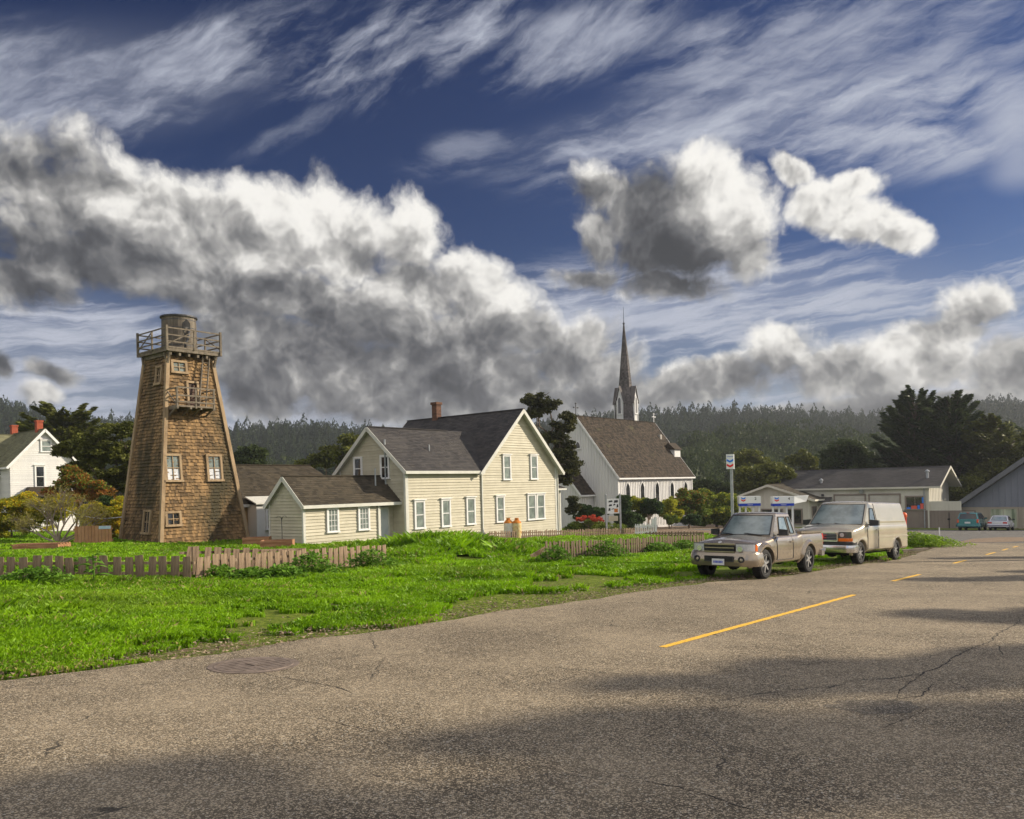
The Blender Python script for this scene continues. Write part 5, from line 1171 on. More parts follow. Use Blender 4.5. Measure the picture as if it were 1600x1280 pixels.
    def screen(s, t0, t1, yk, front=True, name='windscreen', off=.008, mat='windscreen'):
        fb, ft, rt, rb, zb, zt, wb, wt, bow = s.c; m = MB(); g = []
        for j in range(7):
            t = t0+(t1-t0)*j/6; w = (wb+(wt-wb)*t); row = []
            for i in range(13):
                y = (-1+2*i/12)*w*yk
                if front: x = fb+(ft-fb)*t+bow*(abs(y)/w)**2.2-off
                else: x = rb+(rt-rb)*t-.05*(abs(y)/w)**2+off
                row.append(V3(x, y, zb+(zt-zb)*t+off*.5))
            g.append(row)
        s.add_patch(m, g); o = m.build(name, [M[mat]], s.t, True)
        f = MB(); e = [g[0][i] for i in range(13)]+[g[j][12] for j in range(1, 7)]+[g[6][i] for i in range(11, -1, -1)]+[g[j][0] for j in range(5, 0, -1)]
        for a, b in zip(e, e[1:]+e[:1]): f.beam(a, b, .03, .012)
        f.build('window_seal', M['dark_plastic'], o)
        return o
    def door(s, x0, x1, z0, z1, side, handle_x, hz, name='door'):
        m = MB(); s.add_patch(m, s.patch([(x0, z0), (x1, z0), (x1, z1), (x0, z1)], s.sy, side, .003, 8, 8), 0)
        P = [V3(p[0], side*(s.sy(p[0], p[1])+.008), p[1]) for p in [(x0, z1)]+[(x0, z1-(z1-z0)*k/6) for k in range(1, 7)]+[(x1, z0+(z1-z0)*k/6) for k in range(7)]]
        for a, b in zip(P, P[1:]): m.beam(a, b, .012, .008, 1)
        o = m.build(name, [M[s.paint], M['dark_plastic']], s.t, 35)
        h = MB(); yy = side*(s.sy(handle_x, hz)+.03); h.box(handle_x-.09, handle_x+.09, min(yy, yy-side*.03), max(yy, yy-side*.03), hz-.018, hz+.022); h.build('handle', M[s.paint if name != 'rear_door' else 'dark_plastic'], o)
        return o
    def wheels(s, axles, R, W, track, spokes=6, rim='alloy'):
        for ax in axles:
            for sg in (-1, 1):
                w = MB(); c = (ax, sg*track/2, R); w.lathe((ax, sg*(track/2-W/2), R), (0, sg, 0), [(0, R*.6), (.0, R*.9), (.03, R*.98), (W*.3, R), (W*.7, R), (W-.03, R*.98), (W, R*.9), (W+.004, R*.72), (W-.02, R*.64), (W-.10, R*.62)], 36)
                for k in range(36):
                    a = 2*math.pi*k/36; r = R*1.0; w.obox((ax+math.cos(a)*r, sg*track/2, R+math.sin(a)*r), V3(-math.sin(a), 0, math.cos(a))*.012, V3(0, W*.42, 0), V3(math.cos(a), 0, math.sin(a))*.006)
                wo = w.build('wheel', M['black'], s.t, 30); r = MB(); y0 = sg*(track/2+W/2)
                r.lathe((ax, y0-sg*.10, R), (0, sg, 0), [(0, 0), (0, R*.3), (.0, R*.60), (.07, R*.64), (.095, R*.66), (.10, R*.62)], 30, 1 if rim == 'alloy' else 0)
                r.lathe((ax, y0-sg*.06, R), (0, sg, 0), [(0, R*.2), (.035, R*.18), (.045, R*.08), (.045, 0)], 16)
                for k in range(spokes):
                    a = 2*math.pi*k/spokes+.3; u = V3(math.cos(a), 0, math.sin(a)); p = V3(ax, y0-sg*.045, R)
                    r.beam(p+u*R*.1, p+u*R*.63, .05 if spokes < 8 else .035, .05, 0, .5, up=(0, 1, 0))
                r.build('rim', [M['rim'], M['rim_dark']], wo, 30)
                # dark liner of the wheel well
    def arch(s, axles, R, side_off=.012, w=.06, mat=None):
        for ax in axles:
            for sg in (-1, 1):
                m = MB(); n = 18; prev = None
                for k in range(n+1):
                    a = math.radians(-8+196*k/n); r0, r1 = R*1.19, R*1.19+w
                    q = [V3(ax+math.cos(a)*r_, sg*(s.sy(ax+math.cos(a)*r_, R*.98+math.sin(a)*r_)+o_), R*.98+math.sin(a)*r_) for r_, o_ in ((r0, -.10), (r0, side_off), (r0+w*.5, side_off+.012), (r1, .002))]
                    if prev:
                        for i in range(3): m.poly((prev[i], q[i], q[i+1], prev[i+1]))
                    prev = q
                m.build('wheel_arch', M[mat or s.paint], s.t, 50)
    def underside(s, x0, x1, w, z0, z1, axles):
        m = MB(); m.box(x0, x1, -w, w, z0, z1)
        for ax in axles: m.tube([(ax, -w-.3, .34), (ax, w+.3, .34)], .05, 8); m.lathe((ax, 0, .34), (1, 0, 0), [(-.15, 0), (-.1, .14), (.1, .14), (.15, 0)], 10)
        m.build('chassis', M['black'], s.t)
    def sweep(s, name, path, prof, mats, m=0, close=True, par=None):      # prof: (outward, up) swept along a plan path of (x, y, nx, ny)
        b = MB(); prev = None
        for (x, y, nx, ny, dz) in path:
            q = [V3(x+nx*o, y+ny*o, z+dz) for o, z in prof]
            if prev:
                for i in range(len(q)): j = (i+1) % len(q); b.poly((prev[i], q[i], q[j], prev[j]), m)
            else: b.poly(q[::-1], m)
            prev = q
        b.poly(prev, m); return b.build(name, mats, par or s.t, 40)
def bumper_path(xf, w, rad, back, front=True, n=6):
    sgn = -1 if front else 1; P = []
    def add(x, y, nx, ny): P.append((x, y, nx, ny, 0))
    add(xf-sgn*back, -w, 0, -1)
    for k in range(n+1):
        a = math.pi/2*k/n; add(xf-sgn*rad+sgn*math.sin(a)*rad, -(w-rad)-math.cos(a)*rad, sgn*math.sin(a), -math.cos(a))
    for k in range(n, -1, -1):
        a = math.pi/2*k/n; add(xf-sgn*rad+sgn*math.sin(a)*rad, (w-rad)+math.cos(a)*rad, sgn*math.sin(a), math.cos(a))
    add(xf-sgn*back, w, 0, 1)
    return P
M['rim'] = mk('alloy_wheel', (.42, .42, .43), (.55, .55, .55), .3, 5, metal=.7); M['rim_dark'] = mk('dark_wheel_metal', (.05, .05, .05), (.08, .08, .08), .6, 5)  # the second is the dark metal of the dish behind the spokes
def lamp(car, name, pl, z0, z1, mats, par=None, inward=.06):
    """a lens wrapping a corner: pl plan points (x, y)"""
    m = MB(); n = len(pl)
    for k in range(n-1):
        a, b = pl[k], pl[k+1]
        m.poly(((a[0], a[1], z0), (b[0], b[1], z0), (b[0], b[1], z1), (a[0], a[1], z1)))
    back = [(p[0]+inward, p[1]*.94) for p in pl]
    for z in (z0, z1):
        m.poly([(p[0], p[1], z) for p in pl]+[(p[0], p[1], z) for p in back[::-1]])
    return m.build(name, mats, par or car.t, 60)
def wipers(car, zs):
    fb, ft, rt, rb, zb, zt, wb, wt, bow = car.c
    for y0 in (-.55, .12):
        m = MB(); p = []
        for k in range(5): y = y0+.13*k; t = .05+.02*k; x = fb+(ft-fb)*t+bow*(abs(y)/wb)**2.2-.03; p.append((x, y, zb+(zt-zb)*t+.02))
        m.tube(p, .012, 5); m.build('wiper', M['dark_plastic'], car.t)
def mirror(car, x, y, z, sg, mat='dark_plastic', s_=1.0):
    m = MB(); m.prism([(x-.05*s_, sg*(y+.04), z-.075*s_), (x-.03*s_, sg*(y+.24*s_), z-.06*s_), (x-.03*s_, sg*(y+.24*s_), z+.07*s_), (x-.05*s_, sg*(y+.05), z+.085*s_)], (.09*s_, 0, 0)); o = m.build('mirror', M[mat], car.t); o.scale = (1, 1, 1)
    m = MB(); m.beam((x+.02, sg*(y-.03), z-.06), (x, sg*(y+.1), z-.02), .05, .04); m.build('arm', M[mat], o)

def build_pickup():
    c = Car('pickup_truck', 'taupe metallic extended cab pickup parked on the verge, facing the camera', 'pickup truck', G(1190, 905), G(1258, 895), .86, 1.54, 'pickup_paint')
    ax, R = (.86, 3.81), .385
    tab = [(.10, .70, .52, .80, .86), (.16, .78, .48, .86, .93), (.35, .86, .44, .93, 1.01), (.7, .89, .40, .98, 1.06), (1.2, .90, .38, 1.03, 1.12), (1.5, .90, .36, 1.08, 1.12), (3.1, .90, .36, 1.10, 1.12), (3.35, .90, .38, 1.14, 1.15), (4.9, .89, .46, 1.15, 1.15), (5.0, .86, .50, 1.13, 1.13)]
    c.lower(tab, ax, R, 1.54)
    c.cabin(1.38, 2.02, 3.02, 3.22, 1.06, 1.70, .80, .62, .045, .13)
    c.screen(.10, .90, .90); wipers(c, 0)
    c.screen(.25, .85, .85, False, 'rear_window')
    for sg in (-1, 1):
        c.glass([(1.98, 1.13), (2.62, 1.13), (2.62, 1.60), (2.20, 1.60)], sg); c.glass([(2.74, 1.15), (3.00, 1.15), (2.92, 1.60), (2.74, 1.60)], sg)
        c.door(1.58, 2.66, .46, 1.07, sg, 2.54, .92); mirror(c, 1.78, .84, 1.18, sg, s_=1.15)
    c.wheels(ax, R, .25, 1.56, 6); c.arch(ax, R, .05, .12); c.underside(.5, 4.7, .55, .32, .5, ax)
    # cargo bed: rail, dark inside
    m = MB(); m.box(3.42, 4.88, -.72, .72, 1.152, 1.158); m.build('cargo_bed', M['dark_plastic'], c.t)
    for sg in (-1, 1): m = MB(); m.box(3.34, 4.96, sg*.80-.06, sg*.80+.06, 1.13, 1.185); m.build('bed_rail', M[c.paint], c.t)
    m = MB(); m.box(4.93, 4.985, -.74, .74, 1.13, 1.175); m.build('tailgate', M[c.paint], c.t)
    # face
    pf = [(.0, .36), (.05, .34), (.09, .40), (.10, .52), (.07, .66), (.04, .72), (.0, .74)]
    c.sweep('front_bumper', bumper_path(.09, .865, .26, .5), pf, [M[c.paint]])
    m = MB(); m.box(-.028, .09, -.40, .40, .47, .60); m.build('air_intake', M['black'], c.t)
    m = MB(); m.box(-.035, -.028, -.40, .40, .455, .475); m.box(-.036, -.0285, .42-.84, -.38, .455, .60); m.build('intake_trim', M['dark_plastic'], c.t)
    m = MB(); m.box(-.06, -.04, -.17, .17, .37, .53); pl = m.build('number_plate', M['plate'], c.t); m = MB()
    for k in range(7): m.box(-.0625, -.0602, -.13+k*.038, -.105+k*.038, .42, .48)
    m.build('lettering', M['sign_blue'], pl)
    for sg in (-1, 1):
        m = MB(); m.lathe((-.012, sg*.62, .52), (-1, 0, 0), [(0, .085), (.022, .08), (.022, .055), (-.01, .04), (-.01, 0)], 16); f = m.build('fog_lamp', M['dark_plastic'], c.t, 30)
        lamp(c, 'headlight', [(.055, sg*.45), (.07, sg*.60), (.115, sg*.74), (.20, sg*.83), (.27, sg*.868)], .67, .91, [M['lamp_glass']]); lamp(c, 'indicator', [(.271, sg*.870), (.33, sg*.888), (.37, sg*.893)], .72, .90, [M['amber']])
        m = MB(); m.lathe((.045, sg*.57, .79), (-1, 0, 0), [(0, .075), (.02, .07), (.02, 0)], 14); m.build('bulb', M['chrome'], c.t, 30)
    m = MB(); m.box(.03, .14, -.41, .41, .715, .895); g = m.build('grille', M['black'], c.t)
    for sg in (-1, 1): m = MB(); m.prism([(.075, sg*.43, .655), (.09, sg*.60, .65), (.14, sg*.75, .65), (.225, sg*.835, .65), (.295, sg*.88, .655), (.34, sg*.80, .655), (.2, sg*.5, .655)], (0, 0, .27)); m.build('headlight_surround', M['dark_plastic'], c.t)
    m = MB(); m.box(.01, .035, -.42, .42, .885, .925); m.box(.012, .036, -.42, .42, .70, .725); m.build('grille_frame', M[c.paint], g)
    m = MB(); m.box(.013, .034, -.41, .41, .80, .825); m.build('slat', M[c.paint], g)
    m = MB(); m.lathe((.075, 0, .945), (-.6, 0, .8), [(0, .05), (.012, .05), (.012, 0)], 16); m.build('badge', M['chrome'], c.t)
    m = MB()
    for sg in (-1, 1): m.prism([(.4, sg*.62, 1.012), (1.3, sg*.42, 1.115), (1.3, sg*.36, 1.125), (.4, sg*.50, 1.02)], (0, 0, .012))
    # tail
    for sg in (-1, 1): m = MB(); m.box(4.90, 5.01, sg*.80-.06, sg*.80+.07, .78, 1.10); m.build('tail_light', M['red_lens'], c.t)
    c.sweep('rear_bumper', bumper_path(5.02, .85, .12, .3, False), [(.0, .45), (.08, .45), (.08, .62), (0, .66)], [M['chrome']])
def build_van():
    c = Car('cargo_van', 'sand coloured full size cargo van parked behind the pickup', 'van', G(1340, 882), G(1394, 875.3), .88, 1.72, 'van_paint')
    ax, R = (.88, 4.31), .375
    tab = [(.10, .80, .50, 1.00, 1.06), (.18, .90, .45, 1.08, 1.14), (.4, .97, .40, 1.15, 1.22), (.9, 1.0, .38, 1.22, 1.30), (1.2, 1.01, .38, 1.30, 1.36), (5.42, 1.01, .38, 1.30, 1.36), (5.52, .98, .44, 1.28, 1.34)]
    c.lower(tab, ax, R, 1.72, inset=[(0, .12), (.05, .04), (.10, .0), (.3, -.0), (.55, .0), (.60, .012), (.66, .0), (.9, .01), (.96, .025), (1, .06)])
    c.cabin(1.02, 1.86, 5.36, 5.52, 1.22, 2.06, .985, .80, .06, .16)
    c.screen(.12, .92, .92); wipers(c, 0)
    for sg in (-1, 1):
        c.glass([(1.72, 1.36), (2.32, 1.36), (2.32, 1.86), (2.02, 1.86)], sg); mirror(c, 1.62, .98, 1.36, sg, s_=1.35)
        c.door(1.42, 2.42, .50, 1.28, sg, 2.30, 1.12)
    c.wheels(ax, R, .24, 1.72, 8); c.arch(ax, R, .02, .05); c.underside(.5, 5.3, .65, .30, .46, ax)
    m = MB()                                                 # seams and rub lines of the long side
    for sg in (-1, 1):
        P = [V3(2.46, sg*(c.cy(2.46, z)+.006), z) for z in (1.34, 1.6, 1.9, 2.02)]
        for a, b in zip(P, P[1:]): m.beam(a, b, .012, .012)
        P = [V3(5.0, sg*(c.sy(5.0, z)+.003), z) for z in (.95, 1.1, 1.28)]
    m.build('door_seam', M['dark_plastic'], c.t)
    for sg in (-1, 1):
        m = MB(); m.beam((2.6, sg*(c.cy(2.6, 1.38)+.004), 1.38), (5.35, sg*(c.cy(5.35, 1.38)+.004), 1.38), .02, .05); m.build('side_moulding', M[c.paint], c.t)
        m = MB(); m.beam((1.45, sg*1.012, .86), (5.5, sg*1.012, .86), .02, .05); m.build('side_moulding', M[c.paint], c.t)
    c.sweep('front_bumper', bumper_path(.06, .96, .2, .42), [(0, .40), (.07, .40), (.10, .50), (.08, .64), (0, .66)], [M['chrome']])
    c.sweep('bumper_pad', bumper_path(.07, .955, .2, .40), [(0, .661), (.05, .661), (.05, .74), (0, .76)], [M['dark_plastic']])
    m = MB(); m.box(-.05, -.042, -.17, .17, .44, .58); m.build('number_plate', M['plate'], c.t)
    m = MB(); m.box(.03, .16, -.52, .52, .78, 1.04); g = m.build('grille', M['black'], c.t); m = MB()
    for a, b in (((.02, -.54, 1.05), (.02, .54, 1.05)), ((.02, -.54, .78), (.02, .54, .78)), ((.02, -.54, .78), (.02, -.54, 1.05)), ((.02, .54, .78), (.02, .54, 1.05))): m.beam(a, b, .03, .045)
    m.build('grille_frame', M['chrome'], g)
    for k in range(4): m = MB(); m.box(.022, .03, -.52, .52, .825+k*.055, .838+k*.055); m.build('slat', M['steel'], g)
    tx = text_on(g, 'GMC', (.012, .0, .915), -Y, -X, .16, 'sign_red')
    for sg in (-1, 1):
        lamp(c, 'headlight', [(.055, sg*.56), (.07, sg*.74), (.11, sg*.86), (.20, sg*.935)], .88, 1.08, [M['dark_lamp']])
        m = MB(); m.lathe((.045, sg*.68, .98), (-1, 0, 0), [(0, .07), (.014, .07), (.014, 0)], 12); m.build('bulb', M['lamp_glass'], c.t, 30)
        lamp(c, 'indicator', [(.05, sg*.56), (.065, sg*.74), (.105, sg*.865), (.24, sg*.955)], .77, .87, [M['amber']])
        m = MB(); m.box(5.47, 5.56, sg*.90-.05, sg*.90+.05, 1.0, 1.5); m.build('tail_light', M['red_lens'], c.t)
    m = MB(); m.tube([(.22, -.80, .0+1.14), (.5, -.82, 1.18)], .01, 5)
M['dark_lamp'] = mk('smoked_headlamp', (.03, .032, .035), (.08, .085, .09), .06, 9, 0, None, .7, coat=1)
def rear_car(name, label, cat, u0, u1, v, body, L, W, tab, cab, kind):
    A, B = G(u0, v), G(u1, v); ctr = (A+B)/2; d = D1; P1 = ctr+d*(L-.9)+D2*(W/2-.12)
    # nose points away along D1: local x runs from nose back towards the camera
    c = Car(name, label, cat, P1, P1-d*3, .9, W-.24, body); ax = (.9, L-1.0 if kind == 'sedan' else L-.95); R = .31
    c.lower(tab, ax, R, W-.24); c.cabin(*cab)
    c.screen(.12, .9, .88, True); c.screen(.10, .86, .86, False, 'rear_window', mat='dark_windscreen' if kind == 'van' else 'windscreen')
    fb, ft, rt, rb, zb, zt, wb, wt = cab[:8]
    for sg in (-1, 1):
        z0, z1 = zb+.06, zt-.1; m_ = (fb+rb)/2
        f0 = lambda z: fb+(ft-fb)*(z-zb)/(zt-zb)+.28; r0 = lambda z: rb+(rt-rb)*(z-zb)/(zt-zb)-.22
        if kind == 'van':
            xs = [0, .36, .42, .72, .77, 1]
        else: xs = [0, .47, .53, 1]
        for a, b in zip(xs[::2], xs[1::2]): c.glass([(f0(z0)+(r0(z0)-f0(z0))*a, z0), (f0(z0)+(r0(z0)-f0(z0))*b, z0), (f0(z1)+(r0(z1)-f0(z1))*b, z1), (f0(z1)+(r0(z1)-f0(z1))*a, z1)], sg, mat='dark_windscreen')
        c.door(ax[0]+.45, ax[0]+1.45, .35, zb-.03, sg, ax[0]+1.3, zb-.15); mirror(c, ft-.3, wb, zb+.12, sg, body if kind == 'van' else 'dark_plastic', 1.0)
    c.wheels(ax, R, .2, W-.24, 8); c.arch(ax, R, .012, .04); c.underside(.5, L-.6, .5, .22, .34, ax)
    if kind == 'van':
        for sg in (-1, 1): m = MB(); m.box(L-.16, L+.012, sg*(W/2-.12)-.07, sg*(W/2-.12)+.085, .72, 1.06); o = m.build('tail_light', M['red_lens'], c.t); m = MB(); m.box(L-.10, L+.018, sg*(W/2-.12)-.02, sg*(W/2-.12)+.09, .82, .95); m.build('indicator', M['amber'], o)
        c.sweep('rear_bumper', bumper_path(L+.0, W/2-.01, .15, .4, False), [(0, .34), (.08, .36), (.10, .50), (.05, .56), (0, .57)], [M[body]])
        m = MB(); m.box(L+.005, L+.02, -.24, .24, .66, .82); m.build('number_plate', M['plate'], c.t)
        m = MB(); m.box(rt+.02, rt+.1, -.12, .12, zt-.03, zt+.015); m.build('brake_light', M['red_lens'], c.t)
    else:
        for sg in (-1, 1): m = MB(); m.box(L-.12, L+.015, sg*.62-.17, sg*.62+.17, .66, .80); m.build('tail_light', M['red_lens'], c.t)
        c.sweep('rear_bumper', bumper_path(L+.0, W/2-.01, .15, .4, False), [(0, .36), (.08, .38), (.10, .50), (.05, .56), (0, .57)], [M[body]])
        c.sweep('bumper_strip', bumper_path(L+.08, W/2+.06, .15, .4, False), [(0, .47), (.03, .47), (.03, .53), (0, .53)], [M['sign_blue_dark']])
        m = MB(); m.box(L+.0, L+.02, -.24, .24, .64, .78); m.build('number_plate', M['plate'], c.t)
M['sign_blue_dark'] = mk('dark_blue_rubber', (.03, .02, .10), None, .5)
build_pickup(); build_van()
rear_car('minivan', 'teal minivan parked nose in at the grey barn', 'minivan', 1497, 1527, 829.5, 'teal_paint', 4.6, 1.86,
         [(.0, .70, .35, .68, .72), (.3, .85, .28, .78, .86), (1.1, .92, .26, .92, 1.02), (4.3, .93, .28, 1.08, 1.10), (4.55, .91, .34, 1.08, 1.10), (4.6, .86, .38, 1.05, 1.07)],
         (.85, 1.9, 4.25, 4.55, 1.02, 1.66, .88, .70, .04, .12), 'van')
rear_car('white_sedan', 'small white sedan parked beside the teal minivan', 'car', 1546, 1571, 829.5, 'sedan_paint', 4.4, 1.68,
         [(.0, .66, .35, .66, .68), (.3, .78, .28, .74, .78), (1.3, .83, .26, .88, .92), (3.6, .84, .28, .92, .94), (4.3, .82, .34, .90, .93), (4.4, .78, .40, .86, .88)],
         (1.2, 1.9, 3.05, 3.65, .90, 1.38, .78, .60, .03, .12), 'sedan')

# ------------------------------------------------------------------ vegetation
def leaf_cloud(C, Rr, n, size, flat=1.0, long=1.6, seed=0, up=.0, out=None, base=None):
    """n leaf quads spread over ellipsoids C (k,3) with radii Rr (k,3); returns vertices and tones"""
    r = np.random.default_rng(seed); k = len(C); vol = Rr[:, 0]*Rr[:, 1]+Rr[:, 0]*Rr[:, 2]+Rr[:, 1]*Rr[:, 2]; pick = r.choice(k, n, p=vol/vol.sum())
    d = r.normal(size=(n, 3)); d /= np.linalg.norm(d, axis=1)[:, None]; rad = r.random(n)**.42
    P = C[pick]+d*Rr[pick]*rad[:, None]
    a = r.normal(size=(n, 3)); a[:, 2] *= .5; a += d*.9
    a[:, 2] += up; a /= np.linalg.norm(a, axis=1)[:, None]
    b = np.cross(a, r.normal(size=(n, 3))+np.array([0, 0, flat])); b /= np.linalg.norm(b, axis=1)[:, None]
    s = size*r.uniform(.6, 1.4, n)[:, None]; w = s/long
    V = np.stack([P-a*s*.5, P+b*w*.5, P+a*s*.6, P-b*w*.5], 1).reshape(-1, 3)
    cl = r.random(k)[pick]; tone = np.clip(.15+.45*cl+.4*r.random(n), 0, 1)
    return V, tone
def clumps(blobs, per, cr, seed=0, flat=.6, shell=.55):
    """break big ellipsoids into small clumps near their surface"""
    r = np.random.default_rng(seed); C, R_ = [], []
    for (c, rr) in blobs:
        for _ in range(per):
            d = r.normal(size=3); d /= np.linalg.norm(d); q = shell+(1-shell)*r.random(); q = q if r.random() < .8 else r.random()*.6
            C.append(np.array(c)+d*np.array(rr)*q); s = cr*r.uniform(.6, 1.35); R_.append((s, s, s*flat))
    return np.array(C), np.array(R_)
def px_blobs(L, Yd, depth=1.0):
    out = []
    for (u, v, ru, rv) in L:
        p = at(u, v, Yd); k = Yd/FPX; out.append(((p.x, p.y, p.z), (ru*k, ru*k*depth, rv*k)))
    return out
def limb(m, a, b, r0, r1, bend=.12, n=6, seed=0):
    R = random.Random(seed); a, b = Vector(a), Vector(b); L = (b-a).length; pts = []
    for k in range(n+1):
        t = k/n; p = a.lerp(b, t); j = math.sin(t*math.pi)*L*bend
        pts.append(p+V3(R.uniform(-1, 1), R.uniform(-1, 1), R.uniform(-.5, .8))*j*.6)
    m.tube(pts, [r0+(r1-r0)*k/n for k in range(n+1)], 7)
def plant(name, label, cat, Yd, L, mat, per=14, cr=.5, n=6000, leaf=.16, trunk=None, group=None, flat=.6, up=0, long=1.6, depth=1.0, seed=None, bark='bark', foot=None, tw=.16, mats2=None, limbs=6, part='crown'):
    seed = seed if seed is not None else int(L[0][0]*7+L[0][1]) % 9973
    blobs = px_blobs(L, Yd, depth); u0 = foot if foot else (L[0][0], 830); f = at(u0[0], u0[1], Yd); base = V3(f.x, Yd, gplane(f.x, Yd))
    t = thing(name, label, cat, base, 0, group)
    C, R_ = clumps(blobs, per, cr, seed, flat); V, tone = leaf_cloud(C, R_, n, leaf, 1.0, long, seed, up)
    V -= np.array(base)
    mi = None; mats = [M[mat]]
    if mats2:
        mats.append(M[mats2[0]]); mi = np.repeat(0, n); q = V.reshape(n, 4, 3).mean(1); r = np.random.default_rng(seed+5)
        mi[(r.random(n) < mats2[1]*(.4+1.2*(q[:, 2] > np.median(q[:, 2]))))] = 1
    np_mesh(part, V, 4, tone, mats, t, mi)
    m = MB(); R = random.Random(seed)
    if trunk is not False:
        top = V3(*blobs[0][0])-base; k0 = V3(R.uniform(-.1, .1), 0, max(.3, top.z*.35))
        limb(m, (0, 0, -.3), k0, tw, tw*.8, .05, 5, seed)
        for i, (c, rr) in enumerate(blobs[:limbs]): limb(m, k0, Vector(c)-base-V3(0, 0, rr[2]*.2), tw*.75, tw*.2, .12, 7, seed+i)
        for i, (c, rr) in enumerate(blobs[:limbs]):
            for j in range(5):
                cc = Vector(c)-base; e = cc+V3(R.uniform(-.8, .8)*rr[0], R.uniform(-.8, .8)*rr[1], R.uniform(-.2, .8)*rr[2]); limb(m, cc-V3(0, 0, rr[2]*.3), e, tw*.25, tw*.08, .1, 4, seed+i*7+j)
        m.build('trunk', M[bark], t, 60)
    return t
def cypress(name, label, Yd, u0, vtop, vbase, prof, mat='cypress', n_br=90, leaf=.34, seed=1, lean=0, group=None, per=150, droop=-.05, cat='cypress tree', tw=.45, dome=0):
    """Monterey cypress: spreading limbs that carry flat sprays; prof = (height fraction, reach left px, reach right px)"""
    r = np.random.default_rng(seed); R = random.Random(seed); f = at(u0, vbase, Yd); base = V3(f.x, Yd, gplane(f.x, Yd)); top = at(u0+lean, vtop, Yd); Ht = top.z-base.z; k = Yd/FPX
    t = thing(name, label, cat, base, 0, group); m = MB(); ax = lambda h: V3(lean*k*h, 0, Ht*h)
    m.tube([ax(h)*1.0+V3(0, 0, -.3 if h == 0 else 0) for h in np.linspace(0, .93, 9)], [tw*(1-h*.85) for h in np.linspace(0, 1, 9)], 9)
    xs = [p[0] for p in prof]; Vs, Ts = [], []
    for i in range(n_br):
        h = prof[0][0]+(1-prof[0][0])*((i+.5)/n_br)**.9; az = R.uniform(0, 2*math.pi); rl, rr_ = np.interp(h, xs, [p[1] for p in prof])*k, np.interp(h, xs, [p[2] for p in prof])*k
        reach = (rr_ if math.cos(az) > 0 else rl)*R.uniform(.72, 1.08); reach = reach*abs(math.cos(az))+((rl+rr_)/2)*abs(math.sin(az))*R.uniform(.7, 1)
        d = V3(math.cos(az), math.sin(az), 0); a = ax(max(.05, h-.12-.1*R.random())); rise = Ht*R.uniform(.05, .13)+reach*R.uniform(-.02, .15); b = ax(h)+d*reach; b.z = max(a.z+rise*.2, ax(h).z+R.uniform(-.02, .02)*Ht)
        mid = a.lerp(b, .5)+V3(0, 0, Ht*.02); m.tube([a, a.lerp(mid, .5), mid, b], [tw*.28, tw*.2, tw*.13, .03], 5)
        nl = int(per*(.5+reach/(Ht*.3)))
        tt = r.random(nl)**.6*.85+.18; P = np.array(a)[None]*(1-tt)[:, None]+np.array(b)[None]*tt[:, None]
        wv = reach*.17*np.sin(np.clip(tt, 0, 1.03)*math.pi*.9)+.12; side = np.array((-d.y, d.x, 0))
        P = P+side[None]*(r.uniform(-1, 1, nl)*wv)[:, None]+np.array((0, 0, 1))[None]*(r.normal(0, .10, nl)*(.5+reach*.18)+.12*Ht*.1)[:, None]
        av = np.array(d)[None]*1.0+side[None]*r.uniform(-.7, .7, (nl, 1))+np.array((0, 0, 1))[None]*r.uniform(-.1, .55, (nl, 1)); av /= np.linalg.norm(av, axis=1)[:, None]
        bv = np.cross(av, r.normal(size=(nl, 3))*.6+np.array((0, 0, 1))); bv /= np.linalg.norm(bv, axis=1)[:, None]; s = leaf*r.uniform(.6, 1.5, nl)[:, None]
        Vs.append(np.stack([P-av*s*.5, P+bv*s*.17, P+av*s*.6, P-bv*s*.17], 1).reshape(-1, 3)); Ts.append(np.clip(R.uniform(.0, .6)+r.random(nl)*.4, 0, 1))
    np_mesh('crown', np.concatenate(Vs), 4, np.concatenate(Ts), [M[mat]], t); m.build('trunk', M['bark'], t, 60); return t

# right: the big dark cypresses behind the station
cypress('cypress_tree', 'tallest dark cypress, with ragged spreading limbs, rising behind the station roof', 112, 1432, 607, 815, [(.12, 62, 50), (.3, 72, 60), (.5, 62, 55), (.7, 46, 48), (.85, 30, 34), (.95, 13, 24), (1, 4, 10)], 'cypress', 150, .62, 3, 0, per=190, tw=.6)
cypress('cypress_tree', 'dark windswept cypress leaning right between the tallest cypress and the barn', 108, 1500, 616, 812, [(.42, 40, 40), (.55, 52, 58), (.7, 50, 62), (.85, 42, 52), (.95, 30, 26), (1, 12, 8)], 'cypress', 90, .58, 11, -12, per=170, tw=.5)
cypress('cypress_tree', 'broad flat topped cypress above the barn roof at the right edge', 104, 1566, 652, 800, [(.30, 30, 40), (.5, 52, 70), (.7, 62, 80), (.88, 50, 76), (1, 26, 50)], 'cypress_warm', 90, .55, 19, 0, per=160, tw=.45)
cypress('cypress_tree', 'cypress cut by the right edge of the picture above the barn', 116, 1630, 640, 800, [(.30, 60, 60), (.6, 66, 70), (.85, 44, 60), (1, 16, 40)], 'cypress', 70, .6, 23, 0, per=150, tw=.45)
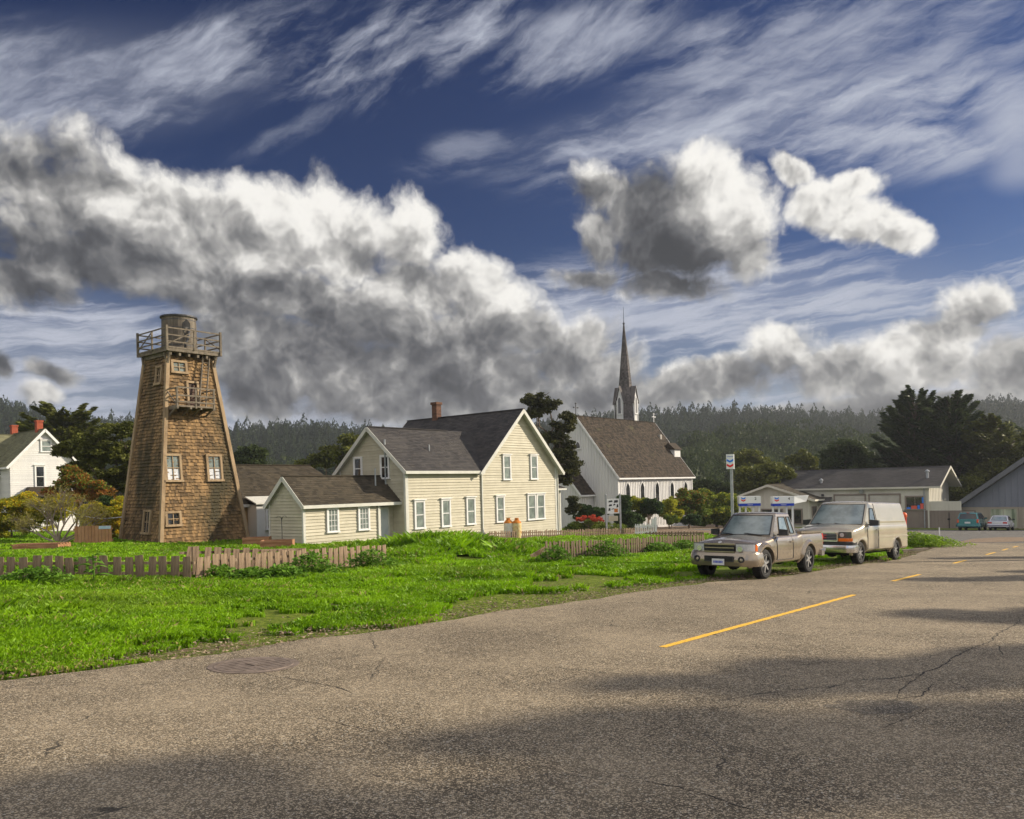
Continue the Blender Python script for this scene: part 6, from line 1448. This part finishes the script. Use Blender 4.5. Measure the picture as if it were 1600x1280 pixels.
# pine behind the farmhouse: separate tiers of foliage
plant('pine_tree', 'tall dark pine with tiered crown rising between farmhouse and church', 'pine tree', 74, [(842, 624, 26, 13), (826, 628, 16, 6), (858, 634, 20, 9), (838, 645, 22, 8), (884, 652, 12, 8), (880, 668, 20, 12), (868, 684, 26, 9), (888, 700, 17, 12), (873, 712, 20, 10), (892, 722, 16, 11), (884, 738, 18, 10), (880, 752, 14, 8), (895, 790, 10, 14)],
      'pine', 16, .42, 15000, .26, foot=(862, 826), tw=.22, limbs=12, flat=.5)
plant('round_tree', 'small round dark tree on its own in front of the far wooded ridge', 'tree', 108, [(388, 708, 22, 15), (376, 716, 12, 12), (402, 716, 12, 12), (390, 724, 24, 12)], 'cypress', 18, .75, 7000, .42, foot=(390, 800), tw=.3)
plant('broadleaf_tree', 'dark uneven tree just left of the farmhouse gable on the skyline', 'tree', 95, [(545, 700, 26, 12), (525, 712, 24, 14), (500, 718, 18, 12), (548, 688, 16, 8), (562, 710, 18, 18), (480, 726, 12, 8)], 'cypress_warm', 18, .7, 8000, .38, foot=(530, 810), tw=.25)
# left: cypress and shrubs between the white house and the tower
cypress('cypress_tree', 'spiky topped cypress behind the white house roof at far left', 92, 104, 632, 790, [(.45, 40, 40), (.7, 50, 52), (.88, 44, 46), (1, 26, 26)], 'cypress_warm', 80, .6, 31, 0, per=130, tw=.3)
plant('cypress_tree', 'dense green cypress with layered crown directly left of the water tower', 'cypress tree', 57, [(150, 690, 34, 20), (192, 676, 24, 20), (128, 706, 30, 16), (196, 708, 22, 24), (160, 715, 34, 18), (184, 742, 30, 14), (120, 735, 22, 12), (200, 760, 16, 12), (98, 700, 20, 10), (215, 730, 16, 30)],
      'cypress_warm', 26, .42, 26000, .20, foot=(176, 815), tw=.18, limbs=10, flat=.5)
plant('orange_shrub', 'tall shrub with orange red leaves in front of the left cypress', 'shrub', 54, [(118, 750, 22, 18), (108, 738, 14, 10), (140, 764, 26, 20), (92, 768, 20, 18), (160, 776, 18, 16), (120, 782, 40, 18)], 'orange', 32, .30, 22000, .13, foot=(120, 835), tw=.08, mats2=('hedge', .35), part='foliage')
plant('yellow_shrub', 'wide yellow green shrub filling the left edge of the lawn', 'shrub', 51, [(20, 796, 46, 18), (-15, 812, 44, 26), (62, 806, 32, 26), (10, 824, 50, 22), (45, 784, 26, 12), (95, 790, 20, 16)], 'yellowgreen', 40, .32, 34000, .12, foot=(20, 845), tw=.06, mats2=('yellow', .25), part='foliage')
plant('yellow_shrub', 'bright yellow shrub between the board screen and the water tower', 'shrub', 50, [(165, 800, 24, 18), (178, 822, 22, 26), (145, 798, 18, 14), (190, 800, 14, 24), (150, 820, 22, 20)], 'yellow', 34, .26, 20000, .11, foot=(170, 846), tw=.05, mats2=('yellowgreen', .4), part='foliage')
plant('dark_shrub', 'low dark green shrub under the cypress beside the tower', 'shrub', 53, [(185, 790, 18, 10), (165, 785, 12, 9), (60, 785, 12, 10)], 'darkbush', 20, .28, 5000, .13, foot=(180, 840), tw=.05, part='foliage')
def bare_shrub():
    c = G(92, 851); t = thing('bare_shrub', 'leafless spreading shrub with pale branches and fine yellowish twigs on the lawn', 'shrub', c); t.scale = (1.3, 1.2, 1.35); m = MB(); R = random.Random(4); tips = []
    def grow(p, d, L, r, lv):
        q = p+d*L; m.tube([p, p.lerp(q, .5)+V3(R.uniform(-.04, .04), R.uniform(-.04, .04), .02)*L*2, q], [r, r*.8, r*.6], 5)
        if lv == 0: tips.append(q); return
        for _ in range(3 if lv > 1 else 4):
            e = (d+V3(R.uniform(-.75, .75), R.uniform(-.6, .6), R.uniform(-.25, .45))).normalized(); grow(q, e, L*R.uniform(.55, .85), r*.58, lv-1)
    for a in (-1.15, -.75, -.4, -.1, .3, .7, 1.1, 1.3): grow(V3(0, 0, 0), V3(math.sin(a), R.uniform(-.35, .35), math.cos(a)*.8+.15).normalized(), R.uniform(.6, .95), .055, 3)
    m.build('branch', M['pale_bark'], t, 60)
    C = np.array([tuple(p) for p in tips]); C[:, 2] = np.maximum(C[:, 2], .3); Rr = np.full((len(C), 3), .22); V, tn = leaf_cloud(C, Rr, 3800, .13, 0, 6, 3, up=.5); np_mesh('twig', V, 4, tn, [M['twig']], t)
bare_shrub()
# church garden
plant('flowering_shrub', 'low green shrub topped with red flowers beside the farmhouse porch', 'shrub', 69.5, [(912, 822, 26, 13), (942, 824, 24, 12), (898, 827, 14, 9), (965, 829, 16, 8)], 'hedge', 30, .35, 15000, .14, foot=(920, 840), tw=.05, part='foliage')
plant('red_flowers', 'heads of red flowers standing over the low shrub near the church', 'flowers', 68.6, [(918, 809, 18, 4), (932, 812, 14, 4), (905, 812, 8, 3)], 'redleaf', 16, .16, 1500, .12, foot=(920, 838), tw=.03, part='blossom')
plant('dark_shrub', 'dark leafy shrub under the church vestry wall', 'shrub', 76, [(918, 797, 17.08, 9.76), (935, 803, 14.64, 9.76), (912, 806, 12.2, 7.32)], 'darkbush', 18, .35, 8100, .20, foot=(925, 835), tw=.07, part='foliage')
plant('garden_shrub', 'tall dark green pointed shrub at the church corner', 'shrub', 80, [(980, 805, 17.08, 19.52), (976, 790, 9.76, 14.64), (988, 815, 17.08, 14.64), (972, 815, 12.2, 12.2)], 'darkbush', 22, .4, 12600, .2, foot=(980, 833), tw=.08, part='foliage')
plant('garden_shrub', 'yellow green shrub under the first church windows', 'shrub', 83, [(997, 788, 14.64, 14.64), (1004, 800, 12.2, 12.2)], 'hedge', 20, .4, 9000, .2, foot=(1000, 830), tw=.07, mats2=('yellowgreen', .35), part='foliage')
plant('garden_shrub', 'grey green rounded shrub with bare twisted stems below the church windows', 'shrub', 82, [(1018, 788, 17.08, 10.98), (1012, 795, 9.76, 8.54), (1026, 795, 9.76, 9.76)], 'darkbush', 20, .38, 8100, .19, foot=(1012, 828), tw=.12, bark='pale_bark', part='foliage')
plant('garden_shrub', 'bright yellow green shrub under the middle church windows', 'shrub', 84, [(1048, 790, 17.08, 14.64), (1036, 796, 12.2, 12.2), (1052, 802, 14.64, 9.76)], 'yellowgreen', 22, .4, 10800, .19, foot=(1045, 826), tw=.08, part='foliage')
plant('garden_tree', 'spreading shrub tinged orange at the right end of the church', 'small tree', 88, [(1075, 775, 24.4, 14.64), (1090, 783, 19.52, 14.64), (1062, 790, 21.96, 14.64), (1080, 797, 26.84, 12.2)], 'hedge', 24, .5, 16200, .22, foot=(1078, 824), tw=.12, mats2=('orange', .14), part='foliage')
plant('garden_shrub', 'low round clipped shrub on the church lot edge', 'shrub', 82, [(1048, 811, 10.98, 7.32)], 'hedge', 20, .3, 4500, .16, foot=(1048, 824), tw=.05, part='foliage')
plant('garden_shrub', 'small dark shrub between the clipped shrub and the tall hedge', 'shrub', 84, [(1072, 812, 12.2, 7.32), (1084, 812, 10.98, 7.32)], 'darkbush', 20, .3, 5400, .16, foot=(1075, 823), tw=.05, part='foliage')
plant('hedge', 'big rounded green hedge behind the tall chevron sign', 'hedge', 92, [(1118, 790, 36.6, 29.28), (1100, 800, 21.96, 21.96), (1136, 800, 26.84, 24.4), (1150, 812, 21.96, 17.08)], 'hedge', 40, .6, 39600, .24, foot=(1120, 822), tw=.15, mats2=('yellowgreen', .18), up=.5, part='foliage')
plant('broadleaf_tree', 'bushy green tree behind the station office roof', 'tree', 104, [(1205, 735, 26, 12), (1178, 744, 24, 14), (1225, 745, 22, 12), (1165, 758, 20, 12), (1195, 752, 30, 14)], 'cypress_warm', 34, .8, 16000, .36, foot=(1195, 815), tw=.25)
plant('cypress_tree', 'small umbrella shaped cypress above the bushy tree left of the station roof', 'cypress tree', 125, [(1172, 712, 18, 8), (1185, 720, 12, 6), (1158, 716, 8, 6), (1162, 727, 8, 4)], 'cypress_warm', 18, .7, 5000, .4, foot=(1174, 800), tw=.25)
plant('cypress_tree', 'light green cypress with bare lower stems behind the station roof', 'cypress tree', 122, [(1252, 712, 14, 10), (1262, 722, 16, 9), (1240, 720, 10, 6), (1268, 735, 14, 6)], 'cypress_warm', 18, .7, 6000, .4, foot=(1252, 790), tw=.28)
plant('cypress_tree', 'round dense dark tree behind the middle of the station roof', 'cypress tree', 118, [(1320, 702, 26, 16), (1300, 715, 20, 14), (1342, 716, 20, 14), (1320, 728, 38, 12), (1355, 730, 12, 8)], 'cypress', 34, .9, 14000, .42, foot=(1322, 790), tw=.35)
plant('shrub', 'dark shrubs over the barn roof at the foot of the cypresses', 'shrub', 100, [(1520, 755, 24, 12), (1560, 735, 26, 14), (1596, 715, 20, 20), (1500, 770, 14, 8)], 'cypress_warm', 26, .8, 9000, .34, foot=(1540, 815), tw=.15, part='foliage')
plant('conifer_hedge', 'row of small pointed dark trees right of the church end wall', 'hedge', 118, [(1092, 765, 10, 16), (1108, 762, 10, 18), (1125, 768, 10, 16), (1140, 770, 9, 14), (1082, 775, 8, 10)], 'cypress', 24, .8, 9000, .36, foot=(1110, 815), tw=.2, up=.8)
# leafy weeds
def weeds():
    spots = [(125, 905, 1.5, .55, 'broad leafed weeds crowding the pickets left of the tall leafy plant'), (55, 915, 1.6, .40, 'spreading leafy weed patch under the left end of the picket fence'), (345, 905, .9, .34, 'leafy weed clump against the pickets below the broken row'), (392, 906, .9, .30, 'grey green weed clump in front of the right arm of the near fence'),
             (440, 905, 1.0, .36, 'leafy weed clump low against the near picket fence'), (487, 900, 1.2, .62, 'dark leafy weed hiding the pickets near the right arm of the near fence'), (580, 890, 1.3, .60, 'big grey green weed clump at the right end of the near picket fence'), (868, 880, 1.0, .58, 'leafy weeds around the fallen board'), (950, 872, 1.3, .66, 'lush leafy weed in front of the middle of the dark picket fence'), (1030, 864, 1.3, .45, 'leafy weeds before the right half of the dark picket fence'), (1070, 862, 1.2, .5, 'leafy weeds beside the pickup bumper'), (1425, 856, 2.6, .75, 'tall leafy weeds on the grass bank right behind the van'), (1450, 855, 2.6, .6, 'leafy weeds on the grass bank near the thin white post')]
    for i, (u, v, w, h, lb) in enumerate(spots):
        p = G(u, v); t = thing('weed_clump', lb, 'weeds', p, 0, 'leafy weeds along the fences'); r = np.random.default_rng(40+i); n = int(900*w)
        x = r.normal(0, w*.32, n); y = r.normal(0, .22, n); hh = h*r.random(n)*np.exp(-(x/(w*.6))**2); s = r.uniform(.05, .15, n)
        P = np.stack([x, y, hh], 1); a = np.stack([r.normal(0, 1, n), r.normal(0, 1, n), r.uniform(.0, 1.1, n)], 1); a /= np.linalg.norm(a, axis=1)[:, None]; b = np.cross(a, r.normal(size=(n, 3))*.4+np.array((0, 0, 1))); b /= np.linalg.norm(b, axis=1)[:, None]; S_ = s[:, None]
        V = np.stack([P, P+a*S_*.45+b*S_*.3, P+a*S_*1.2-np.array((0, 0, .25))*S_, P+a*S_*.45-b*S_*.3], 1).reshape(-1, 3); np_mesh('leaf', V, 4, np.clip(.2+r.random(n)*.8, 0, 1), [M['weed_bright' if u > 1400 else 'weed']], t)['kind'] = 'stuff'
    p = G(146, 917); t = thing('tall_weed', 'single tall plant with big drooping green leaves in front of the near pickets', 'plant', p); m = MB(); m.tube([(0, 0, 0), (.02, 0, .4), (0, 0, .75)], .018, 5); m.build('stem', M['weed'], t)
    for k in range(9):
        m = MB(); a = k*2.4; h = .25+.06*k; d = V3(math.cos(a), math.sin(a)*.6, .25); s = .36-.012*k; b = d.cross(Z).normalized()*.12; q = V3(0, 0, h)
        m.poly((q, q+d*s*.5+b+Z*.03, q+d*s-Z*.03, q+d*s*.5-b+Z*.03), 0, random.random()); m.poly((q+d*s*.5+b+Z*.03, q+d*s*1.35-Z*.12, q+d*s-Z*.03), 0, .5); m.poly((q+d*s*.5-b+Z*.03, q+d*s-Z*.03, q+d*s*1.35-Z*.12), 0, .6); m.build('leaf', M['weed'], t)
weeds()
# grass: one mass of blades
def grass_mat():
    m = bpy.data.materials.new('grass_blade'); m.use_nodes = True; nt = m.node_tree; nt.nodes.clear()
    at_ = S(nt, node(nt, 'ShaderNodeAttribute', attribute_name='tone').outputs['Fac']); tc = node(nt, 'ShaderNodeTexCoord'); v = S(nt, tc.outputs['Object'])
    a = noise(nt, v, .5, 4, .6); f = at_*.6+a.step(.3, .7)*.4
    col = mixc(nt, f, (.022, .090, .002), (.36, .64, .008)); col = mixc(nt, noise(nt, v, .16, 3, .5).step(.48, .7)*.6, col, (.22, .33, .025))
    b = node(nt, 'ShaderNodeBsdfPrincipled', {'Base Color': col, 'Roughness': .5, 'Specular IOR Level': .3}); tr = node(nt, 'ShaderNodeBsdfTranslucent', {'Color': col}); mx = node(nt, 'ShaderNodeMixShader', {0: .35})
    nt.links.new(b.outputs[0], mx.inputs[1]); nt.links.new(tr.outputs[0], mx.inputs[2]); nt.links.new(mx.outputs[0], nt.nodes.new('ShaderNodeOutputMaterial').inputs[0]); return m
M['grass'] = grass_mat(); M['straw'] = leafmat('dry_grass_blade', (.20, .17, .05), (.46, .40, .16))
def grass(n=620000):
    r = np.random.default_rng(2)
    # sample by picture density: uniform in angle, denser near
    az = np.arctan(r.uniform(-.74, .66, int(n*2.6))); dist = 6.5*(75/6.5)**(r.random(len(az))**.9); x, y = dist*np.sin(az), dist*np.cos(az)
    e = edge_dist(x, y); s = (x-EA.x)*ED.x+(y-EA.y)*ED.y
    bare = fbm(x, y, 12, 4, .55); fine = fbm(x, y, 33, 3, 2.2)
    track = np.exp(-((e-2.3)/.7)**2)*np.clip((s-9)/4, 0, 1)*np.clip((34-s)/6, 0, 1)*.28+np.exp(-((e-.25)/.5)**2)*.27+np.exp(-((e-1.3)/.5)**2)*(s < 8)*.12+np.clip(1-e/2.6, 0, 1)*np.clip((s-6)/3, 0, 1)*np.clip((14-s)/3, 0, 1)*.34
    keep = (e > .02)&(bare*.75+fine*.25+track < .60)
    keep &= ~((s > 52.5)&(e < 30))|(e > 400)
    # keep off the lots and houses
    def inrect(px, py, ang, x0, x1, y0, y1):
        c, q = math.cos(ang), math.sin(ang); lx, ly = (x-px)*c+(y-py)*q, -(x-px)*q+(y-py)*c; return (lx > x0)&(lx < x1)&(ly > y0)&(ly < y1)
    g0 = G(251, 852); keep &= ~inrect(g0.x, g0.y, ANG1, .1, 5.1, .1, 4.5); keep &= ~inrect(HO.x, HO.y, ANG1, 0, 16, 0, 11)&~inrect(HO.x, HO.y, ANG1, -6.6, 0, .7, 4)
    gl = G(960, 829); keep &= ~((x > 7.5)&(y > 58)&(x > .11*y)); gs = G(1400, 838); keep &= ~((x > 14)&(y > 50.5))
    keep &= ~inrect(-16.6, 50.2, ANG1, -.2, 9, -1, 6)
    x, y, dist, e, s, bare = (a[keep][:n] for a in (x, y, dist, e, s, bare)); n = len(x)
    lush = np.clip(fbm(x, y, 51, 4, .45)*1.6-.25, .15, 1.2); near_f = np.clip(e/2.5, .25, 1)
    mound = np.exp(-(((x+2.6)/4.6)**2+((y-37)/6)**2))
    h = (.045+.13*lush*near_f)*r.uniform(.6, 1.35, n)*(1+1.6*mound)*(1+.35*(dist > 30)); wd = .0035+.00115*dist
    h = np.where(bare > .5, h*.6, h)
    fx_, fy_ = c1.x-c0.x, c1.y-c0.y; fl = math.hypot(fx_, fy_); fd = np.abs((x-c0.x)*fy_-(y-c0.y)*fx_)/fl; ft_ = ((x-c0.x)*fx_+(y-c0.y)*fy_)/fl; infr = (ft_ > -.5)&(ft_ < fl)
    h = np.where(infr&(fd < 2.2), h*.5, h); mound = mound*np.where(infr, np.clip((fd-1)/3, 0, 1), 1)
    z = gpl(x, y)+.0; a = r.uniform(0, 2*math.pi, n); bx, by = np.cos(a)*wd, np.sin(a)*wd; lx, ly = r.normal(0, .42, n)*h, r.normal(0, .42, n)*h
    z = z+.22*mound
    V = np.stack([np.stack([x-bx, y-by, z-.05], 1), np.stack([x+bx, y+by, z-.05], 1), np.stack([x+bx*.7+lx*.45, y+by*.7+ly*.45, z+h*.62], 1), np.stack([x+lx*1.2, y+ly*1.2, z+h], 1)], 1).reshape(-1, 3)
    tone = np.clip(.5*r.random(n)+.5*fbm(x, y, 77, 3, 1.4), 0, 1)
    mi = ((r.random(n) < .012+.07*(fbm(x, y, 91, 3, .8) > .56)+.25*np.exp(-(e/.5)**2))).astype(int)
    o = np_mesh('grass', V, 4, tone, [M['grass'], M['straw']], None, mi); o['kind'] = 'stuff'
grass()
def litter():                                                 # gravel and dead leaves on the verge
    r = np.random.default_rng(8); n = 36000; s = r.uniform(-1, 50, n); eo = edge_off(s); e = np.abs(r.normal(0, .8, n))-.05-eo; p = np.array([EA.x, EA.y])[None]+s[:, None]*np.array([ED.x, ED.y])[None]-e[:, None]*np.array([EN.x, EN.y])[None]
    x, y = p[:, 0], p[:, 1]; z = gpl(x, y)+.018; k = r.uniform(.006, .026, n); V = []
    P = np.stack([x, y, z], 1); d = r.normal(size=(n, 3, 3))*k[:, None, None]*.9; d[:, :, 2] = np.abs(d[:, :, 2])*.7; V = (P[:, None]+d).reshape(-1, 3)
    o = np_mesh('gravel', V, 3, r.random(n), [M['pebble']]); o['kind'] = 'stuff'
M['pebble'] = mk('pebble', (.10, .06, .035), (.42, .33, .24), .9, 30, .8)
litter()

# ------------------------------------------------------------------ wooded hills and haze
RIDGE = [(-400, 600), (-200, 612), (0, 630), (40, 640), (80, 655), (200, 662), (360, 672), (430, 668), (500, 663), (560, 672), (640, 688), (760, 680), (860, 664), (960, 652), (1040, 646), (1120, 645), (1200, 644), (1290, 650), (1350, 652), (1400, 645), (1450, 636), (1510, 634), (1600, 630), (1800, 618), (2100, 610)]
HY = 620.0
def ridge_z(u): return at(u, float(np.interp(u, [p[0] for p in RIDGE], [p[1] for p in RIDGE])), HY).z-11.5
def hill_z(u, y):
    f = max(0, min(1, (y-300)/(HY-300))); s = f*f*(3-2*f); x = at(u, 700, HY).x*y/HY; zr = ridge_z(u)
    if y > HY: return zr-(y-HY)*.12
    return -7+(zr+7)*s**.8
def build_hills():
    us = list(range(-500, 2200, 60)); ys = [250, 300, 350, 400, 450, 500, 550, 590, 620, 680, 800, 1000]; V, F = [], []
    for y in ys:
        for u in us: x = at(u, 700, HY).x*y/HY; V.append((x, y, hill_z(u, y)-(1.5 if y < 620 else 0)))
    n = len(us)
    for j in range(len(ys)-1):
        for i in range(n-1): F.append((j*n+i, j*n+i+1, (j+1)*n+i+1, (j+1)*n+i))
    me = bpy.data.meshes.new('hills'); me.from_pydata(V, [], F); me.polygons.foreach_set('use_smooth', [True]*len(F)); me.update(); link_mesh('hills', me, [M['hill_floor']])['kind'] = 'structure'
M['hill_floor'] = mk('forest_floor', (.012, .018, .010), (.03, .04, .02), .95, .05)
def conifers(name, P, H, W, seed, mat, per=46, conical=True):
    r = np.random.default_rng(seed); n = len(P); k = per; t = r.random((n, k))**.8
    a = r.uniform(0, 2*math.pi, (n, k)); shape = (1-t)**(.75 if conical else .5) if conical else np.sqrt(np.clip(1-(2*t-1.0)**2, 0, 1)); rad = W[:, None]*shape*r.uniform(.45, 1.08, (n, k))
    c = np.stack([P[:, 0:1]+np.cos(a)*rad, P[:, 1:2]+np.sin(a)*rad, P[:, 2:3]+H[:, None]*(.12+.88*t)], -1)
    s = (H[:, None]*.105*(1.35-t))[..., None]; d = np.stack([np.cos(a), np.sin(a), np.full_like(a, .1)], -1); b = np.stack([-np.sin(a), np.cos(a), np.zeros_like(a)], -1)
    upv = np.array((0, 0, 1.0)); V = np.stack([c-b*s*.7-upv*s*.5, c+b*s*.7-upv*s*.5, c+upv*s*1.1-d*s*.3, c+d*s*.6-upv*s*.2], 2)
    tone = np.clip(r.random((n, 1))*.5+r.random((n, k))*.3+(fbm(P[:, 0], P[:, 1], 4, 3, .02)[:, None]-.4)*.8, 0, 1)
    return V.reshape(-1, 3), tone.reshape(-1)
def build_forest():
    r = np.random.default_rng(21); n = 9000; u = r.uniform(-350, 1950, n); y = HY-10-(HY-330)*r.random(n)**1.6; top = r.random(n) < .28; y[top] = r.uniform(HY-20, HY+25, top.sum())
    x = np.array([at(uu, 700, HY).x*yy/HY for uu, yy in zip(u, y)]); z = np.array([hill_z(uu, yy) for uu, yy in zip(u, y)])-1.5; H = r.uniform(8, 17, n)*np.where(r.random(n) < .12, 1.25, 1); W = H*r.uniform(.22, .36, n)
    H = np.where(top, H*.72, H)
    V, t = conifers('forest', np.stack([x, y, z], 1), H, W, 5, 'haze_tree'); o = np_mesh('forest', V, 4, t, [M['haze_tree']]); o['kind'] = 'stuff'
    # nearer wooded spurs: rounder crowns
    n = 520; L = [(1210, 690, 90, 26), (1290, 700, 60, 24), (1130, 712, 70, 22), (1160, 740, 120, 22), (1300, 735, 80, 20), (1080, 745, 30, 14), (1360, 715, 40, 18)]
    pts = []
    for i in range(n):
        a = L[i % len(L)]; uu = r.normal(a[0], a[2]*.42); vv = a[1]+abs(r.normal(0, a[3]*.9)); yd = 300-((vv-690)*1.2); p = at(uu, vv, yd); pts.append((p.x, p.y, p.z-5))
    for i in range(260):
        uu = r.uniform(-100, 900); vv = r.uniform(738, 765); p = at(uu, vv, 270); pts.append((p.x, p.y, p.z-6))
    P = np.array(pts); H = r.uniform(9, 14.5, len(P)); V, t = conifers('w', P, H, H*r.uniform(.34, .48, len(P)), 9, 'pine', 130, False); o = np_mesh('wood', V, 4, t, [M['cypress']]); o['kind'] = 'stuff'
    # ground of the spur, so that its trees stand on something
    V, F = [], []; us = list(range(940, 1560, 40)); cr = [float(np.interp(q, [940, 1040, 1100, 1180, 1260, 1320, 1400, 1560], [780, 762, 728, 706, 702, 712, 735, 770])) for q in us]
    for j, (yy, f) in enumerate(((200, 0), (240, .35), (280, .8), (300, 1), (340, .6), (380, 0))):
        for q, c in zip(us, cr): p = at(q, c, 300); V.append((p.x*yy/300, yy, -7+(p.z-4+7)*f))
    n = len(us)
    for j in range(5):
        for i in range(n-1): F.append((j*n+i, j*n+i+1, (j+1)*n+i+1, (j+1)*n+i))
    me = bpy.data.meshes.new('terrain'); me.from_pydata(V, [], F); me.polygons.foreach_set('use_smooth', [True]*len(F)); me.update(); link_mesh('terrain', me, [M['hill_floor']])['kind'] = 'structure'
build_hills(); build_forest()
# trees across the road, outside the picture on the right, whose shade falls on the asphalt
def shade_tree(cl, seed, lb):
    """clumps given by where their shade falls: (x, y) on the road, height of the clump, radii"""
    k = 1/math.tan(SUN_EL); P = [(V3(x+math.sin(SUN_AZ)*h*k, y+math.cos(SUN_AZ)*h*k, h), (rx, ry, rz)) for x, y, h, rx, ry, rz in cl]
    bx, by = sum(p.x for p, _ in P)/len(P), sum(p.y for p, _ in P)/len(P); g = gplane(bx, by); t = thing('roadside_cypress', lb, 'tree', (bx, by, g), 0, 'trees on the far side of the road')
    bl = [((p.x-bx, p.y-by, p.z+gplane(p.x, p.y)*0-g*0), rr) for p, rr in P]
    C, R_ = clumps(bl, 12, .55, seed, .6); V, tn = leaf_cloud(C, R_, 3200*len(bl), .30, 1, 1.6, seed); np_mesh('crown', V, 4, tn, [M['cypress']], t)
    m = MB(); hh = max(c[0][2] for c in bl); m.tube([(0, 0, -.3), (.1, 0, hh*.4), (0, 0, hh*.8)], [.35, .25, .1], 8)
    for c, rr in bl: limb(m, (0, 0, hh*.5), c, .14, .04, .1, 5, seed)
    m.build('trunk', M['bark'], t)
SHADE = [[(-3.6, 4.5, 17, 1.8, .75, 2.4), (.9, 5.15, 15, 1.5, .4, 2.2), (3.5, 5.3, 14, 1.5, .7, 2.2)], [(1.8, 8.4, 13, 1.2, .6, 1.5), (4.2, 9.2, 13.5, 1.8, .9, 1.7), (7, 9, 14, 2.2, 1.3, 1.6), (5.5, 7.2, 12, 1.5, .5, 1.3)], [(8.2, 13.4, 12, 1.6, .9, 1.5), (12.5, 14.5, 13, 2.2, 1.5, 1.6), (11, 11.6, 11, 1.5, .7, 1.2)],
         [(11.5, 21, 9, 1, .35, 1.7), (16, 23.5, 9.5, 1.6, .8, 1.5)], [(17, 30.6, 8.5, 1.0, .35, 1.8), (24, 34, 9, 1.6, .8, 1.5)], [(4.0, 26.2, 9, 1.0, .8, .9)], [(6.2, 6.0, 16, 2.2, .55, 2.0), (-.8, 5.95, 18, 1.2, .16, 1.8)]]
for i, cl in enumerate(SHADE): shade_tree(cl, 60+i, 'roadside cypress outside the picture')
# sea air: an even thin haze
def haze():
    m = MB(); m.box(-900, 1300, -60, 1100, -14, 84); o = m.build('haze', [bpy.data.materials.new('sea_haze')]); mt = o.data.materials[0]; mt.use_nodes = True; nt = mt.node_tree; nt.nodes.clear()
    v = node(nt, 'ShaderNodeVolumePrincipled', {'Color': (.80, .86, .95, 1), 'Density': HAZE, 'Anisotropy': .3}); nt.links.new(v.outputs[0], nt.nodes.new('ShaderNodeOutputMaterial').inputs['Volume']); o['kind'] = 'stuff'
HAZE = .00026
haze()
